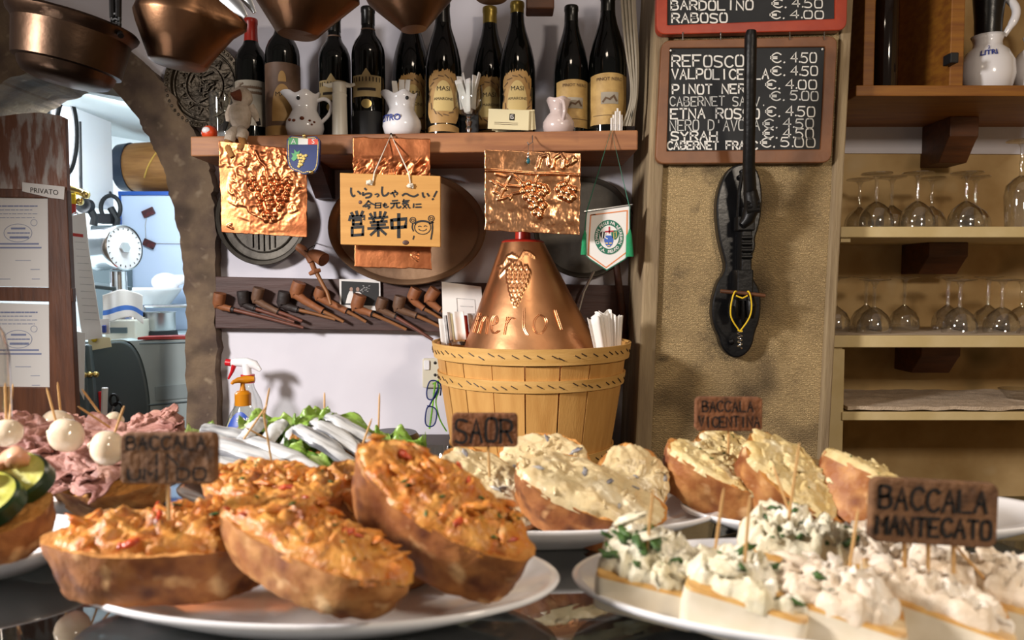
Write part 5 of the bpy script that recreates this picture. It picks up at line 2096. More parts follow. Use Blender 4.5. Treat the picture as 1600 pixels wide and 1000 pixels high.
# ---------------------------------------------------------------- the PRIVATO door
YD = 1.70
t = bpy.data.objects.new('door_1', None)
COL.objects.link(t)
t.location = P(50, 700, YD)
struct(t)
dk = lambda a, bb, c: P(a, bb, YD) + Vector((0, c, 0))
zf = P(50, 700, YD)
top = [(-150, 225), (-80, 196), (-20, 184), (30, 177), (60, 175), (92, 180), (100, 184)]
m = MB()
m.prism(top + [(104, 300), (-150, 300)], .003, .015, dk)
m.build('carved_panel', 'carved_door_wood', t, smooth=False)
m = MB()
for i_, pl in enumerate(([(74, 296), (104, 300), (121, 700), (100, 1500), (82, 1500), (78, 700)], [(-150, 292), (104, 296), (104, 310), (-150, 306)], [(-150, 446), (112, 450), (113, 472), (-150, 468)], [(-150, 603), (116, 606), (118, 700), (118, 1500), (-150, 1500)], [(-150, 280), (-110, 280), (-110, 1500), (-150, 1500)])):
    m.prism(pl, .0009 * i_, .019 - .0009 * i_, dk)
m.build('door_frame', 'door_wood', t, smooth=False, bevel=.002)
for k, (y0, y1, yb) in enumerate(((304, 450, 0), (470, 607, 0))):
    m = MB()
    m.prism([(-112, y0), (76, y0 + 6), (79, y1 - 1), (-112, y1 - 4)], .007, .010, dk)
    ce = m.build('certificate', 'white_paper', t, smooth=False)
    m = MB()
    fn = lambda a, bb: P(a, bb, YD + .0066)
    rr = random.Random(k)
    for y, x0, x1, w in ((y0 + 18, -70, 58, 2.2), (y0 + 24, -60, 50, 1.2), (y0 + 30, -80, 58, 1.0), (y0 + 36, -70, 54, 1.0)):
        x = x0
        while x < x1:
            l_ = rr.uniform(3, 9)
            m.ribbon([(x, y), (min(x + l_, x1), y)], w, fn)
            x += l_ + 2
    for y, x0, x1, w in ((y0 + 53, 18, 40, 3), (y0 + 60, 12, 46, 2), (y0 + 67, 16, 44, 3.4), (y0 + 77, -40, 60, 2.6), (y0 + 83, -30, 64, 2.6)):
        x = x0
        while x < x1:
            l_ = rr.uniform(3, 7)
            m.ribbon([(x, y), (min(x + l_, x1), y)], w, fn)
            x += l_ + 1.6
    m.ribbon([(28 + 22 * cos(a / 24 * 2 * pi), y0 + 60 + 14 * sin(a / 24 * 2 * pi)) for a in range(25)], .8, fn)
    m.ribbon([(53 + 5 * cos(a / 16 * 2 * pi), y0 + 44 + 5 * sin(a / 16 * 2 * pi)) for a in range(17)], .7, fn)
    for y, x0, x1 in ((y0 + 103, 24, 48), (y0 + 117, 48, 62), (y0 + 132, 50, 62), (y0 + 132, -20, 16)):
        m.ribbon([(x0, y), (x1, y)], .9, fn)
    mat('certificate_ink_%d' % k, '8088a8', rough=.8)
    m.build('print_lines', 'certificate_ink_%d' % k, ce, smooth=False)
t2 = thing('door_plate', 'white plate lettered PRIVATO stuck on the brown carved door', 'sign', P(69, 312, YD - .004))
m = MB()
m.prism([(36, 285), (102, 292), (101, 312), (78, 309), (36, 299)], -.003, 0, dk)
pl = m.build('plate', 'white_paper', t2, smooth=False)
m = MB()
vs, fs = font_mesh('PRIVATO', 11, lambda a, bb: P(69 + a, 302.5 - bb + a * .1, YD - .0036))
m.add(vs, fs)
m.build('lettering', 'ink_dark', pl, smooth=False)

# ---------------------------------------------------------------- kitchen behind the arch
p = P
kt = p(200, 530, 2.15).z
m = MB().box((-1.33, 2.42, kt - .02), (1.2, .72, .04))
m.box((-1.33, 2.46, kt / 2 - .03), (1.14, .62, kt - .05))
tag(m.build('kitchen_counter', 'grey_machine', smooth=False), 'grey kitchen counter beyond the arch carrying the pot and the scale', 'counter')
# white cabinet side with iron oval pull
t = thing('wall_cabinet', 'white kitchen wall cabinet with a long oval iron pull, above the carved door', 'cabinet', p(95, 305, 2.35))
m = MB()
a, c = p(20, 110, 2.35), p(125, 320, 2.35)
m.box(((a.x + c.x) / 2, 2.45, (a.z + c.z) / 2 + .05), (c.x - a.x, .2, a.z - c.z + .1))
m.build('cabinet_body', 'plate_white', t, smooth=False, bevel=.003)
m = MB()
m.tube([p(103.5 + 16 * cos(u), 211 + 60 * sin(u), 2.32) for u in [i / 36 * 2 * pi for i in range(36)]], .0075, 8, closed=True)
for y in (151, 271):
    m.tube([p(103.5, y, 2.32), p(103.5, y, 2.355)], .007, 8)
m.build('oval_pull', 'iron', t)
m = MB()
m.tube([p(73, 128, 2.345), p(74, 180, 2.345)], .007, 6)
m.tube([p(125, 190, 2.347), p(127, 300, 2.347)], .004, 6)
m.build('edge_strip', 'black_matte', t)
# wall hook with keys
t = thing('key_bunch', 'bunch of keys with yellow and red tags hanging from a brass hook by the door', 'keys', p(118, 350, 1.93))
m = MB()
m.tube([p(106, 296, 1.93), p(125, 300, 1.93), p(137, 306, 1.93)], [.012, .010, .008], 10)
m.sphere(p(134, 304, 1.92), .011, 10, 8)
m.sphere(p(125, 315, 1.92), .010, 10, 8)
m.build('brass_hook', 'brass', t)
for nm, x, y, mm in (('yellow_tag', 115, 311, 'yellow_string'), ('red_tag', 115, 326, 'capsule_red')):
    m = MB().box(p(x, y, 1.915), (.012, .006, .028))
    m.build(nm, mm, t, smooth=False, bevel=.002)
m = MB()
m.tube([p(118 + 4.5 * cos(u), 337 + 5 * sin(u), 1.91) for u in [i / 20 * 2 * pi for i in range(20)]], .0016, 6, closed=True)
m.tube([p(118, 342, 1.91), p(121, 353, 1.91)], .003, 6)
m.tube([p(116, 342, 1.91), p(118, 356, 1.91)], .003, 6)
m.build('key', 'steel', t)
# calendar and notes
for nm, pts, mm, lab, Y in (('wall_calendar', [(109, 338), (133, 332), (139, 390), (160, 528), (129, 532), (113, 420)], 'white_paper', 'narrow white calendar sheet hanging below the keys', 1.90),
                            ('note_sheet', [(133, 500), (170, 498), (172, 522), (134, 524)], 'white_paper', 'white note held by a blue magnet under the calendar', 1.955),
                            ('note_card', [(136, 522), (172, 528), (174, 542), (140, 548)], 'cream_paper', 'beige card at the foot of the white notes', 1.95),
                            ('note_sheet', [(119, 518), (133, 520), (131, 625), (119, 600)], 'white_paper', 'narrow white sheet beside the dark folding panels', 1.86)):
    m = MB()
    m.prism(pts, 0, .0015, lambda a, bb, c, Y=Y: P(a, bb, Y) + Vector((0, c, 0)))
    o = m.build(nm, mm, smooth=False)
    tag(o, lab, 'paper')
    if nm == 'wall_calendar':
        m = MB()
        m.prism([(114, 364), (130, 366), (130, 371), (114, 369)], -.001, 0, lambda a, bb, c: P(a, bb, Y) + Vector((0, c, 0)))
        m.build('red_heading', 'ink_red', o, smooth=False)
        m = MB()
        for i in range(12):
            y = 378 + i * 11
            m.ribbon([(117 + i * 1.3, y), (134 + i * 1.8, y + 1)], .6, lambda a, bb: P(a, bb, 1.90 - .0012))
        m.build('printed_line', 'grey_paper', o, smooth=False)
m = MB().box(p(163, 514, 1.945), (.009, .008, .02))
tag(m.build('blue_magnet', 'ink_blue', smooth=False, bevel=.002), 'small blue magnet on the white note', 'magnet')
m = MB().sphere(p(147, 527, 1.94), (.009, .006, .013), 12, 8)
tag(m.build('yellow_magnet', 'yellow_string'), 'small yellow magnet over the beige card', 'magnet')

# pale blue refrigerator and barrel on it
YR = 2.55
t = thing('refrigerator', 'pale blue white refrigerator with a dark blue top edge behind the arch', 'refrigerator', p(240, 530, YR))
m = MB()
a, c = p(186, 305, YR), p(330, 530, YR)
m.box(((a.x + c.x) / 2, YR + .2, (a.z + kt) / 2), (c.x - a.x, .4, a.z - kt))
m.build('cabinet_body', 'pale_board', t, smooth=False, bevel=.004)
m = MB()
a2, c2 = p(185, 300, YR - .003), p(330, 305, YR - .003)
m.box(((a2.x + c2.x) / 2, YR + .2, (a2.z + a.z) / 2 + .001), (c2.x - a2.x, .41, a2.z - a.z + .002))
m.box(((a2.x) + .004, YR - .001, (a.z + kt) / 2 + .1), (.007, .006, a.z - kt - .2))
m.build('blue_edge', 'navy_edge', t, smooth=False)
m = MB()
m.tube([p(229, 340, YR - .003), p(227, 352, YR - .003), p(228, 378, YR - .003)], .0012, 5)
m.tube([p(235, 380, YR - .003), p(283, 381, YR - .003)], .0012, 5)
m.build('door_seam', 'grey_paper', t)
for x, y, a_, lb in ((232, 332, .42, 'upper dark reddish magnet on the pale refrigerator'), (233, 381, -.42, 'lower dark reddish magnet on the pale refrigerator')):
    m = MB().box(p(x, y, YR - .006), (.040, .008, .024), Matrix.Rotation(-a_, 3, 'Y'))
    tag(m.build('fridge_magnet', mat('magnet_red_%d' % y, '5a2224', '2e1a1e', sc=90, rough=.5), smooth=False), lb, 'magnet')
c = p(262, 262, 2.70)
t = thing('barrel', 'small wooden barrel with a dark hoop lying on the refrigerator', 'barrel', p(262, 300, 2.7))
rb = 40 * mpp(2.70)
M = Matrix.Rotation(pi / 2, 4, 'Y')
prof = [(0, -.16), (rb * .80, -.16), (rb * .93, -.11), (rb, 0), (rb * .93, .11), (rb * .80, .16), (0, .16)]
m = MB().lathe(prof, 36, c, M)
m.build('staves', 'barrel_wood', t)
for z in (-.145, .145):
    r = rb * .86
    m = MB().lathe([(r - .012, z - .020), (r + .002, z - .020), (r + .008, z + .020), (r - .012, z + .020), (r - .012, z - .020)], 36, c, M)
    m.build('hoop', 'barrel_hoop', t)
m = MB()
m.tube([c + Vector((-.02 + .05 * cos(u), -rb * 1.01 * sin(u), rb * 1.01 * cos(u))) for u in [i / 14 * 1.9 + .2 for i in range(15)]], .0025, 6)
mat('straw_cord', 'cfa448', rough=.8)
m.build('straw_tie', 'straw_cord', t)

# dark pans hanging
for k, (x, y, r, lb) in enumerate(((138, 322, 12, 'small black pan hanging beside the keys'), (173, 325, 19, 'round black pan ring hanging left of the refrigerator'))):
    Y = 2.38 + .08 * k
    kx = mpp(Y)
    t = thing('frying_pan', lb, 'pan', p(x, y + r, Y))
    m = MB()
    cc = p(x, y, Y)
    if k:
        m.tube([cc + Vector((r * kx * .8 * cos(u), 0, r * kx * sin(u))) for u in [i / 28 * 2 * pi for i in range(28)]], .007, 8, closed=True)
        m.box(p(167, 342, Y), (.05, .05, .03))
    else:
        m.lathe([(0, 0), (r * kx * .9, 0), (r * kx, .03), (r * kx * .95, .03), (0, .006)], 28, cc, Matrix.Rotation(pi / 2, 4, 'X'))
    m.build('pan_body', 'black_matte', t)
    m = MB()
    m.tube([p(x, y, Y), p(x + 10, y + 18, Y), p(x + 8, y + 30, Y)], .012, 8)
    m.tube([p(x, y - r, Y), p(x, y - r - 4, Y), p(x - 2, y - r - 8, Y + .2)], .004, 6)
    m.build('handle', 'black_matte', t)
# dark appliance behind the scale, standing on the counter
m = MB()
a, c = p(140, 352, 2.42), p(196, 528, 2.42)
m.box(((a.x + c.x) / 2 - .01, 2.47, (a.z + kt) / 2), (c.x - a.x - .02, .1, a.z - kt))
tag(m.build('coffee_machine', 'dark_grey_plastic', smooth=False, bevel=.006), 'tall dark grey machine behind the dial scale', 'machine')
# white box under the towel
m = MB()
a, c = p(168, 500, 2.10), p(212, 528, 2.10)
bz = (kt + a.z) / 2
m.box(((a.x + c.x) / 2 - .005, 2.2, bz), (c.x - a.x + .01, .2, a.z - kt))
o = m.build('white_box', 'white_plastic', smooth=False, bevel=.004)
tag(o, 'white appliance box with a dark window under the striped towel', 'appliance')
m = MB().box((p(184, 514, 2.095).x, 2.098, p(184, 516, 2.1).z), (.05, .006, .016))
m.build('dark_window', 'dark_grey_plastic', o, smooth=False)
btop = a.z
# dial scale
t = thing('dial_scale', 'chrome kitchen scale with a round white dial, beyond the arch', 'scale', Vector((p(188, 480, 2.15).x, 2.2, btop)))
cF = p(193, 387, 2.08)
axis = Vector((.94, -.34, .05)).normalized()
M = axis.to_track_quat('Z', 'Y').to_matrix().to_4x4()
rd = 35.5 * mpp(2.08)
m = MB().lathe([(0, -.105), (rd * .86, -.105), (rd * .93, -.095), (rd * .95, -.02), (rd, -.012), (rd, .004), (rd * .95, .006)], 40, cF, M)
m.build('drum', 'chrome', t)
m = MB().lathe([(rd * .95, .002), (0, .002)], 40, cF, M)
dl = m.build('dial', 'plate_white', t)
m = MB()
M3 = M.to_3x3()
for i in range(20):
    u = i / 20 * 2 * pi
    m.tube([cF + M3 @ Vector((rd * .78 * cos(u), rd * .78 * sin(u), .0035)), cF + M3 @ Vector((rd * .86 * cos(u), rd * .86 * sin(u), .0035))], .0012, 4)
m.tube([cF + M3 @ Vector((0, 0, .004)), cF + axis * .004 + (P(177, 366, 2.07) - cF) * .9], .0014, 5)
m.build('dial_mark', 'ink_dark', dl)
MB().lathe([(0, .003), (rd * .24, .003), (rd * .24, .010), (0, .010)], 6, cF, M).build('dial_hub', 'steel', dl)
m = MB()
x_ = p(188, 440, 2.15).x
zt_ = p(188, 424, 2.1).z
m.lathe([(.024, btop + .03), (.022, zt_)], 20, (x_, 2.14, 0))
m.lathe([(0, btop), (.045, btop), (.04, btop + .03), (0, btop + .035)], 24, (x_, 2.18, 0), sy=.7)
m.build('column', 'chrome', t)
m = MB()
m.box((x_ - .05, 2.16, p(165, 448, 2.15).z), (.11, .10, .012), Matrix.Rotation(.12, 3, 'Y'))
m.build('weigh_tray', 'dark_grey_plastic', t, smooth=False, bevel=.003)
# striped towel hanging over the box
m = MB()


def tw(u, v):
    px = 160 + 62 * u + 6 * v * (u - .3) + 2 * sin(u * 9 + v * 2)
    py = 458 - 6 * sin(u * pi) + 46 * v + 3 * sin(u * 7) * v + (8 * (u - .55) * (1 - v) if u > .55 else 6 * (.55 - u) * (1 - v))
    q_ = P(px, py, 2.055 - .012 * v + .006 * sin(u * 11))
    return q_


m.grid(tw, 40, 24)
nf = len(m.f)
m.mi = [1 if 13 <= (i // 39) <= 16 else 0 for i in range(nf)]
mat('towel_blue', '4a78c8', rough=.9)
o = m.build('dish_towel', ['napkin_white', 'towel_blue'], solid=.0015, sharp=0)
tag(o, 'white dish towel with one blue stripe hung below the dial scale', 'towel')
# crockery on a chrome rack
zr = p(255, 476, 2.40).z
m = MB()
a, c = p(226, 480, 2.33), p(300, 480, 2.33)
for i in range(5):
    m.tube([(a.x, 2.33 + i * .05, zr - .004), (c.x, 2.33 + i * .05, zr - .004)], .004, 6)
for x in (a.x, c.x):
    m.tube([(x, 2.33, zr - .004), (x, 2.53, zr - .004)], .004, 6)
    m.tube([(x, 2.33, zr - .004), (x, 2.33, kt)], .004, 6)
tag(m.build('dish_rack', 'chrome'), 'chrome dish rack with white crockery in front of the refrigerator', 'rack')
c = p(240, 474, 2.43)
m = MB()
prof = [(0, 0), (.05, 0), (.085, .045), (.088, .055), (.084, .055), (.05, .006), (0, .006)]
m.lathe(prof, 48, (c.x, 2.43, zr))
m.v = [(v[0], v[1], v[2]) if i % 2 else (c.x + (v[0] - c.x) * .97, 2.43 + (v[1] - 2.43) * .97, v[2]) for i, v in enumerate(m.v)]
tag(m.build('fluted_bowl', 'porcelain', sharp=0), 'white fluted bowl on the chrome dish rack', 'bowl')
c = p(259, 441, 2.47)
m = MB()
m.sphere(c, (.045, .04, .032), 20, 12)
m.tube([c + Vector((.03, 0, .005)), c + Vector((.07, 0, .012)), c + Vector((.09, -.01, .02))], [.02, .014, .010], 12)
tag(m.build('cream_jug', 'porcelain'), 'white cream jug lying upside down on the fluted bowl', 'jug')
# steel pot on a black stand
c = p(251, 515, 2.22)
t = thing('saucepan', 'stainless steel pot on a black burner on the kitchen counter', 'pot', (c.x, 2.22, kt))
zb = p(251, 517, 2.22).z
zt2 = p(251, 488, 2.22).z
r = 22 * mpp(2.22)
MB().lathe([(0, zb), (r * .96, zb), (r, zb + .006), (r, zt2), (r * 1.06, zt2 + .002), (r * .97, zt2), (r * .95, zb + .01), (0, zb + .01)], 36, (c.x, 2.22, 0)).build('pot_body', 'steel', t)
m = MB()
m.lathe([(0, kt), (r * 1.15, kt), (r * 1.1, zb), (0, zb)], 28, (c.x, 2.22, 0))
m.build('burner', 'black_matte', t)
m = MB()
m.tube([(c.x - r, 2.22, zt2 - .008), (c.x - r - .03, 2.2, zt2 - .004)], .008, 8)
m.build('handle', 'black_matte', t)
# grey rounded machine
t = thing('ice_machine', 'large grey rounded machine with a dark curved side, behind the arch', 'machine', p(220, 720, 2.0))
Yg = 1.99
m = MB()
dks = chaikin([(120, 540), (170, 534), (196, 532), (213, 548), (225, 580), (233, 630), (233, 700), (233, 900)], 2)
m.prism(dks + [(120, 900)], 0, .06, lambda a, bb, c: P(a, bb, Yg) + Vector((0, c, 0)))
m.build('dark_side', 'dark_grey_plastic', t, smooth=False, bevel=.006)
m = MB()
lt = [(x + 2, y - 2) for x, y in dks[4:]] + [(330, 900), (330, 529)]
m.prism(lt, 0, .055, lambda a, bb, c: P(a, bb, Yg + .004) + Vector((0, c, 0)))
fr = m.build('grey_front', 'grey_machine', t, smooth=False, bevel=.006)
m = MB()
m.prism([(243, 604), (330, 596), (330, 618), (244, 626)], -.004, 0, lambda a, bb, c: P(a, bb, Yg + .004) + Vector((0, c, 0)))
m.build('recessed_panel', mat('grey_panel', '929fa1', rough=.5), fr, smooth=False)
m = MB()
m.tube([p(233, 633, Yg + .002), p(330, 624, Yg + .002)], .0025, 6)
m.tube([p(218, 537, Yg + .002), p(330, 534, Yg + .002)], .002, 6)
m.build('panel_seam', 'dark_grey_plastic', fr)
m = MB()
m.prism([(250, 646), (262, 644), (262, 649), (250, 651)], -.003, 0, lambda a, bb, c: P(a, bb, Yg + .003) + Vector((0, c, 0)))
m.build('nameplate', 'white_paper', fr, smooth=False)
m = MB()
m.prism([(215, 527), (330, 524), (330, 529), (215, 531)], 0, .06, lambda a, bb, c: P(a, bb, Yg + .003) + Vector((0, c, 0)))
tag(m.build('red_tray', 'capsule_red', smooth=False), 'thin red tray edge on top of the grey machine', 'tray')
# folding panels with brass knobs
for k, (x0, x1) in enumerate(((117, 128), (129, 141))):
    t = thing('folding_panel', ('left' if k == 0 else 'right') + ' dark grey folding panel with brass knobs beside the door', 'panel', p(x0 + 8, 690, 1.90 + k * .02), 'dark folding panels')
    Y = 1.90 + .02 * k
    m = MB()
    m.prism(chaikin_closed([(x0, 545), (x0 + 4, 538), (x1, 541), (x1 + 12, 700), (x0 + 12, 700)], 1), 0, .015, lambda a, bb, c: P(a, bb, Y) + Vector((0, c, 0)))
    m.build('leaf', 'dark_grey_plastic', t, smooth=False, bevel=.002)
    for x in ((131,) if k == 0 else (140, 150)):
        MB().sphere(p(x, 586 - k, Y - .012), .008, 12, 8).build('knob', 'brass', t)
# scissors, pens in a red holder
t = thing('pen_holder', 'small red holder in front of the grey machine, by the scissors', 'holder', p(163, 665, 1.93))
m = MB().lathe([(0, 0), (.017, 0), (.018, .04), (.016, .04), (.015, .004), (0, .004)], 20, p(163, 672, 1.93))
m.build('cup', 'red_plastic', t)
for x, y, mm, nm, lb in ((156, 612, 'red_plastic', 'pen', 'red pen in the red holder'), (164, 606, 'white_paper', 'paper_slip', 'white rolled paper in the red holder')):
    m = MB().tube([p(x, y, 1.93), p(162, 664, 1.93)], .005 if nm == 'pen' else .008, 8)
    tag(m.build(nm, mm), lb, 'pen' if nm == 'pen' else 'paper')
t = thing('scissors', 'black handled scissors standing by the red holder before the grey machine', 'scissors', p(178, 672, 1.93))
m = MB()
for x, y, rx, ry in ((178, 625, 6, 9), (184, 637, 7, 8)):
    m.tube([p(x + rx * cos(u), y + ry * sin(u), 1.93) for u in [i / 18 * 2 * pi for i in range(18)]], .0035, 7, closed=True)
m.build('handle', 'black_matte', t)
m = MB().tube([p(178, 634, 1.93), p(174, 672, 1.93)], .004, 6)
m.tube([p(180, 644, 1.93), p(177, 672, 1.93)], .004, 6)
m.build('blade', 'steel', t)

# ---------------------------------------------------------------- copper pots hanging from the ceiling
m = MB()
m.tube([(-1.05, 1.27, 2.30), (.15, 1.36, 2.30)], .009, 10)
for x in (-.95, .1):
    m.tube([(x, 1.28 + (x + .95) * .075, 2.30), (x, 1.28 + (x + .95) * .075, 2.75)], .006, 8)
tag(m.build('pot_rail', 'iron'), 'black iron rail under the ceiling from which the copper pots hang', 'rail')


def hang(m, top_pt, Yr):
    m.tube([top_pt, Vector((top_pt.x, Yr, 2.30))], .003, 8)


Yc = 1.25
k = mpp(Yc)
t = thing('copper_cauldron', 'dark copper cauldron with rolled rim on an iron chain, top left', 'cauldron', p(115, 142, Yc))
ro = Matrix.Rotation(R(11), 4, 'Y')
cc = p(113, 58, Yc)
r0 = 89 * k
H = 71 * k
prof = [(0, -H), (r0 * .50, -H * 1.0), (r0 * .66, -H * .93), (r0 * .73, -H * .80), (r0 * .785, -H * .55), (r0 * .805, -H * .51), (r0 * .795, -H * .47), (r0 * .86, -.02 * H), (r0 * .94, H * .14), (r0 * 1.0, H * .22), (r0 * 1.02, H * .29), (r0 * .98, H * .34), (r0 * .93, H * .30), (r0 * .84, -.05), (0, -H * .9)]
m = MB().lathe(prof, 56, cc, ro)
m.build('pot_body', 'copper_dark', t)
m = MB()
for x in (172, 187):
    m.tube([p(x, -120, Yc), p(x + (4 if x < 180 else -2), 28, Yc - .02)], .0048, 8)
for y in (30, 38):
    m.tube([p(181 + 6 * cos(u), y + 8 * sin(u), Yc - .02) for u in [i / 16 * 2 * pi for i in range(16)]], .003, 7, closed=True)
m.tube([p(172, -120, Yc), Vector((p(180, -120, Yc).x, Yc, 2.30)), p(187, -120, Yc)], .004, 8)
m.tube([p(184, 44, Yc - .02), p(189, 56, Yc - .03)], .005, 8)
m.build('iron_chain', 'iron', t)


def ewer(px, py, r, h, rbot, tilt, spout, mm, label, Y, up=(0.0, 0.0)):
    k = mpp(Y)
    t = thing('copper_pot', label, 'copper pot', p(px, py + h, Y), 'copper pots under the ceiling')
    c = p(px, py, Y)
    ro = Matrix.Rotation(R(tilt), 4, 'Y')
    r, h, rbot = r * k, h * k, rbot * k
    prof = [(0, -h), (rbot * .9, -h), (rbot, -h * .96), (r * .93, -h * .22), (r * .985, -h * .05), (r, 0), (r * .95, h * .16), (r * .80, h * .62), (r * .70, h * 1.0), (r * .72, h * 1.2), (r * .66, h * 1.2), (r * .64, h * .9), (0, -h * .8)]
    m = MB().lathe(prof, 72)
    vs = []
    for v in m.v:
        v = Vector(v)
        rr_ = math.hypot(v.x, v.y)
        if spout and rr_ > 1e-5:
            w = max(0, v.x / rr_) ** 14 * exp(-((v.z / h - spout[1]) / .42) ** 2)
            v.x += spout[0] * k * w
            v.z += spout[2] * k * w
        vs.append(ro @ v + c)
    m.v = [tuple(v) for v in vs]
    m.build('pot_body', mm, t)
    m = MB()
    hang(m, c + Vector((0, 0, h * 1.1)), 1.30)
    m.build('hook', 'iron', t)
    return t


ewer(285, 32, 69, 68, 42, 7, (34, .15, -4), 'copper_brown', 'brown copper pot with a pointed spout hanging over the engraved plate', 1.32)
ewer(468, -12, 72, 65, 32, 4, (26, -.25, 4), 'copper_brown', 'copper pot with a pointed spout hanging over the second bottle', 1.36)
ewer(640, -14, 70, 58, 22, -6, None, 'copper_brown', 'copper pot hanging above the white LITRO jug', 1.36)
ewer(768, -46, 50, 44, 24, 0, None, 'copper_brown', 'small copper pot barely in view above the gold capped bottle', 1.40)
m = MB()
m.tube([p(330, -30, 1.20), p(352, -6, 1.20), p(372, 12, 1.20), p(384, 26, 1.20)], [.010, .012, .011, .004], 10, flat=.4)
m.tube([p(362, -30, 1.21), p(384, -4, 1.21), p(398, 20, 1.21)], [.008, .009, .003], 10, flat=.4)
m.tube([p(330, -30, 1.20), Vector((p(330, -30, 1.2).x, 1.28, 2.30))], .003, 6)
m.tube([p(362, -30, 1.21), Vector((p(330, -30, 1.2).x, 1.28, 2.30))], .003, 6)
tag(m.build('metal_tongs', 'steel'), 'pale metal tongs hanging in front of the brown copper pot', 'tongs')
m = MB()
a, c = p(822, -200, 1.60), p(865, 20, 1.60)
m.box(((a.x + c.x) / 2, 1.60, (c.z + 2.75) / 2), (c.x - a.x, .05, 2.75 - c.z))
struct(m.build('trim_5', 'bracket_wood', smooth=False, bevel=.003))

# ---------------------------------------------------------------- counter of glass over a dark case
ZC = 1.168
m = MB().prism([(-1.3, .29), (1.3, .29), (1.3, .79), (-.06, .79), (-.10, .87), (-1.3, .87)], ZC - .012, ZC, lambda a, b_, c: (a, b_, c))
o = m.build('counter_top', 'counter_glass', smooth=False, bevel=.002)
tag(o, 'dark glass counter top that carries the plates of toasts', 'counter')
m = MB()
m.box((0, .54, ZC - .33), (2.6, .48, .03))
m.box((0, .772, ZC - .17), (2.6, .015, .315))
m.box((0, .54, .41), (2.6, .46, .82))
m.box((-1.29, .54, ZC - .17), (.02, .47, .315))
m.box((1.29, .54, ZC - .17), (.02, .47, .315))
m.box((0, .308, ZC - .17), (2.6, .015, .315))
tag(m.build('display_case', 'dark_void', smooth=False), 'dark display case under the glass counter top', 'display case')
# foil tray and meat inside the case, seen through the glass at the lower left
fc = P(150, 955, .62)
zf = ZC - .31
Yf = (CZ - zf) / ((955 - 440) / F)
xf = (150 - 800) / F * Yf
m = MB()


def foil(u, v):
    return Vector((xf - .02 + .16 * u, .50 + .16 * v, ZC - .15 + .02 * sin(u * 40) * (1 - v) + .02 * fbm((u * 8, v * 8, 1), 3)))


m.grid(foil, 60, 20)
t_ = m.build('foil_tray', 'chrome', solid=.001)
tag(t_, 'crinkled silver foil tray inside the dark case, below the left plates', 'tray')
m = MB().box((xf + .05, .58, ZC - .245), (.2, .2, .13))
tag(m.build('case_box', 'black_matte', smooth=False), 'dark box inside the case under the foil tray', 'box')
m = MB().sphere((xf + .24, .56, ZC - .275), (.075, .07, .03), 20, 12, nz=.15)
mat('terracotta_meat', '9c5f47', rough=.5)
tag(m.build('meat_piece', 'terracotta_meat'), 'reddish piece of meat inside the dark case beside the foil', 'meat')

# ---------------------------------------------------------------- food materials
mat('bread_crust', '7d451f', 'b0743c', sc=55, det=8, lo=.32, hi=.72, rough=.6, bump=.5, bsc=90, spots=[('56280e', 36, .55), ('d6a974', 48, .61)])
mat('bread_crust_pale', '945828', 'c08a50', sc=55, det=8, rough=.6, bump=.5, bsc=90, spots=[('753c16', 36, .55), ('dcb482', 48, .61)])
mat('bread_crumb', 'c88f4c', 'b0732f', sc=50, det=6, rough=.8, bump=.9, bsc=120, spots=[('a5652a', 40, .6)])
mat('cod_tomato', 'b25c16', 'd09848', sc=70, det=6, lo=.3, hi=.7, rough=.45, bump=.6, bsc=150, spots=[('dcae68', 45, .62), ('9c3416', 26, .66), ('4f5a22', 75, .70), ('7c3c0c', 50, .60)])
mat('cod_flake', 'd08c3c', 'bb6420', sc=90, det=4, rough=.4, bump=.4, bsc=200, spots=[('e3c48c', 60, .62)])
mat('tomato_piece', 'b33c22', 'c85a34', sc=80, rough=.3)
mat('parsley', '2f4a1e', '45652a', sc=90, rough=.5)
mat('saor_cream', 'd9c79c', 'c9b184', sc=40, det=5, rough=.35, bump=.4, bsc=90, spots=[('e6dcc0', 30, .6), ('97886a', 45, .68)])
mat('fish_grey', '787884', 'a8a49c', sc=90, rough=.3)
mat('vicentina_cream', 'd8c594', 'c7ac70', sc=50, det=6, rough=.45, bump=.6, bsc=120, spots=[('e6dcbc', 40, .58), ('8a8348', 80, .70)])
mat('whipped_cod', 'e0d8bf', 'd2c6a2', sc=40, det=6, rough=.5, bump=.6, bsc=120, spots=[('eee9da', 30, .56)], sss=.05)
mat('whipped_cod_pink', 'e2d2bd', 'd6c2a8', sc=40, det=6, rough=.5, bump=.6, bsc=120, spots=[('eee6da', 30, .56)], sss=.05)
mat('polenta_white', 'ddd3c0', 'cfc2a8', sc=30, det=5, rough=.35, bump=.15, bsc=80)
mat('polenta_toast', 'd0a866', 'b5803c', sc=40, det=5, rough=.5, bump=.3, bsc=100, spots=[('e2d2ae', 30, .58)])
mat('fish_skin', '8e8f92', '605f62', sc=50, rough=.35)
mat('anchovy_flesh', 'c4c6c7', '5d6066', sc=26, det=6, lo=.48, hi=.70, stretch=(.35, 4, 4), rough=.42, spec=.7, bump=.25, bsc=90)
mat('anchovy_dark', '7c7e83', '505258', sc=40, stretch=(.5, 6, 6), rough=.3)
mat('lettuce', '5f8226', '8aa848', sc=26, det=6, rough=.4, bump=.5, bsc=60, spots=[('bccb88', 24, .64)])
mat('lettuce_dark', '3c5c18', '5f822c', sc=26, det=6, rough=.4, bump=.5, bsc=60)
mat('ham', '8a5a50', 'ab7d70', sc=34, det=6, lo=.3, hi=.7, stretch=(1, 3, 3), rough=.62, bump=.6, bsc=70, spots=[('6f3f38', 20, .56), ('b78a76', 30, .64)])
mat('onion_white', 'e4d4bd', 'd9c2a4', sc=20, rough=.12, spec=.6, sss=.15)
mat('zucchini_skin', '24401a', '16290f', sc=40, rough=.3)
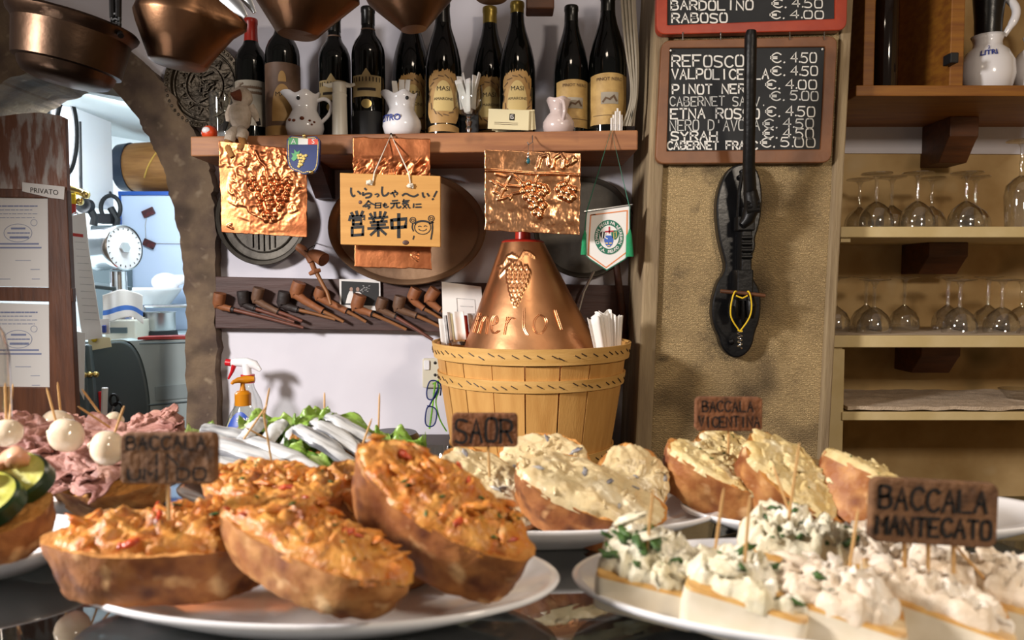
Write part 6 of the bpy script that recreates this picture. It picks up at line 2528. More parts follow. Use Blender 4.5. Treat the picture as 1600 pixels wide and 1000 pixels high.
mat('zucchini_flesh', 'a3a43c', 'c0bc68', sc=50, det=5, rough=.35, bump=.3, bsc=120)
mat('shrimp_pink', 'e0b394', 'd89a78', sc=50, det=4, rough=.3, spots=[('ecd5bd', 40, .55)], sss=.1)


# ---------------------------------------------------------------- plates
def plate(px, py, wpx, dy, rot, label, Y=None, h=.026):
    """oval platter: rim centre at (px, py), rim width in pixels, depth ratio dy"""
    z = ZC + h
    if Y is None:
        v = (500 - py) / F
        d = cos(PITCH) + v * sin(PITCH)
        dz = -sin(PITCH) + v * cos(PITCH)
        Y = (z - CZ) / dz * d
    c = P(px, py, Y)
    a = wpx / 2 * mpp(Y)
    b = a * dy
    t = thing('serving_plate', label, 'plate', (0, 0, 0), 'white oval plates on the counter')
    m = MB()
    prof = [(0, .004), (.55, .004), (.64, .007), (.80, .016), (.97, h - .001), (1.0, h + .0005), (1.01, h - .001), (1.0, h - .004), (.82, .011), (.66, .002), (.60, 0), (0, .001)]
    vs = MB().lathe([(r, z_) for r, z_ in prof], 80)
    m.add([(v[0] * a, v[1] * b, v[2]) for v in vs.v], vs.f)
    m.build('plate_body', 'plate_white', t, sharp=0)
    t.location = (c.x, Y, ZC)
    t.rotation_euler = (0, 0, R(rot))
    return t


pA = plate(492, 892, 772, .48, -3, 'large white oval plate of orange cod toasts, front centre of the counter')
pB = plate(1332, 914, 885, .47, -7, 'large white oval plate of polenta toasts with whipped cod, front right')
pC = plate(838, 790, 580, .42, 0, 'white oval plate of cream topped toasts behind the SAOR sign')
pD = plate(1352, 792, 575, .42, -2, 'white oval plate of pale cod toasts before the pillar and the shelves')
pE = plate(470, 757, 380, .55, 0, 'white oval plate of anchovy and lettuce toasts before the white wall')
pF = plate(60, 752, 430, .60, 4, 'white oval plate of ham toasts with onions at the left')
pG = plate(-70, 840, 420, .60, 3, 'white plate with the zucchini toast at the left picture edge')


# ---------------------------------------------------------------- toasts
def basis(C, lend, nrm):
    """frame with X along the slice, Z its upper normal"""
    X = lend.normalized()
    Z = (nrm - X * nrm.dot(X)).normalized()
    Y = Z.cross(X)
    M = Matrix((X, Y, Z)).transposed().to_4x4()
    M.translation = C
    return M


def slice_outline(a, Lh, Wh, pw=2.5):
    c_, s_ = cos(a), sin(a)
    return Lh * (abs(c_) ** (2 / pw)) * (1 if c_ >= 0 else -1), Wh * (abs(s_) ** (2 / pw)) * (1 if s_ >= 0 else -1)


def bread(t, Lh, Wh, T, seed, crust='bread_crust', taper=.80, crumb='bread_crumb', pw=2.15, skew=0.0):
    """thick slice cut across a loaf: flat crumb faces, browned crust round the side"""
    n, rows = 84, 12
    m = MB()
    vs = []
    for j in range(rows + 1):
        v = j / rows
        z = -T * v
        k = 1 - (1 - taper) * v ** 1.15 + .02 * sin(pi * v)
        for i in range(n):
            a = 2 * pi * i / n
            x, y = slice_outline(a, Lh * k, Wh * k, pw)
            q_ = fbm((cos(a) * 1.6 + seed * 7, sin(a) * 1.6, v * 1.0 + seed), 3)
            q2 = fbm((cos(a) * 7 + seed, sin(a) * 7, v * 4 + seed), 3)
            g = 1 + .085 * q_ + .016 * q2
            vs.append(Vector((x * g + skew * z, y * g, z + (.0018 * q2 if j in (0, rows) else 0))))
    fs = [(j * n + i, j * n + (i + 1) % n, (j + 1) * n + (i + 1) % n, (j + 1) * n + i) for j in range(rows) for i in range(n)]
    m.add(vs, fs, 0)
    # crumb faces with pores
    for j0, sg in ((0, 1), (rows, -1)):
        ring = vs[j0 * n:(j0 + 1) * n]
        R_ = 12
        c0 = sum(ring, Vector()) / n
        gv = []
        for r in range(R_ + 1):
            f = 1 - r / (R_ + .0) * .985
            for p_ in ring:
                w = c0 + (p_ - c0) * f
                d = .0022 * fbm((w.x * 160 + seed, w.y * 160, sg), 3) - .001
                gv.append(Vector((w.x, w.y, w.z + (d * sg if r else 0) + sg * .0015 * min(1, r / 2))))
        m.add(gv, [(r * n + i, r * n + (i + 1) % n, (r + 1) * n + (i + 1) % n, (r + 1) * n + i) for r in range(R_) for i in range(n)], 1)
    return m.build('bread_slice', [crust, crumb], t, sharp=50)


def topping(t, name, mm, Lh, Wh, h, seed, rough=.35, freq=75, flakes=(), z0=0.0, off=(0, 0), edge=.10, res=(96, 34), pw=2.3, flat=.5):
    """lumpy spread heaped on the slice; flakes = (count, size, material, name) of loose pieces on it"""
    nu, nv = res

    def fn(u, v):
        a = 2 * pi * u
        g = 1 + edge * fbm((cos(a) * 3.0 + seed, sin(a) * 3.0, seed * 2.1), 4) + edge * .5 * fbm((cos(a) * 11 + seed, sin(a) * 11, 1), 3)
        x, y = slice_outline(a, Lh * g * v, Wh * g * v, pw)
        dome = (1 - v ** 3.2) ** flat
        q_ = (x * freq, y * freq, seed * 3.3)
        n1 = fbm((q_[0] * .35, q_[1] * .35, q_[2]), 2)
        n2 = 1 - abs(fbm(q_, 4)) * 2.0
        n3 = fbm((q_[0] * 2.6, q_[1] * 2.6, 5), 3)
        z = h * dome * (.62 + .45 * n1 + rough * .55 * (n2 - .45) + rough * .35 * n3)
        dx = .0022 * fbm((q_[0], q_[1], 9), 3)
        dy = .0022 * fbm((q_[0], q_[1], 17), 3)
        return Vector((x + dx + off[0], y + dy + off[1], z0 + max(z, -.002) - (.003 if v > .995 else 0)))
    m = MB()
    m.grid(fn, nu, nv, cu=True)
    o = m.build(name, mm, t, sharp=0, kind='stuff')
    rr = random.Random(seed * 13 + 5)
    for cnt, size, fm, fname in flakes:
        m = MB()
        for _ in range(cnt):
            a, r = rr.random() * 2 * pi, sqrt(rr.random()) * .93
            u, v = a / (2 * pi), r
            p_ = fn(u, v)
            s = size * (.5 + rr.random() * .9)
            ro = Matrix.Rotation(rr.random() * 6.28, 3, 'Z') @ Matrix.Rotation(rr.uniform(-.5, .5), 3, 'Y') @ Matrix.Rotation(rr.uniform(-.5, .5), 3, 'X')
            m.sphere(p_ + Vector((0, 0, s * .05)), (s * 1.15, s * rr.uniform(.32, .6), s * rr.uniform(.2, .36)), 12, 7, ro, nz=.8, seed=_)
        m.build(fname, fm, o, sharp=0, kind='stuff')
    return fn


def place(t, cpx, cY, a_px, a_Y, b_px, b_Y, nrm, lift=0.0):
    """set a toast: centre pixel and depth, its long axis from pixel a to pixel b"""
    A, B = P(*a_px, a_Y), P(*b_px, b_Y)
    M = basis(P(*cpx, cY), B - A, Vector(nrm))
    M.translation.z += lift
    t.matrix_world = M
    t.location = M.translation
    t.rotation_euler = M.to_euler()
    return M


def toast(label, group):
    return thing('crostino', label, 'crostino', (0, 0, 0), group)


GA = 'orange cod toasts on the front plate'
COD = lambda k: ((int(24 * k), .0066, 'cod_flake', 'cod_flake'), (int(22 * k), .0022, 'parsley', 'parsley_bit'), (int(7 * k), .0042, 'tomato_piece', 'tomato_bit'))
YA = .47


def cod_toast(label, seed, Lh, Wh, T, h, cpx, cY, a, aY, b, bY, nrm, crust='bread_crust', taper=.8, off=(0, 0), cov=(.97, .95), fk=.8):
    t = toast(label, GA)
    bread(t, Lh, Wh, T, seed, crust, taper)
    topping(t, 'cod_topping', 'cod_tomato', Lh * cov[0], Wh * cov[1], h, seed, flakes=COD(fk), off=off, rough=.6)
    place(t, cpx, cY, a, aY, b, bY, nrm)
    return t


cod_toast('orange cod toast lying low at the left, holding the BACCALA IN UMIDO sign', 1, .074, .036, .036, .020,
          (262, 836), .490, (95, 856), .48, (430, 850), .505, (-.03, -.05, 1), off=(.004, .002))
cod_toast('orange cod toast at the back of the front plate, with a rounded pinkish crust end', 2, .056, .031, .036, .015,
          (425, 756), .54, (330, 758), .55, (545, 792), .52, (.25, -.28, .92))
cod_toast('long orange cod toast sloping down to the right in the middle of the front plate', 3, .074, .033, .029, .016,
          (490, 838), .455, (378, 788), .49, (640, 912), .418, (.50, -.20, .85), 'bread_crust_pale')
cod_toast('orange cod toast half hidden behind the steep one on the front plate', 4, .058, .030, .040, .013,
          (610, 805), .545, (545, 745), .55, (690, 890), .53, (.46, -.30, .82))
cod_toast('steep orange cod toast with red tomato bits at the right of the front plate', 5, .070, .030, .044, .016,
          (690, 775), .485, (575, 712), .51, (812, 872), .462, (.44, -.42, .78), taper=.90)

# ---------------------------------------------------------------- saor plate
GC_ = 'cream topped toasts on the SAOR plate'
SA = ((18, .004, 'saor_cream', 'onion_bit'), (5, .0045, 'fish_grey', 'fish_bit'))


def saor_toast(label, seed, Lh, Wh, T, h, cpx, cY, a, aY, b, bY, nrm, **kw):
    t = toast(label, GC_)
    bread(t, Lh, Wh, T, seed, 'bread_crust', .86)
    topping(t, 'cream_topping', 'saor_cream', Lh * .98, Wh * .97, h, seed, rough=.30, freq=55, flakes=SA, edge=.08)
    place(t, cpx, cY, a, aY, b, bY, nrm)


saor_toast('cream topped toast with a broad brown crust at the front of the SAOR plate', 11, .068, .034, .042, .012, (922, 762), .635, (825, 730), .645, (1030, 812), .62, (.34, -.46, .82))
saor_toast('cream topped toast standing at the back of the SAOR plate before the basket', 12, .046, .034, .026, .009, (850, 722), .72, (800, 725), .72, (905, 735), .71, (.05, -.72, .72))
saor_toast('round cream topped toast with grey fish leaning at the right of the SAOR plate', 13, .034, .034, .030, .010, (990, 750), .67, (955, 740), .67, (1030, 775), .665, (-.20, -.72, .66))
saor_toast('cream topped toast under the SAOR sign behind the orange cod toasts', 14, .056, .032, .034, .011, (772, 755), .675, (700, 715), .67, (845, 800), .65, (.30, -.50, .82))

# ---------------------------------------------------------------- vicentina plate
GD = 'pale cod toasts on the VICENTINA plate'
VI = ((16, .0055, 'vicentina_cream', 'cod_flake'), (6, .0018, 'parsley', 'parsley_bit'))


def vic_toast(label, seed, Lh, Wh, T, h, cpx, cY, a, aY, b, bY, nrm):
    t = toast(label, GD)
    bread(t, Lh, Wh, T, seed, 'bread_crust_pale', .86)
    topping(t, 'cod_topping', 'vicentina_cream', Lh * .97, Wh * .96, h, seed, rough=.5, freq=70, flakes=VI)
    place(t, cpx, cY, a, aY, b, bY, nrm)


vic_toast('pale cod toast with reddish crust at the left end of the plate before the pillar', 21, .052, .028, .040, .011, (1128, 730), .67, (1056, 705), .69, (1205, 780), .645, (.34, -.34, .88))
vic_toast('pale cod toast standing highest in the middle of the plate before the pillar', 22, .052, .036, .038, .012, (1248, 742), .64, (1185, 706), .65, (1318, 800), .625, (.34, -.55, .76))
vic_toast('small pale cod toast behind the stick of the BACCALA VICENTINA sign', 23, .034, .028, .024, .009, (1138, 706), .74, (1110, 700), .74, (1170, 716), .74, (-.1, -.6, .80))
vic_toast('pale cod toast with bright orange crust left of the large dark sign', 24, .048, .032, .044, .012, (1372, 748), .63, (1310, 730), .64, (1430, 790), .60, (.66, -.16, .74))

# ---------------------------------------------------------------- polenta plate
GB = 'white polenta toasts with whipped cod'


def polenta(label, seed, Lh, Wh, T, h, cpx, cY, a, aY, b, bY, nrm, mm='whipped_cod', pars=10, off=(0, 0), cov=.95, fk=30, tk=0):
    t = toast(label, GB)
    m = MB()
    n = 12
    vs = []

    def fn(u, v, w):
        x, y, z = (u * 2 - 1) * Lh, (v * 2 - 1) * Wh, -T * w
        k = .0016
        return Vector((x + k * fbm((x * 40, y * 40, z * 40 + seed), 2), y + k * fbm((x * 40 + 5, y * 40, z * 40 + seed), 2), z + k * fbm((x * 40, y * 40 + 9, seed), 2)))
    rb = rounded(-Lh, -Wh, Lh, Wh, .007, 5)
    rings = []
    for z, k in ((0, .96), (-.002, .99), (-.005, 1.0), (-T * .5, 1.0), (-T + .004, .995), (-T, .97)):
        rings.append([Vector((x * k + .0012 * fbm((x * 60, y * 60, z * 90 + seed), 2), y * k + .0012 * fbm((x * 60, y * 60 + 4, z * 90 + seed), 2), z)) for x, y in rb])
    nn = len(rb)
    for r in rings:
        vs += r
    m.add(vs, [(j * nn + i, j * nn + (i + 1) % nn, (j + 1) * nn + (i + 1) % nn, (j + 1) * nn + i) for j in range(1, len(rings) - 1) for i in range(nn)], 0)
    m.add(vs[:2 * nn], [(i, (i + 1) % nn, nn + (i + 1) % nn, nn + i) for i in range(nn)] + [tuple(range(nn))], 1)
    m.add(rings[-1], [tuple(range(nn))], 0)
    m.build('polenta_slice', ['polenta_white', 'polenta_toast'], t)
    topping(t, 'cod_topping', mm, Lh * cov, Wh * .92, h, seed, rough=.75, freq=58, edge=.20, off=off, pw=2.8,
            flakes=((int(fk * .5), .0085, mm, 'cod_flake'), (pars, .0052, 'parsley', 'parsley_leaf')))
    place(t, cpx, cY, a, aY, b, bY, nrm)
    return t


polenta('white polenta toast thickly flecked with dark green herbs, leftmost on its plate', 31, .035, .025, .025, .026, (1020, 886), .487, (940, 874), .497, (1098, 910), .477, (.03, -.16, .98), pars=30, fk=18)
polenta('white polenta toast second from the left at the front of the front right plate', 32, .037, .026, .028, .019, (1170, 912), .456, (1090, 896), .468, (1245, 942), .444, (.10, -.16, .97), pars=6, fk=12)
polenta('white polenta toast with whipped cod in the middle of the front right plate', 33, .038, .026, .032, .021, (1310, 930), .445, (1240, 914), .455, (1390, 960), .435, (.05, -.12, .98), 'whipped_cod_pink', pars=2, fk=14)
polenta('white polenta toast heaped highest behind, under a leaning toothpick', 34, .038, .028, .032, .034, (1245, 850), .515, (1175, 838), .52, (1325, 866), .505, (.0, -.15, .98), pars=14, fk=20)
polenta('white polenta toast with pinkish whipped cod under the large dark sign', 35, .040, .028, .032, .028, (1420, 880), .49, (1345, 868), .50, (1510, 898), .48, (0, -.15, .98), 'whipped_cod_pink', pars=2, fk=20)
tB = polenta('white polenta toast topped with a long strip of grey fish', 36, .042, .026, .029, .016, (1462, 930), .452, (1385, 905), .464, (1560, 967), .44, (.08, -.15, .98), 'whipped_cod_pink', pars=0, fk=6)
m = MB()
m.sphere((.004, -.004, .014), (.036, .012, .009), 26, 14, nz=.30, seed=4)
m.build('fish_strip', mat('fish_strip_grey', 'c4b8ae', 'a2978f', sc=50, det=5, rough=.4, bump=.6, bsc=120, spots=[('6d645f', 40, .66)]), tB, sharp=0)
polenta('white polenta toast with pinkish whipped cod at the right picture edge', 37, .038, .028, .034, .026, (1600, 925), .47, (1530, 905), .48, (1680, 945), .46, (0, -.15, .98), 'whipped_cod_pink', pars=0, fk=16)


# ---------------------------------------------------------------- anchovy plate
def leaf_sheet(t, mm, pts, w, seed, ruff=.007, name='lettuce_leaf'):
    """a ruffled leaf along a polyline of local points"""
    pts = [Vector(p_) for p_ in chaikin(pts, 2)]
    k = len(pts)

    def fn(u, v):
        i = min(int(u * (k - 1)), k - 2)
        f = u * (k - 1) - i
        p_ = pts[i] * (1 - f) + pts[i + 1] * f
        d = (pts[i + 1] - pts[i]).normalized()
        s = d.cross(Vector((0, 0, 1))).normalized()
        prof = sin(min(1, u * 1.15 + .08) * pi) ** .5
        e = (v - .5) * 2
        ww = w * .78 * prof * (1 + .25 * fbm((u * 7 + seed, e * 2, 1), 3))
        rz = ruff * abs(e) ** 1.5 * (sin(u * 22 + seed + e * 2) + 1.2 * fbm((u * 12 + seed, e * 3, 2), 3))
        return p_ + s * ww * e + Vector((0, 0, rz + .004 * (1 - e * e) * fbm((u * 6, e * 4, seed), 2)))
    m = MB()
    m.grid(fn, 44, 18)
    return m.build(name, mm, t, sharp=0, solid=.0008)


def anchovy(t, pts, w, seed=0, name='anchovy_fillet'):
    pts = [Vector(p_) for p_ in chaikin(pts, 3)]
    k = len(pts)

    def fn(u, v):
        i = min(int(v * (k - 1)), k - 2)
        f = v * (k - 1) - i
        p_ = pts[i] * (1 - f) + pts[i + 1] * f
        d = (pts[i + 1] - pts[i]).normalized()
        s = d.cross(Vector((0, 0, 1))).normalized()
        up = s.cross(d)
        prof = max(.06, sin(min(1, v * .9 + .1) * pi) ** .6 * (1.1 - .45 * v))
        a = 2 * pi * u
        ridge = .22 * abs(cos(a * .5 + .2)) ** 6
        rr_ = 1 + .22 * fbm((cos(a) * 2, v * 7, seed), 3)
        return p_ + s * cos(a) * w * prof * rr_ + up * (sin(a) * w * .30 * prof * rr_ - w * .16 * prof * cos(a * 2) + .0022 * fbm((v * 5, seed, a), 2))
    m = MB()
    m.grid(fn, 18, 30, cu=True)
    nf = len(m.f)
    m.mi = [1 if i % 18 in (0, 1, 16, 17) else 0 for i in range(nf)]
    return m.build(name, ['anchovy_flesh', 'anchovy_dark'], t, sharp=0)


GE = 'anchovy and lettuce toasts'
t = toast('anchovy toast with three silver fillets side by side, right on the anchovy plate', GE)
bread(t, .056, .036, .034, 41, 'bread_crust', .86)
leaf_sheet(t, 'lettuce', [(-.055, .012, .004), (-.02, .03, .008), (.02, .034, .008), (.055, .02, .006)], .020, 1)
leaf_sheet(t, 'lettuce_dark', [(-.05, -.020, .0), (-.02, -.032, .004), (.02, -.034, .0), (.05, -.03, -.004)], .020, 5)
leaf_sheet(t, 'lettuce', [(-.056, -.006, .006), (-.046, .016, .012), (-.03, .026, .012)], .018, 7, .007)
for k, y in enumerate((-.020, .0, .019)):
    anchovy(t, [(-.050 + .006 * k, y + .006, .012), (-.015, y + .004 - .003 * k, .016), (.02, y - .002 + .003 * k, .014), (.056, y - .004, .008)], .0112, k)
place(t, (535, 706), .755, (470, 674), .765, (615, 756), .735, (.34, -.46, .82))
t = toast('low anchovy toast with one long silver fillet, at the front of the anchovy plate', GE)
bread(t, .064, .034, .028, 42, 'bread_crust', .86)
leaf_sheet(t, 'lettuce', [(-.01, .022, .004), (.02, .026, .008), (.05, .02, .004), (.075, .0, -.004)], .020, 11, .008)
leaf_sheet(t, 'lettuce', [(.0, -.022, .002), (.03, -.03, .002), (.07, -.02, -.004)], .016, 13)
anchovy(t, [(-.085, .006, .012), (-.03, .004, .016), (.02, .0, .016), (.075, -.006, .008)], .0135, 3)
anchovy(t, [(-.080, -.016, .008), (-.03, -.016, .014), (.01, -.014, .012)], .012, 4)
anchovy(t, [(-.05, .022, .012), (-.01, .014, .018), (.03, .008, .020), (.068, .0, .014)], .010, 9)
m = MB()
m.sphere((.062, -.002, .017), (.012, .008, .007), 14, 10, nz=.5, seed=3)
m.build('fish_tail', 'anchovy_dark', t, sharp=0)
place(t, (432, 742), .715, (345, 722), .725, (525, 775), .70, (.12, -.50, .85))
t = toast('anchovy toast with upright curled fillets under the crossed toothpicks', GE)
bread(t, .046, .032, .030, 43, 'bread_crust_pale', .86)
leaf_sheet(t, 'lettuce', [(-.03, .02, .004), (.0, .028, .010), (.045, .02, .006)], .020, 21)
leaf_sheet(t, 'lettuce_dark', [(.02, .0, .004), (.04, .012, .012), (.055, .02, .008)], .018, 23, .009)
for k, (x0, x1) in enumerate(((-.024, -.010), (.004, .012), (.026, .034))):
    anchovy(t, [(x1 + .006, .028, .016), (x1, .010, .020), (x0, -.012, .014), (x0 - .008, -.036, .004)], .0095, k + 5)
place(t, (408, 702), .77, (362, 678), .78, (470, 690), .78, (.0, -.66, .75))
t = thing('lettuce_leaf', 'pale frilly lettuce tip at the left end of the anchovy plate, near the stone arch', 'lettuce', (0, 0, 0))
leaf_sheet(t, 'lettuce', [(-.03, 0, 0), (0, .005, .008), (.03, 0, 0)], .022, 31, .010, 'leaf_blade')
t.location = P(326, 694, .77) + Vector((0, 0, .0))
t.rotation_euler = (.5, .15, 0)
t2_ = thing('lettuce_leaf', 'yellow green frilly lettuce tip at the right end of the anchovy plate', 'lettuce', (0, 0, 0))
leaf_sheet(t2_, 'lettuce', [(-.03, 0, 0), (0, .005, .008), (.03, 0, 0)], .020, 35, .010, 'leaf_blade')
t2_.location = P(622, 700, .77)
t2_.rotation_euler = (.5, -.1, .2)
t = toast('anchovy toast lying at the left end of its plate beside the cork sign', GE)
bread(t, .040, .030, .026, 44, 'bread_crust_pale', .86)
for k, y in enumerate((-.014, .006, .02)):
    anchovy(t, [(-.04, y, .010), (.0, y + .004, .014), (.05, y + .002, .006)], .011, k + 9)
place(t, (355, 716), .75, (318, 706), .75, (400, 730), .745, (.0, -.45, .9))

# ---------------------------------------------------------------- ham plate
GF = 'ham toasts on the left plate'


def ham_fold(t, seed, L_, W_, h, off, ang, name='ham_slice', turn=0.0):
    ro = Matrix.Rotation(ang, 3, 'Z')

    def fn(u, v):
        x, y = (u - .5) * L_, (v - .5) * W_
        g = 1 + .25 * fbm((u * 4 + seed, v * 3, 1), 3)
        z = h * (.5 + .5 * sin(v * 11 + seed + 2.5 * fbm((u * 2, v * 2, seed), 2))) * (.55 + .6 * fbm((u * 3.5, v * 5 + seed, 3), 3)) + h * .4 * (1 - (2 * v - 1) ** 2)
        return ro @ Vector((x * g, y * g + .006 * fbm((u * 6 + seed, v * 2, 4), 3), z)) + Vector(off)
    m = MB()
    m.grid(fn, 60, 44)
    return m.build(name, 'ham', t, sharp=0, solid=.0014)


def ham_toast(label, seed, Lh, Wh, T, cpx, cY, a, aY, b, bY, nrm, nfold=4):
    t = toast(label, GF)
    bread(t, Lh, Wh, T, seed, 'bread_crust_pale', .86)
    rr = random.Random(seed)
    for k in range(nfold):
        ham_fold(t, seed + k * 3.1, Lh * rr.uniform(1.2, 1.7), Wh * rr.uniform(1.1, 1.5), .010, (rr.uniform(-.25, .25) * Lh, rr.uniform(-.35, .35) * Wh, .002 + .002 * k), rr.uniform(-.9, .9))
    place(t, cpx, cY, a, aY, b, bY, nrm)
    return t


ham_toast('ham toast with onion at the left picture edge, brown crust to the right', 51, .054, .038, .040, (8, 704), 0.694, (-50, 680), 0.706, (80, 745), 0.672, (.22, -.45, .86))
ham_toast('large ham toast in the middle of the left plate, left of the dark cork sign', 52, .062, .040, .040, (160, 726), 0.694, (85, 705), 0.717, (270, 752), 0.672, (.10, -.55, .83), 5)
ham_toast('ham toast at the back right of the left plate, before the stone arch', 53, .050, .030, .030, (232, 690), 0.818, (160, 678), 0.829, (300, 700), 0.806, (.02, -.50, .86), 5)
ham_toast('ham toast at the back of the left plate, before the brown door', 54, .046, .030, .030, (110, 694), 0.818, (50, 684), 0.829, (180, 700), 0.806, (.0, -.5, .87), 4)
ON = [(11, 676, 0.627, 23, 'white pickled onion on the toast at the left picture edge'), (90, 664, 0.739, 25, 'white pickled onion farther back, behind another onion with two toothpicks'),
      (104, 680, 0.672, 27, 'white pickled onion in front of another onion, near the brown door'), (168, 700, 0.622, 27, 'white pickled onion nearest to the BACCALA IN UMIDO sign'),
      (178, 660, 0.762, 16, 'small white pickled onion at the back, behind the toothpick pair')]
for k, (x, y, Y, r, lb) in enumerate(ON):
    m = MB()
    r_ = r * mpp(Y)
    m.sphere(P(x, y, Y), (r_ * 1.04, r_ * .95, r_ * .92), 26, 16, Matrix.Rotation(.4 * k, 3, 'Y'), nz=.06, seed=k)
    m.tube([P(x, y, Y) + Vector((-r_ * .9, -.1 * r_, .2 * r_)), P(x, y, Y) + Vector((-r_ * 1.06, -.12 * r_, .26 * r_))], [r_ * .28, r_ * .10], 10)
    tag(m.build('pickled_onion', 'onion_white', sharp=0), lb, 'onion', 'pickled onions on the ham toasts')

# ---------------------------------------------------------------- zucchini toast
t = toast('toast with zucchini slices and pale shrimps at the left picture edge', None)
bread(t, .038, .032, .026, 61, 'bread_crust', .84)


def zuc(cx, cy, cz, r, tilt, roll):
    M = Matrix.Translation((cx, cy, cz)) @ Matrix.Rotation(roll, 4, 'Z') @ Matrix.Rotation(tilt, 4, 'X')
    m = MB()
    m.lathe([(0, .0035), (r * .6, .0042), (r * .93, .0035)], 44, (0, 0, 0), M, 1.25, .85)
    n0 = len(m.f)
    m.m = 1
    m.lathe([(r * .93, .0035), (r, .0015), (r, -.008), (r * .9, -.010), (0, -.010)], 44, (0, 0, 0), M, 1.25, .85)
    return m.build('zucchini_slice', ['zucchini_flesh', 'zucchini_skin'], t)


zuc(-.006, .022, .014, .027, .45, .1)
zuc(-.002, -.008, .016, .029, .30, -.05)


def shrimp(cx, cy, cz, r, rot):
    pts = [Vector((cx + r * cos(a + rot), cy + r * .8 * sin(a + rot), cz + .003 * sin(a * 2))) for a in [i / 14 * 4.2 for i in range(15)]]
    m = MB()
    rs = [.0075 * (1 - .6 * i / 14) * (1 + .12 * (i % 2)) for i in range(15)]
    m.tube(pts, rs, 12)
    return m.build('shrimp', 'shrimp_pink', t, sharp=0)


shrimp(-.004, .022, .026, .011, .3)
shrimp(.0, -.008, .027, .011, 1.2)
shrimp(-.030, -.010, .024, .010, 2.0)
place(t, (-12, 802), .515, (-90, 798), .525, (75, 808), .505, (.06, -.30, .94))


# ---------------------------------------------------------------- toothpicks
def pick(x0, y0, Y0, x1, y1, Y1, label, r=.0011):
    a, b_ = P(x0, y0, Y0), P(x1, y1, Y1)
    m = MB()
    d = b_ - a
    m.tube([a, a + d * .10, a + d * .5, b_], [r * .35, r * .9, r, r * .9], 8)
    tag(m.build('toothpick', 'toothpick_wood'), label, 'toothpick', 'toothpicks in the toasts')


for tp in ((8, 598, 0.638, 10, 668, 0.644, 'toothpick in the onion at the left picture edge'), (20, 600, 0.739, 14, 665, 0.694, 'toothpick behind the one in the leftmost onion'),
           (73, 606, 0.694, 90, 668, 0.694, 'toothpick leaning left in the nearer onion of a pair'), (90, 597, 0.750, 96, 655, 0.762, 'upright toothpick in the farther onion of a pair'),
           (128, 608, 0.739, 168, 662, 0.784, 'long toothpick leaning left over the back ham toast'), (122, 635, 0.694, 172, 668, 0.717, 'low slanting toothpick crossing in front of another over the ham'),
           (194, 634, 0.627, 176, 686, 0.633, 'toothpick leaning right in the onion beside the cork sign'),
           (421, 606, 0.770, 413, 650, 0.781, 'toothpick behind the crossed pair over the anchovies'), (418, 632, 0.728, 366, 708, 0.738, 'toothpick leaning right, part of the crossed pair over the anchovies'),
           (411, 640, 0.685, 425, 726, 0.706, 'nearly upright toothpick in the low anchovy toast'), (384, 668, 0.738, 446, 702, 0.760, 'low slanting toothpick crossing the pair over the anchovies'),
           (507, 613, 0.813, 507, 648, 0.808, 'upright toothpick behind the lettuce before the white wall'), (593, 614, 0.813, 591, 690, 0.808, 'tall upright toothpick at the right of the anchovy plate'),
           (581, 654, 0.728, 559, 715, 0.738, 'toothpick leaning right in the anchovy toast with three fillets'),
           (1021, 765, .462, 1010, 866, .478, 'toothpick in the leftmost polenta toast'), (1131, 763, .46, 1117, 862, .474, 'toothpick behind the second polenta toast'),
           (1172, 775, .44, 1163, 886, .452, 'toothpick in the second polenta toast from the left'), (1249, 692, .50, 1231, 822, .515, 'long toothpick in the highest heap of whipped cod'),
           (1208, 728, .53, 1238, 812, .52, 'thin toothpick leaning left behind the long one'), (1341, 796, .44, 1326, 896, .446, 'toothpick in the middle polenta toast'),
           (1492, 852, .46, 1565, 935, .465, 'toothpick lying slanted before the dark sign')):
    pick(*tp)


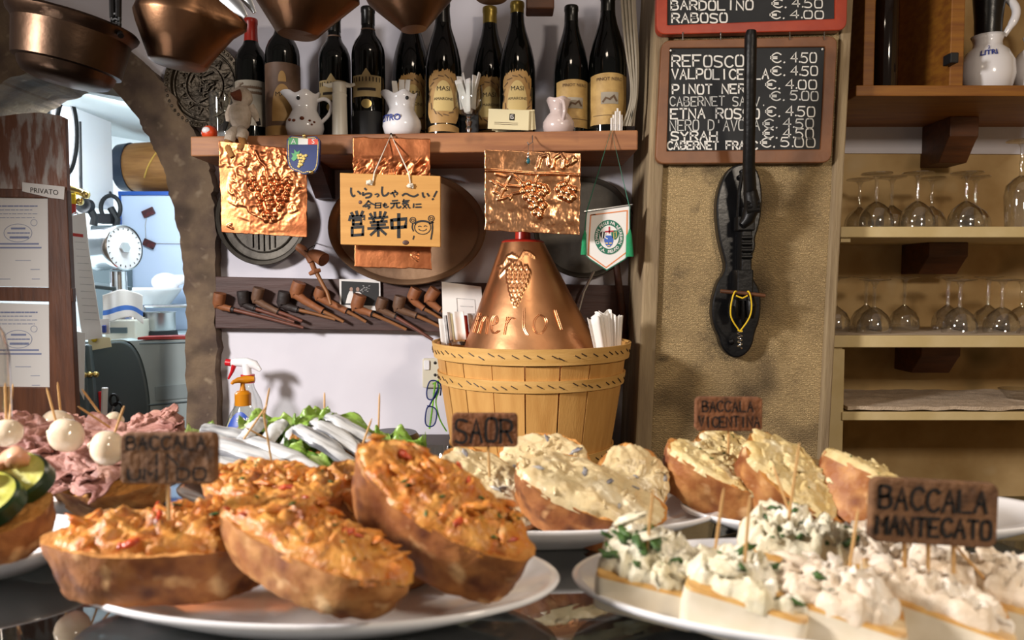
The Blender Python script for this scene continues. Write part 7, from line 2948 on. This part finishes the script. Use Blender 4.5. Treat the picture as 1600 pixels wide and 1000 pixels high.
# ---------------------------------------------------------------- cork name signs
def cork_sign(px0, py0, px1, py1, Y, rows, mm, label, sticks, tilt=0.0, w=3.0, jit=.08, dark='burnt_ink', thick=.007, lift=.0009):
    cx, cy = (px0 + px1) / 2, (py0 + py1) / 2
    t = thing('food_sign', label, 'sign', P(cx, sticks[0][3], Y), 'cork signs in the toasts')
    ro = lambda a, bb: (cx + (a - cx) * cos(tilt) - (bb - cy) * sin(tilt), cy + (a - cx) * sin(tilt) + (bb - cy) * cos(tilt))
    out = rounded(px0, py0, px1, py1, (py1 - py0) * .13, 4)
    rr = random.Random(int(px0))
    m = MB()
    m.prism([ro(a + rr.uniform(-.6, .6), bb + rr.uniform(-.6, .6)) for a, bb in out], 0, thick, lambda a, bb, c: P(a, bb, Y) + Vector((0, c, 0)))
    bd = m.build('cork_plate', mm, t, smooth=False, bevel=.0012)
    m = MB()
    fn = lambda a, bb: P(*ro(a, -bb), Y - lift)
    for text, x0, x1, yb, h in rows:
        write(m, text, x0, -yb, x1, h, w, fn, jit=jit)
    m.build('burnt_lettering', dark, bd, smooth=False, recalc=False)
    for xa, ya, xb, yb in sticks:
        m = MB()
        a, b_ = P(*ro(xa, ya), Y + thick * .5), P(xb, yb, Y + .006)
        m.tube([a, b_], .0011 if Y > .5 else .0013, 8)
        m.build('stick', 'toothpick_wood', t)
    return t


cork_sign(187, 677, 337, 757, .46, [('BACCALA', 198, 326, 702, 20), ('IN', 236, 286, 727, 18), ('UMIDO', 200, 328, 750, 18)], 'cork_dark',
          'dark cork sign lettered BACCALA IN UMIDO on a stick', [(263, 755, 264, 812)], .0, w=3.3)
cork_sign(706, 647, 809, 699, .60, [('SAOR', 712, 806, 691, 36)], 'cork', 'small cork sign lettered SAOR before the wooden basket', [(763, 698, 765, 745)], .0, w=4.2)
cork_sign(1087, 621, 1192, 674, .68, [('BACCALA', 1098, 1180, 643, 16), ('VICENTINA', 1092, 1190, 667, 16)], 'cork', 'reddish cork sign lettered BACCALA VICENTINA before the pillar', [(1138, 673, 1138, 722)], .0, w=2.3)
cork_sign(1362, 752, 1560, 852, .445, [('BACCALA', 1374, 1548, 798, 34), ('MANTECATO', 1372, 1556, 838, 28)], 'cork_dark', 'large dark tilted cork sign lettered BACCALA MANTECATO at the front right',
          [(1415, 845, 1414, 886), (1453, 848, 1450, 892), (1492, 846, 1490, 895)], .055, w=5.0)

# clear glass cylinder at the left edge, standing on the counter
c = P(-14, 660, .70)
m = MB().lathe([(0, .002), (.017, 0), (.018, .004), (.0175, .160), (.014, .182), (.006, .196), (0, .198)], 28, (c.x, .70, ZC))
tag(m.build('glass_dome', 'clear_glass'), 'clear glass cylinder at the left picture edge behind the ham toasts', 'glass')
